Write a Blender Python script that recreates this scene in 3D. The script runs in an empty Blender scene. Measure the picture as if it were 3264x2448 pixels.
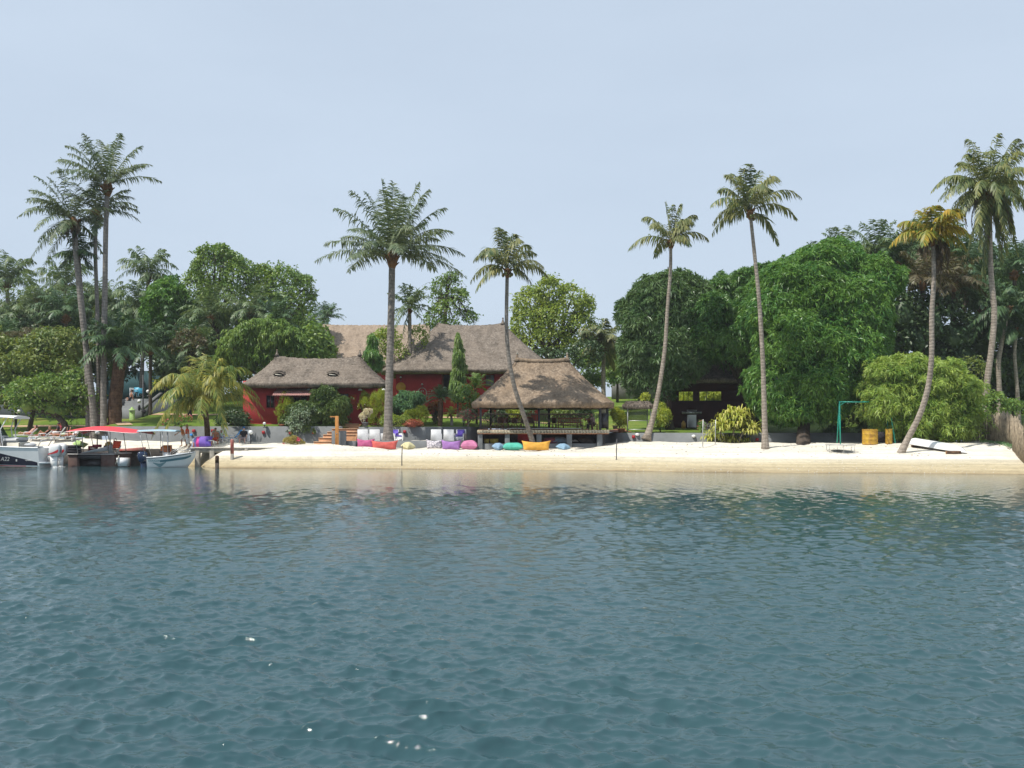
# Tropical lagoon shore: thatched resort, palms, beach and moored boats seen across the water
import bpy, math, random
import numpy as np
from mathutils import Vector, Matrix

R = math.radians
SC = bpy.context.scene
COL = SC.collection
# ------------------------------------------------------------------ camera, sky, sun, exposure
F, HY, EYE = 3200.0, 1355.0, 3.1            # focal length (photo pixels), horizon row, eye height (m)
cam = bpy.data.cameras.new('camera')
co = bpy.data.objects.new('camera', cam)
COL.objects.link(co)
SC.camera = co
co.location = (0, 0, EYE)
co.rotation_euler = (R(90), 0, 0)
cam.sensor_width = 36
cam.lens = 36 * F / 3264
cam.shift_y = (HY - 1224) / 3264
cam.clip_start = 0.3
cam.clip_end = 3000

SUN_DIR = Vector((-0.48, -0.32, 1.0)).normalized()      # towards the sun
w = bpy.data.worlds.new('World')
SC.world = w
w.use_nodes = True
nt = w.node_tree
nt.nodes.clear()
sky = nt.nodes.new('ShaderNodeTexSky')
sky.sky_type = 'NISHITA'
sky.sun_disc = False
sky.sun_elevation = math.asin(SUN_DIR.z)
sky.sun_rotation = math.atan2(SUN_DIR.x, SUN_DIR.y)
sky.air_density = 1.0
sky.dust_density = 2.0
sky.ozone_density = 2.0
hz = nt.nodes.new('ShaderNodeMix')
hz.data_type = 'RGBA'
hz.inputs[0].default_value = 0.8
hz.inputs[7].default_value = (6.75, 7.95, 9.45, 1)       # thin white overcast haze veiling the blue
tcw = nt.nodes.new('ShaderNodeTexCoord'); mpw = nt.nodes.new('ShaderNodeMapping'); mpw.inputs['Scale'].default_value = (1.0, 1.0, 3.5)
nzw = nt.nodes.new('ShaderNodeTexNoise'); nzw.inputs['Scale'].default_value = 1.6; nzw.inputs['Detail'].default_value = 5; nzw.inputs['Roughness'].default_value = 0.55
rmw = nt.nodes.new('ShaderNodeMapRange'); rmw.inputs[1].default_value = 0.35; rmw.inputs[2].default_value = 0.72; rmw.inputs[3].default_value = 0.77; rmw.inputs[4].default_value = 0.88
nt.links.new(tcw.outputs['Generated'], mpw.inputs[0]); nt.links.new(mpw.outputs[0], nzw.inputs['Vector']); nt.links.new(nzw.outputs[0], rmw.inputs[0]); nt.links.new(rmw.outputs[0], hz.inputs[0])
bg = nt.nodes.new('ShaderNodeBackground')
bg.inputs['Strength'].default_value = 0.098
wo = nt.nodes.new('ShaderNodeOutputWorld')
nt.links.new(sky.outputs[0], hz.inputs[6])
nt.links.new(hz.outputs[2], bg.inputs['Color'])
nt.links.new(bg.outputs[0], wo.inputs['Surface'])

sl = bpy.data.lights.new('sun', 'SUN')
sl.energy = 4.9
sl.angle = R(0.6)
sl.color = (1.0, 0.955, 0.88)
so = bpy.data.objects.new('sun', sl)
COL.objects.link(so)
so.rotation_euler = (-SUN_DIR).to_track_quat('-Z', 'Y').to_euler()
so.location = (0, 0, 60)

SC.view_settings.view_transform = 'Standard'
SC.view_settings.look = 'None'
SC.view_settings.exposure = 0.0
SC.view_settings.gamma = 1.0
SC.render.engine = 'CYCLES'
SC.cycles.use_denoising = True
SC.cycles.max_bounces = 6
SC.cycles.diffuse_bounces = 3
SC.cycles.glossy_bounces = 3
SC.cycles.transmission_bounces = 3
SC.cycles.transparent_max_bounces = 6
SC.cycles.caustics_reflective = False
SC.cycles.caustics_refractive = False
SC.cycles.sample_clamp_indirect = 6

rng = np.random.default_rng(7)
random.seed(7)

# ------------------------------------------------------------------ photo pixel -> place in the world at depth Y
def P(px, py, Y):
    return Vector(((px - 1632) / F * Y, Y, EYE - (py - HY) / F * Y))
def XX(px, Y): return (px - 1632) / F * Y
def ZZ(py, Y): return EYE - (py - HY) / F * Y

# ------------------------------------------------------------------ mesh helper
class MB:
    def __init__(s):
        s.v = []; s.fa = []; s.n = 0
    def add(s, V, faces, m=0):
        V = np.asarray(V, float).reshape(-1, 3)
        by = {}
        for f in faces: by.setdefault(len(f), []).append(f)
        for k, l in by.items():
            s.fa.append((np.asarray(l, np.int64) + s.n, m))
        s.v.append(V); s.n += len(V)
        return s
    def addf(s, V, A, m=0):                       # A: (k, corners) index array
        V = np.asarray(V, float).reshape(-1, 3)
        s.fa.append((np.asarray(A, np.int64) + s.n, m)); s.v.append(V); s.n += len(V)
        return s
    def quads(s, Q, m=0):                         # Q: (n,4,3)
        Q = np.asarray(Q, float)
        n = len(Q)
        return s.addf(Q.reshape(-1, 3), np.arange(n * 4).reshape(n, 4), m)
    def merge(s, o, M=None, m=None):
        if not o.v: return s
        V = np.concatenate(o.v)
        if M is not None:
            A = np.array(M); V = V @ A[:3, :3].T + A[:3, 3]
        for f, mi in o.fa: s.fa.append((f + s.n, mi if m is None else m))
        s.v.append(V); s.n += len(V)
        return s
    def mesh(s, name, mats, smooth=False):
        me = bpy.data.meshes.new(name)
        V = np.concatenate(s.v).astype(np.float32)
        me.vertices.add(len(V)); me.vertices.foreach_set('co', V.ravel())
        loops = np.concatenate([f.ravel() for f, _ in s.fa]).astype(np.int32)
        tot = np.concatenate([np.full(len(f), f.shape[1]) for f, _ in s.fa]).astype(np.int32)
        st = np.concatenate([[0], np.cumsum(tot)[:-1]]).astype(np.int32)
        mi = np.concatenate([np.full(len(f), m) for f, m in s.fa]).astype(np.int32)
        me.loops.add(len(loops)); me.loops.foreach_set('vertex_index', loops)
        me.polygons.add(len(tot)); me.polygons.foreach_set('loop_start', st); me.polygons.foreach_set('loop_total', tot)
        if not isinstance(mats, (list, tuple)): mats = [mats]
        for mm in mats: me.materials.append(mm)
        me.polygons.foreach_set('material_index', mi)
        if smooth: me.polygons.foreach_set('use_smooth', np.ones(len(tot), bool))
        me.update(calc_edges=True); me.validate()
        return me

    # ---- primitives
    def box(s, c, d, rz=0, m=0, bev=0, rx=0, ry=0):
        c = np.array(c, float); h = np.array(d, float) / 2
        if bev > 0 and min(h) > bev * 1.2:
            b = bev; pts = []; idx = {}
            for a in range(3):
                for sx in (-1, 1):
                    for sy in (-1, 1):
                        for sz in (-1, 1):
                            sg = np.array((sx, sy, sz)); p = sg * h
                            for k in range(3):
                                if k != a: p[k] -= sg[k] * b
                            idx[(a, sx, sy, sz)] = len(pts); pts.append(p)
            fs = []
            S = (-1, 1)
            for a in range(3):
                o1, o2 = [k for k in range(3) if k != a]
                for sg in S:
                    def key(s1, s2):
                        t = [0, 0, 0]; t[a] = sg; t[o1] = s1; t[o2] = s2
                        return idx[(a, *t)]
                    fs.append([key(-1, -1), key(1, -1), key(1, 1), key(-1, 1)])
            for a in range(3):
                o1, o2 = [k for k in range(3) if k != a]
                for s1 in S:
                    for s2 in S:
                        def k2(which, sa):
                            t = [0, 0, 0]; t[a] = sa; t[o1] = s1; t[o2] = s2
                            return idx[(which, *t)]
                        fs.append([k2(o1, -1), k2(o1, 1), k2(o2, 1), k2(o2, -1)])
            for sx in S:
                for sy in S:
                    for sz in S: fs.append([idx[(0, sx, sy, sz)], idx[(1, sx, sy, sz)], idx[(2, sx, sy, sz)]])
            V = np.array(pts)
        else:
            V = np.array([(x, y, z) for x in (-1, 1) for y in (-1, 1) for z in (-1, 1)], float) * h
            fs = [(0, 1, 3, 2), (4, 6, 7, 5), (0, 4, 5, 1), (2, 3, 7, 6), (0, 2, 6, 4), (1, 5, 7, 3)]
        if rx or ry or rz:
            M = np.array(Matrix.Rotation(rz, 3, 'Z') @ Matrix.Rotation(ry, 3, 'Y') @ Matrix.Rotation(rx, 3, 'X'))
            V = V @ M.T
        return s.add(V + c, fs, m)
    def bx(s, x0, x1, y0, y1, z0, z1, m=0, bev=0):
        return s.box(((x0 + x1) / 2, (y0 + y1) / 2, (z0 + z1) / 2), (abs(x1 - x0), abs(y1 - y0), abs(z1 - z0)), 0, m, bev)
    def tube(s, pts, rad, n=8, m=0, cap=True, sy=None):
        P_ = np.array([tuple(p) for p in pts], float); k = len(P_)
        rad = np.full(k, float(rad)) if np.isscalar(rad) else np.asarray(rad, float)
        T = np.gradient(P_, axis=0); T /= np.linalg.norm(T, axis=1)[:, None] + 1e-9
        up = np.array((0, 0, 1.0)) if abs(T[0][2]) < 0.9 else np.array((0, 1.0, 0))
        V = []
        a = np.cross(T[0], up); a /= np.linalg.norm(a)
        for i in range(k):
            a = a - T[i] * np.dot(a, T[i]); a /= np.linalg.norm(a) + 1e-9
            b = np.cross(T[i], a)
            th = np.arange(n) * 2 * np.pi / n
            V.append(P_[i] + rad[i] * (np.cos(th)[:, None] * a + np.sin(th)[:, None] * b))
        V = np.concatenate(V)
        fs = []
        for i in range(k - 1):
            for j in range(n):
                fs.append((i * n + j, i * n + (j + 1) % n, (i + 1) * n + (j + 1) % n, (i + 1) * n + j))
        if cap:
            fs.append(tuple(range(n - 1, -1, -1))); fs.append(tuple((k - 1) * n + j for j in range(n)))
        return s.add(V, fs, m)
    def ell(s, c, r, n=12, k=8, m=0, rot=None):
        if np.isscalar(r): r = (r, r, r)
        V = [(0, 0, 1.0)]
        for i in range(1, k):
            t = math.pi * i / k
            for j in range(n):
                a = 2 * math.pi * j / n
                V.append((math.sin(t) * math.cos(a), math.sin(t) * math.sin(a), math.cos(t)))
        V.append((0, 0, -1.0))
        V = np.array(V) * np.array(r)
        if rot is not None: V = V @ np.array(rot.to_3x3()).T
        fs = [(0, 1 + j, 1 + (j + 1) % n) for j in range(n)]
        for i in range(k - 2):
            for j in range(n):
                a, b = 1 + i * n + j, 1 + i * n + (j + 1) % n
                fs.append((a, a + n, b + n, b))
        L = len(V) - 1
        fs += [(1 + (k - 2) * n + (j + 1) % n, 1 + (k - 2) * n + j, L) for j in range(n)]
        return s.add(V + np.array(tuple(c)), fs, m)
    def lathe(s, c, prof, n=16, m=0):
        V = []; k = len(prof)
        for r, z in prof:
            for j in range(n):
                a = 2 * math.pi * j / n
                V.append((c[0] + r * math.cos(a), c[1] + r * math.sin(a), c[2] + z))
        fs = []
        for i in range(k - 1):
            for j in range(n):
                fs.append((i * n + j, i * n + (j + 1) % n, (i + 1) * n + (j + 1) % n, (i + 1) * n + j))
        fs.append(tuple(range(n - 1, -1, -1))); fs.append(tuple((k - 1) * n + j for j in range(n)))
        return s.add(V, fs, m)
    def prism(s, poly, y0, y1, m=0):              # polygon in x,z, extruded along y
        k = len(poly)
        V = [(x, y0, z) for x, z in poly] + [(x, y1, z) for x, z in poly]
        fs = [tuple(range(k)), tuple(range(2 * k - 1, k - 1, -1))]
        for i in range(k): fs.append((i, i + k, (i + 1) % k + k, (i + 1) % k))
        return s.add(V, fs, m)
    def grid(s, G, m=0, wrap=False):              # G: (a,b,3)
        G = np.asarray(G, float); a, b = G.shape[:2]
        I = np.arange(a * b).reshape(a, b)
        if wrap: I = np.concatenate([I, I[:, :1]], axis=1)
        A = np.stack([I[:-1, :-1], I[1:, :-1], I[1:, 1:], I[:-1, 1:]], -1).reshape(-1, 4)
        return s.addf(G.reshape(-1, 3), A, m)

def props(o, label=None, cat=None, group=None, kind=None):
    if label: o['label'] = label
    if cat: o['category'] = cat
    if group: o['group'] = group
    if kind: o['kind'] = kind
    return o
def thing(name, label, cat, loc, rz=0, group=None):
    o = bpy.data.objects.new(name, None)
    o.empty_display_size = 0.2
    COL.objects.link(o)
    o.location = loc; o.rotation_euler = (0, 0, rz)
    return props(o, label, cat, group)
def part(name, mb, mat, parent=None, smooth=False, label=None):
    o = bpy.data.objects.new(name, mb.mesh(name, mat, smooth))
    COL.objects.link(o)
    if parent is not None: o.parent = parent
    if label: o['label'] = label
    return o
def solo(name, mb, mat, label, cat, loc=(0, 0, 0), rz=0, group=None, smooth=False):
    o = part(name, mb, mat, None, smooth)
    o.location = loc; o.rotation_euler = (0, 0, rz)
    return props(o, label, cat, group)
def struct(name, mb, mat, smooth=False, kind='structure'):
    return props(part(name, mb, mat, None, smooth), kind=kind)
def copy_thing(o, loc=None, rz=None, label=None, sc=None, group=None):
    c = o.copy(); COL.objects.link(c)
    if loc is not None: c.location = loc
    if rz is not None: c.rotation_euler = (0, 0, rz)
    if sc is not None: c.scale = (sc, sc, sc) if np.isscalar(sc) else sc
    if label: c['label'] = label
    if group: c['group'] = group
    for ch in list(o.children):
        d = ch.copy(); COL.objects.link(d); d.parent = c
        for g in list(ch.children):
            e = g.copy(); COL.objects.link(e); e.parent = d
    return c
def local(p, base): return Vector(p) - Vector(base)

# ------------------------------------------------------------------ materials
def new_mat(name):
    m = bpy.data.materials.new(name); m.use_nodes = True
    n = m.node_tree; b = n.nodes['Principled BSDF']
    return m, n, b
def N(n, t, **k):
    x = n.nodes.new(t)
    for a, b in k.items(): setattr(x, a, b)
    return x
def mixc(n, fac, a, b, blend='MIX'):
    x = N(n, 'ShaderNodeMix', data_type='RGBA', blend_type=blend)
    for i, v in ((0, fac), (6, a), (7, b)):
        if isinstance(v, (int, float)): x.inputs[i].default_value = v
        elif isinstance(v, tuple): x.inputs[i].default_value = v if len(v) == 4 else (*v, 1)
        else: n.links.new(v, x.inputs[i])
    return x.outputs[2]
def ramp(n, src, stops, interp='LINEAR'):
    x = N(n, 'ShaderNodeValToRGB'); x.color_ramp.interpolation = interp
    e = x.color_ramp.elements
    while len(e) < len(stops): e.new(0.5)
    for i, (p, c) in enumerate(stops):
        e[i].position = p; e[i].color = (*c, 1) if not np.isscalar(c) else (c, c, c, 1)
    n.links.new(src, x.inputs[0])
    return x.outputs[0]
def noise(n, scale, detail=4, rough=0.6, vec=None, stretch=None, obj=True):
    t = N(n, 'ShaderNodeTexNoise'); t.inputs['Scale'].default_value = scale
    t.inputs['Detail'].default_value = detail; t.inputs['Roughness'].default_value = rough
    if vec is None:
        tc = N(n, 'ShaderNodeTexCoord'); vec = tc.outputs['Object'] if obj else tc.outputs['Generated']
    if stretch:
        mp = N(n, 'ShaderNodeMapping'); mp.inputs['Scale'].default_value = stretch
        n.links.new(vec, mp.inputs[0]); vec = mp.outputs[0]
    n.links.new(vec, t.inputs['Vector'])
    return t.outputs[0]
def bump(n, b, src, strength=0.3, dist=0.05):
    x = N(n, 'ShaderNodeBump'); x.inputs['Strength'].default_value = strength; x.inputs['Distance'].default_value = dist
    n.links.new(src, x.inputs['Height']); n.links.new(x.outputs[0], b.inputs['Normal'])
    return x
def paint(name, c, rough=0.5, var=0.12, scale=3.0, metal=0.0, bmp=0.0, c2=None, spec=0.5, fine=40):
    m, n, b = new_mat(name)
    k = noise(n, scale, 5, 0.65)
    d = c2 if c2 else tuple(x * (1 - var * 2.2) for x in c)
    col = mixc(n, ramp(n, k, [(0.35, 0), (0.68, 1)]), d, tuple(min(1, x * (1 + var * 0.4)) for x in c))
    n.links.new(col, b.inputs['Base Color'])
    b.inputs['Roughness'].default_value = rough; b.inputs['Metallic'].default_value = metal
    b.inputs['Specular IOR Level'].default_value = spec
    if bmp: bump(n, b, noise(n, fine, 3), bmp, 0.02)
    return m
def leafmat(name, c1, c2, c3=None, trans=0.3, rough=0.45, clump=0.5, spec=0.4, gain=1.5):
    """leaf colours vary from leaf to leaf and from bough to bough"""
    m, n, b = new_mat(name)
    c1, c2, c3 = [tuple(v * gain for v in c) if c else None for c in (c1, c2, c3)]
    g = N(n, 'ShaderNodeNewGeometry')
    a = ramp(n, g.outputs['Random Per Island'], [(0.0, c1), (0.6, c2), (1.0, c3 or c2)])
    k = noise(n, clump, 2, 0.5)
    a = mixc(n, ramp(n, k, [(0.35, 0.0), (0.7, 0.55)]), a, c3 or c1)
    n.links.new(a, b.inputs['Base Color'])
    b.inputs['Roughness'].default_value = rough; b.inputs['Specular IOR Level'].default_value = spec
    t = N(n, 'ShaderNodeBsdfTranslucent'); n.links.new(mixc(n, 1.0, a, (1.3, 1.25, 0.6), 'MULTIPLY'), t.inputs[0])
    mx = N(n, 'ShaderNodeMixShader'); mx.inputs[0].default_value = trans
    n.links.new(b.outputs[0], mx.inputs[1]); n.links.new(t.outputs[0], mx.inputs[2])
    n.links.new(mx.outputs[0], n.nodes['Material Output'].inputs['Surface'])
    return m
def barkmat(name, c1, c2, rings=0.0, scale=2.0):
    m, n, b = new_mat(name)
    k = noise(n, scale * 2.2, 5, 0.7, stretch=(1, 1, 0.35))
    col = mixc(n, ramp(n, k, [(0.3, 0), (0.7, 1)]), c1, c2)
    h = k
    if rings:
        wv = N(n, 'ShaderNodeTexWave', wave_type='BANDS', bands_direction='Z'); wv.inputs['Scale'].default_value = rings
        wv.inputs['Distortion'].default_value = 5.0; wv.inputs['Detail'].default_value = 3; wv.inputs['Detail Scale'].default_value = 2.2
        tc = N(n, 'ShaderNodeTexCoord'); n.links.new(tc.outputs['Object'], wv.inputs[0])
        r = ramp(n, wv.outputs[1], [(0.0, 0.74), (0.22, 1.0)])
        col = mixc(n, 1.0, col, r, 'MULTIPLY'); h = wv.outputs[1]
    n.links.new(col, b.inputs['Base Color']); b.inputs['Roughness'].default_value = 0.9
    b.inputs['Specular IOR Level'].default_value = 0.2
    bump(n, b, h, 0.5, 0.03)
    return m
def thatchmat(name, c_dark, c_mid, c_light, warm):
    m, n, b = new_mat(name)
    tc = N(n, 'ShaderNodeTexCoord')
    k1 = noise(n, 5.5, 6, 0.75, tc.outputs['Object'], (1.0, 1.0, 0.55))
    k2 = noise(n, 0.55, 4, 0.6, tc.outputs['Object'], (1, 1, 1))
    k3 = noise(n, 22, 2, 0.6, tc.outputs['Object'], (1, 1, 0.3))
    a = ramp(n, k1, [(0.30, c_dark), (0.5, c_mid), (0.72, c_light)])
    a = mixc(n, ramp(n, k2, [(0.4, 0.0), (0.7, 0.7)]), a, warm)
    a = mixc(n, 1.0, a, ramp(n, k3, [(0.3, 0.72), (0.65, 1.12)]), 'MULTIPLY')
    k6 = noise(n, 0.9, 5, 0.7, tc.outputs['Object'], (1.4, 1, 0.5))      # weather stains running down the slope
    a = mixc(n, 1.0, a, ramp(n, k6, [(0.34, 0.66), (0.52, 1.0), (0.7, 1.15)]), 'MULTIPLY')
    n.links.new(a, b.inputs['Base Color']); b.inputs['Roughness'].default_value = 0.95
    b.inputs['Specular IOR Level'].default_value = 0.1
    bump(n, b, k1, 0.6, 0.08)
    return m

M = {}
M['wall_grey'] = paint('grey_render', (0.185, 0.195, 0.198), 0.85, 0.12, 0.9, bmp=0.15)
M['concrete'] = paint('weathered_concrete', (0.40, 0.37, 0.31), 0.9, 0.2, 1.6, bmp=0.2)
M['concrete_dark'] = paint('dark_concrete', (0.10, 0.085, 0.07), 0.8, 0.25, 2)  # darker concrete colour for walls, piles, floor and gear
M['stone_edge'] = paint('stone_edge', (0.60, 0.52, 0.37), 0.9, 0.22, 7, bmp=0.4)
M['red_wall'] = paint('red_render', (0.46, 0.036, 0.040), 0.8, 0.12, 0.8, bmp=0.1)
M['red_paint'] = paint('red_paint', (0.42, 0.03, 0.035), 0.5, 0.12, 3)
M['red_old'] = paint('flaking_red_paint', (0.42, 0.06, 0.05), 0.7, 0.1, 5, c2=(0.36, 0.20, 0.16))
M['terracotta'] = paint('terracotta', (0.50, 0.19, 0.09), 0.8, 0.15, 3)
M['step_tile'] = paint('orange_step_tile', (0.60, 0.30, 0.15), 0.8, 0.12, 3)
M['orange_wood'] = paint('varnished_orange_wood', (0.55, 0.24, 0.06), 0.45, 0.15, 2)
M['brown_wood'] = paint('brown_wood', (0.22, 0.08, 0.045), 0.5, 0.2, 4)
M['bench_wood'] = paint('red_brown_wood', (0.36, 0.11, 0.035), 0.5, 0.2, 4)
M['dark_post'] = paint('charcoal_post', (0.055, 0.055, 0.06), 0.6, 0.15, 3)
M['iron'] = paint('brown_iron', (0.12, 0.085, 0.075), 0.6, 0.2, 6)
M['black'] = paint('black_paint', (0.02, 0.02, 0.022), 0.4, 0.1, 3)
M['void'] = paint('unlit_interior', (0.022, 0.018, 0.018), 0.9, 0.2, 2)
M['white'] = paint('white_gelcoat', (0.80, 0.80, 0.78), 0.25, 0.03, 1.5)
M['white_plastic'] = paint('white_plastic', (0.80, 0.80, 0.80), 0.45, 0.04, 2)
M['wicker'] = paint('white_wicker', (0.80, 0.80, 0.80), 0.6, 0.05, 6, bmp=0.3, fine=60)
M['cream'] = paint('cream_vinyl', (0.62, 0.58, 0.48), 0.5, 0.06, 2)
M['grey_vinyl'] = paint('pale_grey_vinyl', (0.48, 0.49, 0.50), 0.5, 0.06, 2)
M['purple_cloth'] = paint('purple_cloth', (0.16, 0.10, 0.55), 0.8, 0.08, 3)
M['steel'] = paint('brushed_steel', (0.55, 0.55, 0.56), 0.3, 0.08, 3, metal=0.8)
M['alu'] = paint('dull_aluminium', (0.50, 0.50, 0.48), 0.45, 0.1, 3, metal=0.5)
M['navy'] = paint('navy_gelcoat', (0.018, 0.016, 0.035), 0.2, 0.08, 1.5)
M['blue_cowl'] = paint('dark_blue_cowl', (0.016, 0.035, 0.085), 0.22, 0.1, 2)
M['red_stripe'] = paint('red_stripe', (0.55, 0.035, 0.04), 0.3, 0.06, 2)
M['canopy_red'] = paint('red_canvas', (0.72, 0.055, 0.075), 0.75, 0.08, 1.5)
M['canopy_blue'] = paint('pale_blue_canvas', (0.40, 0.58, 0.68), 0.7, 0.1, 1.5)
M['antifoul'] = paint('stained_antifouling', (0.42, 0.33, 0.22), 0.7, 0.3, 3)
M['pontoon'] = paint('brown_pontoon', (0.13, 0.075, 0.06), 0.7, 0.2, 2)
M['teal_stripe'] = paint('teal_stripe', (0.10, 0.22, 0.26), 0.35, 0.1, 2)
M['amber'] = paint('amber_acrylic', (0.55, 0.14, 0.015), 0.15, 0.2, 2)
M['orange_cloth'] = paint('orange_red_fabric', (0.75, 0.08, 0.025), 0.8, 0.1, 4)
M['maroon'] = paint('maroon_vinyl', (0.28, 0.02, 0.045), 0.5, 0.1, 3)
M['lime'] = paint('lime_towel', (0.42, 0.62, 0.22), 0.9, 0.06, 4)
M['yellow_plastic'] = paint('yellow_plastic', (0.55, 0.40, 0.05), 0.5, 0.15, 3)
M['barrel_yellow'] = paint('rusting_yellow_drum', (0.58, 0.36, 0.025), 0.5, 0.12, 4, c2=(0.32, 0.16, 0.03))
M['swing_green'] = paint('sea_green_enamel', (0.02, 0.36, 0.26), 0.4, 0.1, 3)
M['bamboo_dry'] = paint('dry_bamboo', (0.36, 0.29, 0.20), 0.8, 0.25, 3)
M['rope'] = paint('yellow_rope', (0.62, 0.45, 0.10), 0.9, 0.15, 5)
M['globe'] = paint('white_globe', (0.82, 0.82, 0.80), 0.25, 0.05, 3)
M['skin'] = paint('tanned_skin', (0.52, 0.25, 0.15), 0.55, 0.06, 4)
M['skin_dark'] = paint('bronzed_skin', (0.40, 0.16, 0.075), 0.5, 0.06, 4)
M['skin_pale'] = paint('fair_skin', (0.62, 0.36, 0.27), 0.55, 0.06, 4)
M['hair'] = paint('dark_hair', (0.03, 0.02, 0.015), 0.6, 0.1, 5)
M['hair_fair'] = paint('fair_hair', (0.35, 0.22, 0.10), 0.6, 0.1, 5)
M['cloth_white'] = paint('white_cloth', (0.80, 0.80, 0.80), 0.9, 0.05, 4)
M['cloth_black'] = paint('black_cloth', (0.022, 0.02, 0.026), 0.9, 0.1, 4)
M['cloth_blue'] = paint('bright_blue_towel', (0.03, 0.22, 0.75), 0.9, 0.0, 7, c2=(0.02, 0.42, 0.85))
M['cap_blue'] = paint('sky_blue_cap', (0.02, 0.26, 0.72), 0.8, 0.05, 4)
M['cap_green'] = paint('neon_green_cap', (0.30, 0.80, 0.03), 0.8, 0.05, 4)
M['shorts_grey'] = paint('check_shorts', (0.42, 0.33, 0.33), 0.9, 0.2, 14)
M['mint'] = paint('mint_swimwear', (0.50, 0.62, 0.38), 0.8, 0.05, 4)
M['striped_towel'] = paint('pink_striped_towel', (0.72, 0.40, 0.32), 0.9, 0.1, 8, c2=(0.55, 0.10, 0.07))
M['orange_towel'] = paint('orange_towel', (0.75, 0.26, 0.09), 0.9, 0.1, 5)
M['thatch_grey'] = thatchmat('grey_thatch', (0.085, 0.070, 0.056), (0.200, 0.168, 0.138), (0.36, 0.31, 0.26), (0.22, 0.18, 0.145))
M['thatch_warm'] = thatchmat('warm_thatch', (0.12, 0.088, 0.062), (0.255, 0.195, 0.142), (0.42, 0.335, 0.245), (0.31, 0.225, 0.150))
M['thatch_pink'] = thatchmat('fresh_thatch', (0.19, 0.145, 0.11), (0.32, 0.25, 0.19), (0.45, 0.36, 0.28), (0.36, 0.28, 0.21))
M['tile_roof'] = paint('faded_pink_tile', (0.52, 0.27, 0.24), 0.85, 0.15, 2)
M['path'] = paint('pale_orange_paving', (0.50, 0.34, 0.20), 0.9, 0.12, 2)
M['teal_screen'] = paint('dark_teal_screen', (0.02, 0.085, 0.10), 0.8, 0.15, 1)
M['sky_blue'] = paint('turquoise_paint', (0.08, 0.42, 0.62), 0.5, 0.08, 3)
M['glass_dark'] = paint('dark_window_glass', (0.035, 0.04, 0.045), 0.08, 0.1, 2)
M['grey_shutter'] = paint('pale_curtain', (0.22, 0.24, 0.27), 0.6, 0.2, 3)

# palms and trees
M['trunk_palm'] = barkmat('grey_palm_bark', (0.13, 0.115, 0.10), (0.32, 0.285, 0.25), rings=1.1)
M['trunk_pale'] = barkmat('pale_palm_bark', (0.20, 0.165, 0.13), (0.42, 0.36, 0.30), rings=1.3)
M['trunk_brown'] = barkmat('brown_palm_boots', (0.045, 0.024, 0.016), (0.19, 0.115, 0.07), rings=1.0)
M['trunk_dark'] = barkmat('dark_bark', (0.035, 0.027, 0.02), (0.12, 0.095, 0.075))
M['palm_hub'] = barkmat('fibrous_palm_hub', (0.10, 0.045, 0.02), (0.30, 0.16, 0.07))
M['pal_oil'] = leafmat('oil_palm_leaf', (0.036, 0.066, 0.034), (0.070, 0.105, 0.055), (0.150, 0.170, 0.095), 0.25)
M['pal_coco'] = leafmat('coconut_leaf', (0.036, 0.072, 0.032), (0.090, 0.122, 0.052), (0.23, 0.215, 0.090), 0.3)
M['pal_young'] = leafmat('young_coconut_leaf', (0.060, 0.115, 0.028), (0.13, 0.18, 0.045), (0.30, 0.25, 0.050), 0.35)
M['pal_olive'] = leafmat('olive_coconut_leaf', (0.035, 0.070, 0.028), (0.085, 0.115, 0.040), (0.19, 0.185, 0.060), 0.3)
M['pal_skirt'] = leafmat('old_frond_skirt', (0.05, 0.035, 0.022), (0.11, 0.078, 0.045), (0.19, 0.14, 0.08), 0.15, gain=1.0)
M['pal_yellow'] = leafmat('yellowing_palm_leaf', (0.09, 0.19, 0.035), (0.22, 0.26, 0.05), (0.52, 0.33, 0.04), 0.35, gain=1.0, clump=0.9)
M['pal_dark'] = leafmat('dark_palm_leaf', (0.018, 0.050, 0.024), (0.040, 0.085, 0.036), (0.085, 0.130, 0.052), 0.24)  # darker green than the other palm leaves
M['pal_bg'] = leafmat('thicket_palm_leaf', (0.030, 0.068, 0.028), (0.066, 0.112, 0.044), (0.150, 0.180, 0.085), 0.28)
M['pal_dead'] = leafmat('dead_palm_leaf', (0.12, 0.075, 0.04), (0.22, 0.15, 0.08), (0.30, 0.22, 0.12), 0.2, gain=1.0)
M['mango'] = leafmat('mango_leaf', (0.020, 0.070, 0.018), (0.045, 0.120, 0.026), (0.115, 0.190, 0.034), 0.25, 0.38, 0.45, gain=1.9)
M['mango_mid'] = leafmat('mango_leaf_mid', (0.020, 0.066, 0.019), (0.040, 0.105, 0.026), (0.095, 0.160, 0.036), 0.24, 0.38, 0.45, gain=1.8)
M['mango_dark'] = leafmat('dark_mango_leaf', (0.022, 0.053, 0.021), (0.042, 0.082, 0.029), (0.080, 0.118, 0.044), 0.24, 0.38, 0.45, gain=2.2)
M['broad'] = leafmat('broad_leaf', (0.045, 0.100, 0.022), (0.088, 0.158, 0.034), (0.16, 0.215, 0.048), 0.32, gain=1.6)
M['broad_yellow'] = leafmat('yellow_green_leaf', (0.075, 0.125, 0.026), (0.12, 0.168, 0.032), (0.18, 0.205, 0.038), 0.34, gain=2.0)
M['broad_olive'] = leafmat('olive_leaf', (0.050, 0.095, 0.024), (0.100, 0.150, 0.036), (0.18, 0.200, 0.050), 0.3)
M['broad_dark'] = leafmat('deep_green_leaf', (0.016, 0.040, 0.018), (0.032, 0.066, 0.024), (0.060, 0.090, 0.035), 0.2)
M['bamboo'] = leafmat('bamboo_leaf', (0.075, 0.150, 0.028), (0.150, 0.230, 0.044), (0.235, 0.280, 0.065), 0.32, gain=1.7)
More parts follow.
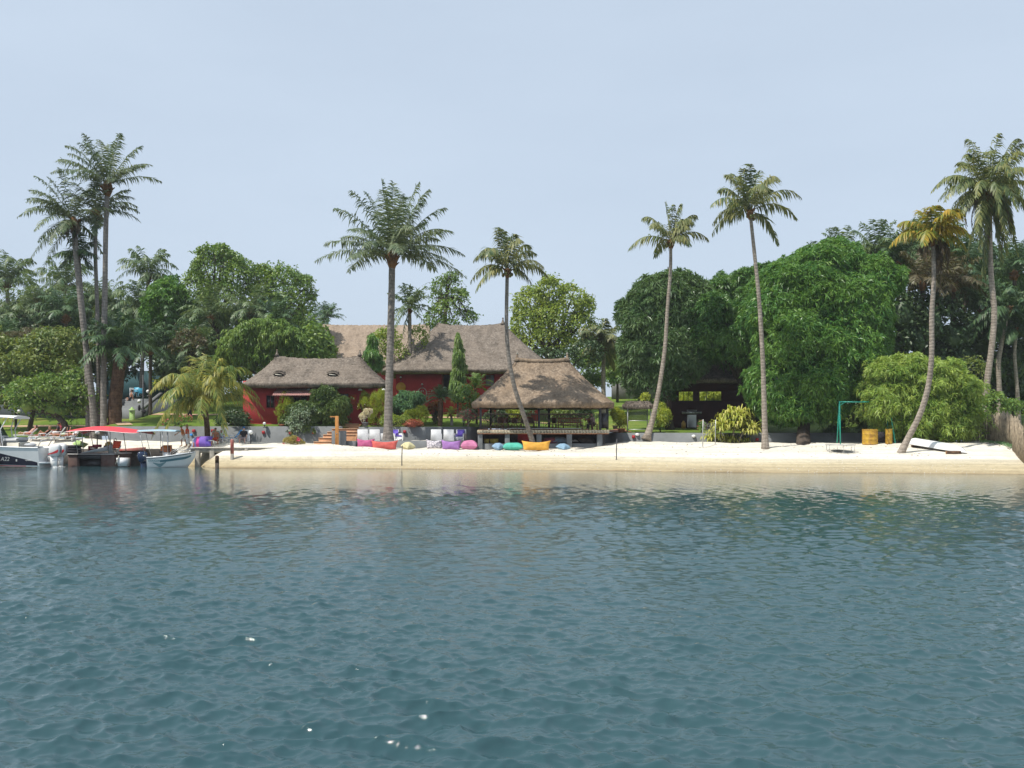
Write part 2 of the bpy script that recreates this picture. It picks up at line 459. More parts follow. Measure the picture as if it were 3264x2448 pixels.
M['conifer'] = leafmat('juniper_spray', (0.020, 0.050, 0.016), (0.050, 0.092, 0.022), (0.115, 0.155, 0.030), 0.2)
M['silver'] = leafmat('silver_green_leaf', (0.07, 0.12, 0.07), (0.13, 0.19, 0.12), (0.28, 0.33, 0.24), 0.25)
M['bluegreen'] = leafmat('blue_green_leaf', (0.05, 0.12, 0.06), (0.09, 0.18, 0.09), (0.16, 0.25, 0.12), 0.3)
M['lime_leaf'] = leafmat('lime_leaf', (0.12, 0.18, 0.02), (0.22, 0.27, 0.03), (0.32, 0.33, 0.05), 0.35)
M['croton'] = leafmat('croton_leaf', (0.16, 0.20, 0.03), (0.36, 0.14, 0.035), (0.42, 0.06, 0.03), 0.3, gain=1.0)
M['red_leaf'] = leafmat('red_leaf', (0.30, 0.06, 0.035), (0.42, 0.10, 0.06), (0.30, 0.16, 0.06), 0.25, gain=1.0)
M['pandanus'] = leafmat('striped_pandanus_leaf', (0.22, 0.29, 0.035), (0.42, 0.45, 0.07), (0.62, 0.58, 0.20), 0.3, gain=1.0)
M['dry_leaf'] = leafmat('dry_brown_leaf', (0.075, 0.055, 0.030), (0.13, 0.10, 0.052), (0.13, 0.135, 0.055), 0.22, gain=1.0)
M['flower_white'] = leafmat('white_petal', (0.75, 0.70, 0.50), (0.78, 0.75, 0.62), (0.7, 0.6, 0.5), 0.25, gain=1.0)
M['flower_pink'] = leafmat('pink_petal', (0.70, 0.10, 0.16), (0.75, 0.20, 0.26), (0.6, 0.08, 0.2), 0.25, gain=1.0)
M['flower_orange'] = leafmat('orange_petal', (0.75, 0.22, 0.03), (0.75, 0.30, 0.05), (0.7, 0.15, 0.03), 0.25, gain=1.0)

# grass, sand, water
def lawn_material():
    m, n, b = new_mat('mown_grass')
    tc = N(n, 'ShaderNodeTexCoord')
    k1 = noise(n, 0.22, 4, 0.6, tc.outputs['Object']); k2 = noise(n, 9, 4, 0.75, tc.outputs['Object'])
    a = ramp(n, k1, [(0.32, (0.085, 0.15, 0.020)), (0.52, (0.135, 0.205, 0.032)), (0.68, (0.24, 0.245, 0.060))])
    a = mixc(n, 1.0, a, ramp(n, k2, [(0.3, 0.6), (0.7, 1.2)]), 'MULTIPLY')
    n.links.new(a, b.inputs['Base Color']); b.inputs['Roughness'].default_value = 0.9
    b.inputs['Specular IOR Level'].default_value = 0.1
    bump(n, b, k2, 0.6, 0.06)
    return m
def sand_material():
    m, n, b = new_mat('beach_sand')
    tc = N(n, 'ShaderNodeTexCoord')
    sp = N(n, 'ShaderNodeSeparateXYZ'); n.links.new(tc.outputs['Object'], sp.inputs[0])
    k1 = noise(n, 0.5, 4, 0.6, tc.outputs['Object'], (0.35, 1, 1)); k2 = noise(n, 14, 4, 0.7, tc.outputs['Object'])
    k4 = noise(n, 2.6, 4, 0.65, tc.outputs['Object'])
    h = N(n, 'ShaderNodeMath', operation='MULTIPLY_ADD'); h.inputs[1].default_value = 0.30
    n.links.new(k1, h.inputs[0]); n.links.new(sp.outputs['Z'], h.inputs[2])      # wetness follows height above the water
    a = ramp(n, h.outputs[0], [(0.13, (0.25, 0.19, 0.11)), (0.22, (0.42, 0.34, 0.21)), (0.60, (0.50, 0.425, 0.28)),
                               (0.90, (0.62, 0.56, 0.43)), (1.15, (0.72, 0.67, 0.57))])
    k5 = noise(n, 1.0, 3, 0.55, tc.outputs['Object'], (0.12, 0.02, 16))       # strand lines left by falling tides
    a = mixc(n, 1.0, a, ramp(n, k5, [(0.35, 0.86), (0.62, 1.08)]), 'MULTIPLY')
    a = mixc(n, 1.0, a, ramp(n, k2, [(0.25, 0.82), (0.7, 1.08)]), 'MULTIPLY')
    a = mixc(n, 1.0, a, ramp(n, k4, [(0.28, 0.80), (0.55, 1.0)]), 'MULTIPLY')
    n.links.new(a, b.inputs['Base Color']); b.inputs['Roughness'].default_value = 0.9
    b.inputs['Specular IOR Level'].default_value = 0.15
    bump(n, b, k4, 0.8, 0.10)
    return m
def water_material():
    m, n, b = new_mat('lagoon_water')
    tc = N(n, 'ShaderNodeTexCoord')
    k = noise(n, 0.06, 3, 0.5, tc.outputs['Object'])
    a = mixc(n, ramp(n, k, [(0.35, 0), (0.65, 1)]), (0.025, 0.064, 0.074), (0.034, 0.076, 0.085))
    n.links.new(a, b.inputs['Base Color'])
    b.inputs['Roughness'].default_value = 0.05; b.inputs['IOR'].default_value = 1.333
    k2 = noise(n, 13.0, 5, 0.7, tc.outputs['Object'], (0.5, 1.25, 1))
    sp = N(n, 'ShaderNodeAttribute', attribute_name='ripple')
    bu = bump(n, b, k2, 0.12, 0.03)
    ml = N(n, 'ShaderNodeMath', operation='MULTIPLY'); ml.inputs[1].default_value = 0.18
    n.links.new(sp.outputs['Fac'], ml.inputs[0]); n.links.new(ml.outputs[0], bu.inputs['Strength'])
    return m
M['lawn'] = lawn_material(); M['sand'] = sand_material(); M['water'] = water_material()
# ------------------------------------------------------------------ terrain
def ip(x, pts):
    xs, ys = zip(*pts)
    return np.interp(x, xs, ys)
SH = [(-300, 84), (-60, 80), (-27, 79.5), (-24.5, 77), (-21.5, 72.4), (-17, 72.2), (-13, 71.8), (0, 69.6), (8, 67.4), (18, 65.2), (27, 64.2), (31, 63.2), (60, 58), (300, 40)]
WL = [(-300, 86), (-36, 86), (-34, 83.5), (-14, 82.2), (-13, 83.2), (-3.4, 83.2), (-3, 84.5), (8.6, 84.5), (9, 82), (36, 80), (45, 78), (300, 74)]
ZS = [(-300, 1.95), (-36, 1.95), (-30, 1.78), (-19, 1.64), (-14.5, 1.60), (-11.5, 1.34), (-3, 1.25), (6, 1.3), (9.5, 1.72), (20, 1.66), (30, 1.72), (36, 1.8), (300, 1.95)]
ZL = [(-300, 2.05), (-36, 2.05), (-34, 2.95), (-13.5, 2.9), (-3.5, 2.85), (9, 2.42), (33.5, 2.3), (35, 1.85), (300, 1.98)]
def shore(x): return ip(x, SH) + 0.22 * np.sin(x * 0.31) + 0.16 * np.sin(x * 0.83 + 1) + 0.07 * np.sin(x * 2.1)
def wall_y(x): return ip(x, WL)
def lump(x, y): return 0.05 * np.sin(x * 0.9 + y * 0.4) * np.sin(y * 1.1 - x * 0.3) + 0.03 * np.sin(x * 2.3 + 1.3 * y) + 0.022 * np.sin(3.1 * y + 4.7 * x)
def sand_z(x, y):
    ys, yw, zs = shore(x), wall_y(x), ip(x, ZS)
    L = np.minimum(yw - 3.0 - ys, 11.5)
    L = np.minimum(L, ip(x, [(-300, 3), (-26, 3), (-23.5, 4.2), (-19, 4.6), (-17.3, 3.3), (-13.6, 3.4), (-8, 11.5), (300, 11.5)]))
    L = np.maximum(L, 3.0)
    t = (y - ys) / L
    c = np.clip(t, 0, 1)
    up = zs * (1 - (1 - c) ** 1.5)
    z = np.where(t < 0, np.maximum((y - ys) * 0.14, -2.2), up)
    return z + lump(x, y) * np.clip(t * 1.6 - 0.5, 0, 1)
def lawn_z(x, y):
    d = np.maximum(y - wall_y(x), 0)
    fl = ip(x, [(-300, 0.11), (-5, 0.10), (9, 0.05), (300, 0.05)])
    z = fl * np.minimum(d, 12) + 0.11 * np.clip(d - 12, 0, 32) + 0.03 * np.clip(d - 44, 0, 80)
    return ip(x, ZL) + z + 0.04 * np.sin(x * 0.6) * np.sin(y * 0.5)
def G(x, y):
    if -12.9 < x < -3.2 and 80.0 < y < 83.2: return 1.8
    return float(sand_z(np.float64(x), np.float64(y)) if y < wall_y(x) else lawn_z(np.float64(x), np.float64(y)))
def gp(px, py, y0=58, y1=190):
    """the ground point that shows at this pixel"""
    y = y0
    while y < y1:
        p = P(px, py, y)
        if p.z <= G(p.x, p.y): break
        y += 0.05
    p.z = G(p.x, p.y)
    return p
def ground_at(px, Y):
    x = XX(px, Y)
    return Vector((x, Y, G(x, Y)))

xs = np.concatenate([np.linspace(-300, -62, 25), np.arange(-60, 60.01, 0.4), np.linspace(62, 300, 25)])
# beach: rows follow the shoreline up to the retaining wall
tt = np.concatenate([np.linspace(-1.2, -0.1, 8), np.linspace(-0.08, 1.0, 70)])
Xg, Tg = np.meshgrid(xs, tt)
ysh, ywl = shore(Xg), wall_y(Xg) + 0.12
Yg = np.where(Tg < 0, ysh + Tg * 20, ysh + Tg * (ywl - ysh))
mb = MB(); mb.grid(np.stack([Xg, Yg, sand_z(Xg, Yg)], -1))
struct('beach', mb, M['sand'], True)
# lawn and rising ground behind the wall, out to the horizon
dd = np.concatenate([np.arange(0.06, 45, 0.7), np.linspace(46, 120, 20), np.linspace(160, 1500, 9)])
Xg, Dg = np.meshgrid(xs * 1.0, dd)
Xw = Xg * np.where(Dg > 120, 1 + (Dg - 120) / 200, 1)
Yg = wall_y(Xg) + Dg
mb = MB(); mb.grid(np.stack([Xw, Yg, lawn_z(Xg, Yg)], -1))
struct('lawn', mb, M['lawn'], True)

# water: wind chop as real waves, calming in the lee of the beach
rows = [-300, -80, -20, -4, 0.5, 2.5]
y = 4.0
while y < 84:
    rows.append(y); y += max(0.03, y * y / (F * EYE) * 1.25) if y < 60 else 0.6
rows = np.array(rows)
half = np.where(rows > 3, rows * 0.62 + 10, 20)
u = np.concatenate([[-12, -4, -1.8], np.linspace(-1, 1, 1350), [1.8, 4, 12]])
Xg = half[:, None] * u[None, :]
Yg = np.repeat(rows[:, None], len(u), 1)
Zg = np.zeros_like(Xg); DX = np.zeros_like(Xg); DY = np.zeros_like(Xg)
dist_shore = shore(Xg) - Yg
calm = np.clip((dist_shore - 0.7) / 3.8, 0, 1); calm = calm * calm * (3 - 2 * calm)
gust = 0.85 + 0.25 * np.sin(Xg * 0.11 + 1.3) * np.sin(Yg * 0.17 + 0.4) + 0.15 * np.sin(Xg * 0.31 + Yg * 0.23)
env = (0.05 + 0.95 * calm) * gust
cell = np.maximum(np.gradient(rows)[:, None] * np.ones_like(Xg), np.gradient(Xg, axis=1))
wr = np.random.default_rng(3)
for i in range(110):
    lam = 0.10 * (1.0 / 0.10) ** wr.random()
    th = R(-97) + wr.normal(0, 0.62)
    k = 2 * np.pi / lam
    amp = 0.0102 * (lam / 1.0) ** 0.95 * (0.7 if lam > 0.8 else 1) * wr.uniform(0.5, 1.3)
    kx, ky = k * math.cos(th), k * math.sin(th)
    ph = kx * Xg + ky * Yg + wr.random() * 6.28
    a = amp * np.clip(lam / (2.5 * cell) - 0.6, 0, 1)
    s_, c_ = np.sin(ph), np.cos(ph)
    Zg += a * s_
    DX += 0.75 * a * c_ * math.cos(th); DY += 0.75 * a * c_ * math.sin(th)
edge = (np.abs(u) <= 1.0)[None, :] & (rows > 2)[:, None]
Zg = np.where(edge, Zg * env * 0.72, 0); DX = np.where(edge, DX * env * 0.72, 0); DY = np.where(edge, DY * env * 0.72, 0)
mb = MB(); mb.grid(np.stack([Xg + DX, Yg + DY, Zg], -1))
water = struct('water', mb, M['water'], True)
at = water.data.attributes.new('ripple', 'FLOAT', 'POINT')
at.data.foreach_set('value', (0.03 + 0.97 * calm).astype(np.float32).ravel())
# ------------------------------------------------------------------ buildings
def thatch_roof(a, b, rl, h, horn=0.25, conc=0.35, th=0.28, rag=0.07, round_=0.35, seed=0, gable=False):
    """hipped thatch: eave half sizes a,b; ridge half length rl; height h; thick ragged eave"""
    rg = np.random.default_rng(seed)
    nu, nv = 220, 64
    sft = np.linspace(0, 2 * np.pi, nu, endpoint=False)
    e = 2.0 / (0.12 + round_)
    ex = a * np.sign(np.cos(sft)) * np.abs(np.cos(sft)) ** (2 / e)
    ey = b * np.sign(np.sin(sft)) * np.abs(np.sin(sft)) ** (2 / e)
    # even spacing along the eave
    px, py = np.append(ex, ex[0]), np.append(ey, ey[0])
    L = np.concatenate([[0], np.cumsum(np.hypot(np.diff(px), np.diff(py)))])
    q = np.linspace(0, L[-1], nu, endpoint=False)
    ex, ey = np.interp(q, L, px), np.interp(q, L, py)
    rx = np.clip(ex * (rl / max(a - 0.55 * b, rl)), -rl, rl) if not gable else ex * rl / a
    def surf(off, hh, scale):
        v = np.linspace(0, 1, nv)[:, None]
        X = ex * scale * (1 - v) + rx * v; Y = ey * scale * (1 - v)
        Z = hh * (v - conc * v * (1 - v) * (0.9))
        sl_ = math.hypot(hh, b); Z = Z - 0.045 * ((v * sl_ / 0.55 + 0.12 * np.sin(q * 1.7)) % 1.0)
        Z = Z + horn * v ** 5 * np.abs(rx / max(rl, 0.1)) ** 3 + off
        return np.stack([X, Y, Z], -1)
    top = surf(0, h, 1.0)
    top += (rg.normal(0, 0.022, top.shape)) * np.array([1, 1, 1.0])
    lowf = (rg.random(nu) * rag + 0.05 * np.sin(q * 0.8 + seed) + 0.03 * np.sin(q * 2.9))
    drop = top[0].copy(); drop[:, 2] -= th * 0.75 + lowf; drop[:, :2] *= 0.992
    und = surf(-th, h, 0.93); und[:, :, 2] -= 0.12
    mb = MB()
    mb.grid(np.concatenate([top[::-1], drop[None], und[:14]], 0), wrap=True)
    return mb
def finial(x, z, y=0, s=1.0):
    f = MB()
    f.lathe((x, y, z - 0.25 * s), [(0.42 * s, 0), (0.24 * s, 0.3 * s), (0.12 * s, 0.62 * s), (0.09 * s, 0.8 * s), (0.02, 0.83 * s)], 10)
    b = MB(); b.ell((x, y, z + 0.66 * s), 0.13 * s, 10, 8)
    return f, b
def window(parent, x, z, ww, hh, y, pane='glass_dark', frame='brown_wood', d=0.05, name='window'):
    fr = MB(); t = 0.07
    fr.bx(x - ww / 2, x - ww / 2 + t, y - d, y, z - hh / 2, z + hh / 2); fr.bx(x + ww / 2 - t, x + ww / 2, y - d, y, z - hh / 2, z + hh / 2)
    fr.bx(x - ww / 2 + t, x + ww / 2 - t, y - d, y, z + hh / 2 - t, z + hh / 2); fr.bx(x - ww / 2 + t, x + ww / 2 - t, y - d, y, z - hh / 2, z - hh / 2 + t)
    fr.bx(x - 0.02, x + 0.02, y - d + 0.008, y - 0.004, z - hh / 2 + t, z + hh / 2 - t)
    o = part(name, fr, M[frame], parent)
    p = MB(); p.bx(x - ww / 2 + t, x + ww / 2 - t, y - 0.012, y - 0.004, z - hh / 2 + t, z + hh / 2 - t)
    part('pane', p, M[pane], o)
    return o

# --- red guest house in front
Y = 88.0
base = Vector((XX(1015, Y), Y, G(XX(1015, Y), Y - 3) - 0.05))
hut = thing('red_guest_house', 'low red house with grey thatch roof and two eyebrow vents beside the steps', 'house', base)
wx0, wx1 = XX(800, Y) - base.x, XX(1222, Y) - base.x
yf = -2.6; eave = ZZ(1232, Y - 3.4) - base.z
wl = MB()
wl.bx(wx0, wx1, yf, 3.2, -0.6, eave + 0.5)
part('wall', wl, M['red_wall'], hut)
pl = MB(); pl.bx(wx0 - 0.05, wx1 + 0.05, yf - 0.06, 3.25, -0.7, 0.12)
part('plinth', pl, M['red_paint'], hut)
rf = thatch_roof((XX(1240, Y) - XX(785, Y)) / 2, 4.2, XX(1146, Y) / 2 - XX(882, Y) / 2, ZZ(1142, Y) - ZZ(1222, Y - 3.4), 0.28, 0.20, seed=1)
roof = part('roof', rf, M['thatch_grey'], hut, True)
roof.location = (0, 0, eave + 0.28)
rh = ZZ(1142, Y) - ZZ(1222, Y - 3.4)
for sx in (-1, 1):
    f, b = finial(sx * (XX(1146, Y) / 2 - XX(882, Y) / 2), rh + 0.33, 0, 0.55)
    fo = part('finial', f, M['thatch_grey'], roof, True); part('knob', b, M['thatch_pink'], fo, True)
for px in (896, 1066):                       # eyebrow vents in the thatch
    x = XX(px, Y - 2) - base.x; zz = ZZ(1197, Y - 2) - (base.z + eave + 0.28)
    v = MB(); pts = [(x + 0.44 * math.cos(t), -2.95 + 0.0, zz + 0.22 * math.sin(t)) for t in np.linspace(0, math.pi, 9)]
    v.tube([(p[0] * 1.0, p[1], p[2]) for p in pts], 0.06, 6)
    v.tube([(p[0], p[1] + 0.35, p[2] + 0.16) for p in pts], 0.11, 6)
    vo = part('eyebrow_vent', v, M['thatch_grey'], roof, True)
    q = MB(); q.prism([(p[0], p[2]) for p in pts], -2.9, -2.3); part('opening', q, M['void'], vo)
    s = MB(); s.box((x, -2.98, zz + 0.02), (0.55, 0.1, 0.07), 0, ry=0.12); part('sill', s, M['cream'], vo)
window(hut, XX(862, Y - 2.6) - base.x, ZZ(1280, Y - 2.6) - base.z, 0.75, 1.15, yf, 'glass_dark', 'maroon')
window(hut, XX(957, Y - 2.6) - base.x, ZZ(1283, Y - 2.6) - base.z, 1.2, 1.0, yf, 'glass_dark', 'maroon')
wo_ = window(hut, XX(1095, Y - 2.6) - base.x, ZZ(1272, Y - 2.6) - base.z, 0.95, 0.95, yf, 'grey_shutter', 'brown_wood')
s = MB(); sxc = XX(1124, Y - 2.6) - base.x; szc = ZZ(1275, Y - 2.6) - base.z
s.box((sxc, yf - 0.14, szc), (0.72, 0.045, 0.98), R(-10))
for dz in (-0.3, 0.3): s.box((sxc, yf - 0.175, szc + dz), (0.66, 0.03, 0.08), R(-10))
part('shutter', s, M['orange_cloth'] if False else paint('orange_shutter', (0.42, 0.07, 0.02), 0.6, 0.15, 3), wo_)
for px in (985, 1068, 1148, 1222):           # soffit lamps
    l = MB(); l.lathe((XX(px, Y - 3) - base.x, yf - 0.35, eave - 0.32), [(0.02, 0.18), (0.14, 0.12), (0.2, 0.0)], 10)
    part('eave_lamp', l, M['white'], hut, True)
# tiled porch awning on brackets
aw = MB(); ax0, ax1 = XX(873, Y - 3.6) - base.x, XX(1042, Y - 3.6) - base.x
zt, zb = ZZ(1239, Y - 3) - base.z, ZZ(1260, Y - 4.6) - base.z
nseg = 150; V = []
for j, (yy, z) in enumerate(((yf - 0.02, zt), (yf - 0.8, (zt + zb) / 2), (yf - 1.6, zb))):
    V.append([(ax0 + (ax1 - ax0) * i / nseg + 0.0, yy, z + 0.055 * abs(math.sin(i * math.pi / 5.0)) + (0.03 if j else 0)) for i in range(nseg + 1)])
G1 = np.array(V); G2 = G1.copy(); G2[:, :, 2] -= 0.07
aw.grid(G1); aw.grid(G2[::-1]); aw.grid(np.stack([G1[-1], G2[-1]])); aw.grid(np.stack([G1[:, 0], G2[:, 0]])); aw.grid(np.stack([G1[:, -1], G2[:, -1]]))
awo = part('tiled_awning', aw, M['tile_roof'], hut)
for x in (ax0 + 0.2, (ax0 + ax1) / 2, ax1 - 0.2):
    t = MB(); t.tube([(x, yf, zb - 0.7), (x, yf - 1.4, zb - 0.06)], 0.045, 6); part('bracket', t, M['brown_wood'], awo)

# --- main hall behind
Y = 101.0
cx_ = XX(1490, Y)
base = Vector((cx_, Y, G(cx_, Y - 6) - 0.1))
hall = thing('main_hall', 'large red hall with steep grey thatch roof behind the guest house', 'house', base)
eave = ZZ(1184, Y - 6.2) - base.z
wl = MB(); wl.bx(XX(1262, Y - 5) - cx_, XX(1715, Y - 5) - cx_, -5.0, 5.0, -0.6, eave + 0.9)
part('wall', wl, M['red_wall'], hall)
ha = (XX(1775, Y) - XX(1228, Y)) / 2; hr = (XX(1606, Y) - XX(1402, Y)) / 2
hh = ZZ(1042, Y) - ZZ(1184, Y - 6.2)
rf = thatch_roof(ha, 6.6, hr, hh, 0.25, 0.12, 0.3, seed=2, round_=0.2)
roof = part('roof', rf, M['thatch_grey'], hall, True)
roof.location = (XX(1501, Y) - cx_, 0, eave + 0.2)
for sx in (1,):
    f, b = finial(sx * hr, hh + 0.2, 0, 0.7)
    fo = part('finial', f, M['thatch_grey'], roof, True); part('knob', b, M['thatch_grey'], fo, True)
yf = -5.0; Yf = Y - 5
d = MB(); dx = XX(1428, Yf) - cx_; dz0, dz1 = ZZ(1262, Yf) - base.z, ZZ(1194, Yf) - base.z
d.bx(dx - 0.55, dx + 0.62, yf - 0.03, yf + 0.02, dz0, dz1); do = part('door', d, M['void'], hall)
d = MB(); d.box((dx - 0.5, yf - 0.25, (dz0 + dz1) / 2), (0.06, 0.55, dz1 - dz0), R(15)); part('leaf', d, M['brown_wood'], do)
window(hall, XX(1562, Yf) - cx_, ZZ(1213, Yf) - base.z, 0.9, 1.2, yf, 'grey_shutter', 'maroon')
d = MB(); c = Vector((XX(1278, Yf) - cx_, 0, ZZ(1234, Yf) - base.z)); pr = [(c.x + 0.46 * math.cos(t), c.z + 0.46 * math.sin(t)) for t in np.linspace(0, 2 * math.pi, 28, endpoint=False)]
d.prism(pr, yf - 0.07, yf - 0.004); disc = part('sun_disc', d, paint('mustard_disc', (0.60, 0.30, 0.03), 0.6, 0.1, 2), hall)
d = MB(); c = Vector((XX(1346, Yf) - cx_, 0, ZZ(1253, Yf) - base.z))
d.tube([(c.x + 0.42 * math.cos(t), yf - 0.06, c.z + 0.5 * math.sin(t)) for t in np.linspace(0, 2 * math.pi, 28)], 0.03, 6, cap=False)
for sx in (-0.09, 0.09): d.box((c.x + sx, yf - 0.05, c.z + 0.18), (0.09, 0.05, 0.16))
part('ring_ornament', d, M['alu'], hall)
for px, py in ((1278, 1204), (1346, 1226)):
    l = MB(); x, z = XX(px, Yf) - cx_, ZZ(py, Yf) - base.z
    l.lathe((x, yf - 0.2, z), [(0.03, 0.12), (0.06, 0.08), (0.13, 0)], 10)
    lo = part('wall_lamp', l, M['white'], hall, True)
    l = MB(); l.tube([(x, yf, z - 0.3), (x, yf - 0.2, z - 0.25), (x, yf - 0.2, z)], 0.035, 6); part('lamp_arm', l, M['black'], lo)

# --- far house with fresh pinkish thatch
Y = 118.0
cx_ = XX(1200, Y); base = Vector((cx_, Y, G(cx_, Y - 3)))
far = thing('far_house', 'far house of which only a pinkish tan thatch slope shows behind the palm', 'house', base)
a = (XX(1400, Y) - XX(1058, Y)) / 2
z1, z0 = ZZ(1036, Y) - base.z, ZZ(1160, Y - 5) - base.z
mb = MB(); nx, nv = 90, 26
U, V = np.meshgrid(np.linspace(-a, a, nx), np.linspace(0, 1, nv))
rg = np.random.default_rng(4)
Z = z0 + (z1 - z0) * V + 0.12 * (np.abs(U) / a) ** 4 * V; Yy = -5.6 * (1 - V)
Gf = np.stack([U + rg.normal(0, 0.02, U.shape), Yy, Z + rg.normal(0, 0.025, U.shape)], -1)
Gb = Gf.copy(); Gb[:, :, 1] *= -1
Gu = Gf.copy(); Gu[:, :, 2] -= 0.3; Gv = Gb.copy(); Gv[:, :, 2] -= 0.3
mb.grid(Gf); mb.grid(Gb[:, ::-1]); mb.grid(Gu[:, ::-1]); mb.grid(Gv)
for A, B in ((Gf, Gu), (Gb, Gv)):
    mb.grid(np.stack([A[0], B[0]])); mb.grid(np.stack([A[:, 0], B[:, 0]])); mb.grid(np.stack([A[:, -1], B[:, -1]]))
part('roof', mb, M['thatch_pink'], far, True)
mb = MB(); mb.prism([(-a + 0.8, -0.5), (a - 0.8, -0.5), (a - 0.8, z0), (-a + 0.8, z0)], -4.6, 4.6)
part('wall', mb, M['red_wall'], far)

# --- open waterside pavilion
YF, YB = 79.4, 87.6
cx_ = XX(1737, YF); zd = ZZ(1370, YF)
base = Vector((cx_, (YF + YB) / 2, 1.2))
pav = thing('beach_pavilion', 'open waterside pavilion under warm brown thatch with railing and grey piers', 'pavilion', base)
f0, f1 = YF - base.y, YB - base.y
lx, rx_ = XX(1523, YF) - cx_, XX(1940, YF) - cx_
dz = zd - base.z
mb = MB(); mb.bx(lx, rx_, f0, f1, dz - 0.34, dz - 0.004)
part('deck', mb, M['terracotta'], pav)
mb = MB(); n = 44; st = (rx_ - lx + 0.1) / n
for i in range(n):
    mb.box((lx - 0.05 + st * (i + 0.5), f0 - 0.06, dz - 0.15), (st - 0.012, 0.16 + 0.02 * random.random(), 0.27 + 0.02 * random.random()), 0, bev=0.015)
part('stone_edging', mb, M['stone_edge'], pav)
for p0, p1 in ((1523, 1538), (1609, 1625), (1710, 1726), (1806, 1823), (1903, 1919)):
    mb = MB(); mb.bx(XX(p0, YF) - cx_, XX(p1, YF) - cx_, f0 - 0.02, f0 + 0.42, -0.6, dz - 0.345, bev=0.01)
    part('pier', mb, M['wall_grey'], pav)
for p0, p1 in ((1538, 1609), (1625, 1710), (1726, 1806), (1823, 1903)):
    mb = MB(); mb.bx(XX(p0, YF) - cx_ + 0.003, XX(p1, YF) - cx_ - 0.003, f0 + 0.12, f0 + 0.34, -0.6, ZZ(1414, YF) - base.z)
    part('low_wall', mb, M['wall_grey'], pav)
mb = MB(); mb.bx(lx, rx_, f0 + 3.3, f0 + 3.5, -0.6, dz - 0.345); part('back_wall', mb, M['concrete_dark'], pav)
mb = MB(); mb.bx(lx - 0.0, lx + 0.15, f0 + 0.45, f0 + 3.3, -0.6, dz - 0.345); part('side_wall', mb, M['wall_grey'], pav)
mb = MB(); mb.bx(rx_ - 0.55, rx_ - 0.4, f0 + 0.45, f0 + 3.3, -0.6, dz - 0.345); part('side_wall', mb, M['wall_grey'], pav)
eave = ZZ(1287, YF - 0.9) - base.z
for px, Yp in ((1532, YF + 0.4), (1718, YF + 0.4), (1913, YF + 0.4), (1564, YB - 1.0), (1750, YB - 1.0), (1936, YF + 4.2)):
    mb = MB(); x = XX(px, Yp) - cx_
    mb.box((x, Yp - base.y, (dz + eave + 0.4) / 2), (0.19, 0.19, eave + 0.4 - dz), bev=0.012); part('post', mb, M['dark_post'], pav)
for yy in (f0 + 0.4, f1 - 1.0):
    mb = MB(); mb.bx(lx + 0.1, rx_ - 0.3, yy - 0.07, yy + 0.07, eave + 0.02, eave + 0.2); part('beam', mb, M['brown_wood'], pav)
# railing: bays of balusters with crossed braces
zr = ZZ(1319, YF) - base.z
def rail(x0, x1, yy, crosses):
    mb = MB()
    mb.bx(x0, x1, yy - 0.03, yy + 0.03, zr - 0.03, zr + 0.03); mb.bx(x0, x1, yy - 0.02, yy + 0.02, dz + 0.10, dz + 0.14)
    x = x0 + 0.1
    while x < x1:
        if not any(c0 < x < c1 for c0, c1 in crosses): mb.bx(x - 0.014, x + 0.014, yy - 0.014, yy + 0.014, dz + 0.14, zr - 0.03)
        x += 0.145
    for c0, c1 in crosses:
        for a_, b_ in ((c0, c1), (c1, c0)): mb.tube([(a_, yy, dz + 0.14), (b_, yy, zr - 0.03)], 0.022, 5)
    return mb
P_ = lambda px: XX(px, YF + 0.4) - cx_
part('railing', rail(P_(1537), P_(1713), f0 + 0.4, [(P_(1562), P_(1582)), (P_(1596), P_(1624)), (P_(1634), P_(1662))]), M['iron'], pav)
part('railing', rail(P_(1723), P_(1908), f0 + 0.4, [(P_(1733), P_(1768)), (P_(1862), P_(1882))]), M['iron'], pav)
part('railing', rail(P_(1545), P_(1900), f1 - 1.0, []), M['iron'], pav)
mb = MB(); mb.tube([(P_(1616) + 5.9 * i / 8, f0 + 0.1, dz + 0.10 + 0.025 * math.sin(i * 1.9)) for i in range(9)], 0.03, 6)
part('bottom_pole', mb, M['alu'], pav, True)
mb = MB(); mb.bx(P_(1916), P_(1940), f0 + 0.36, f0 + 0.42, dz + 0.1, ZZ(1319, YF) - base.z + 0.05); part('dark_screen', mb, M['black'], pav)
a = (XX(1966, YF) - XX(1496, YF)) / 2; rl = (XX(1818, Y) - XX(1655, Y)) / 2 * 0.72
hh = ZZ(1152, YF + 3.8) - ZZ(1283, YF - 0.9)
rl = (XX(1818, YF + 3.8) - XX(1658, YF + 3.8)) / 2
rf = thatch_roof(a, 5.0, rl, hh, 0.16, 0.16, 0.30, 0.14, seed=3, round_=0.42)
roof = part('roof', rf, M['thatch_warm'], pav, True)
roof.location = (XX(1733, YF) - cx_, -0.15, eave + 0.12)
cap = MB(); cap.tube([(-rl + 2 * rl * i / 10, 0, hh - 0.02 + 0.16 * abs(i / 5 - 1) ** 3) for i in range(11)], 0.2, 8); part('ridge_cap', cap, M['thatch_warm'], roof, True)
for sx in (-1, 1):
    f, b = finial(sx * rl, hh + 0.16, 0, 0.72)
    fo = part('finial', f, M['thatch_warm'], roof, True); part('knob', b, M['concrete'], fo, True)

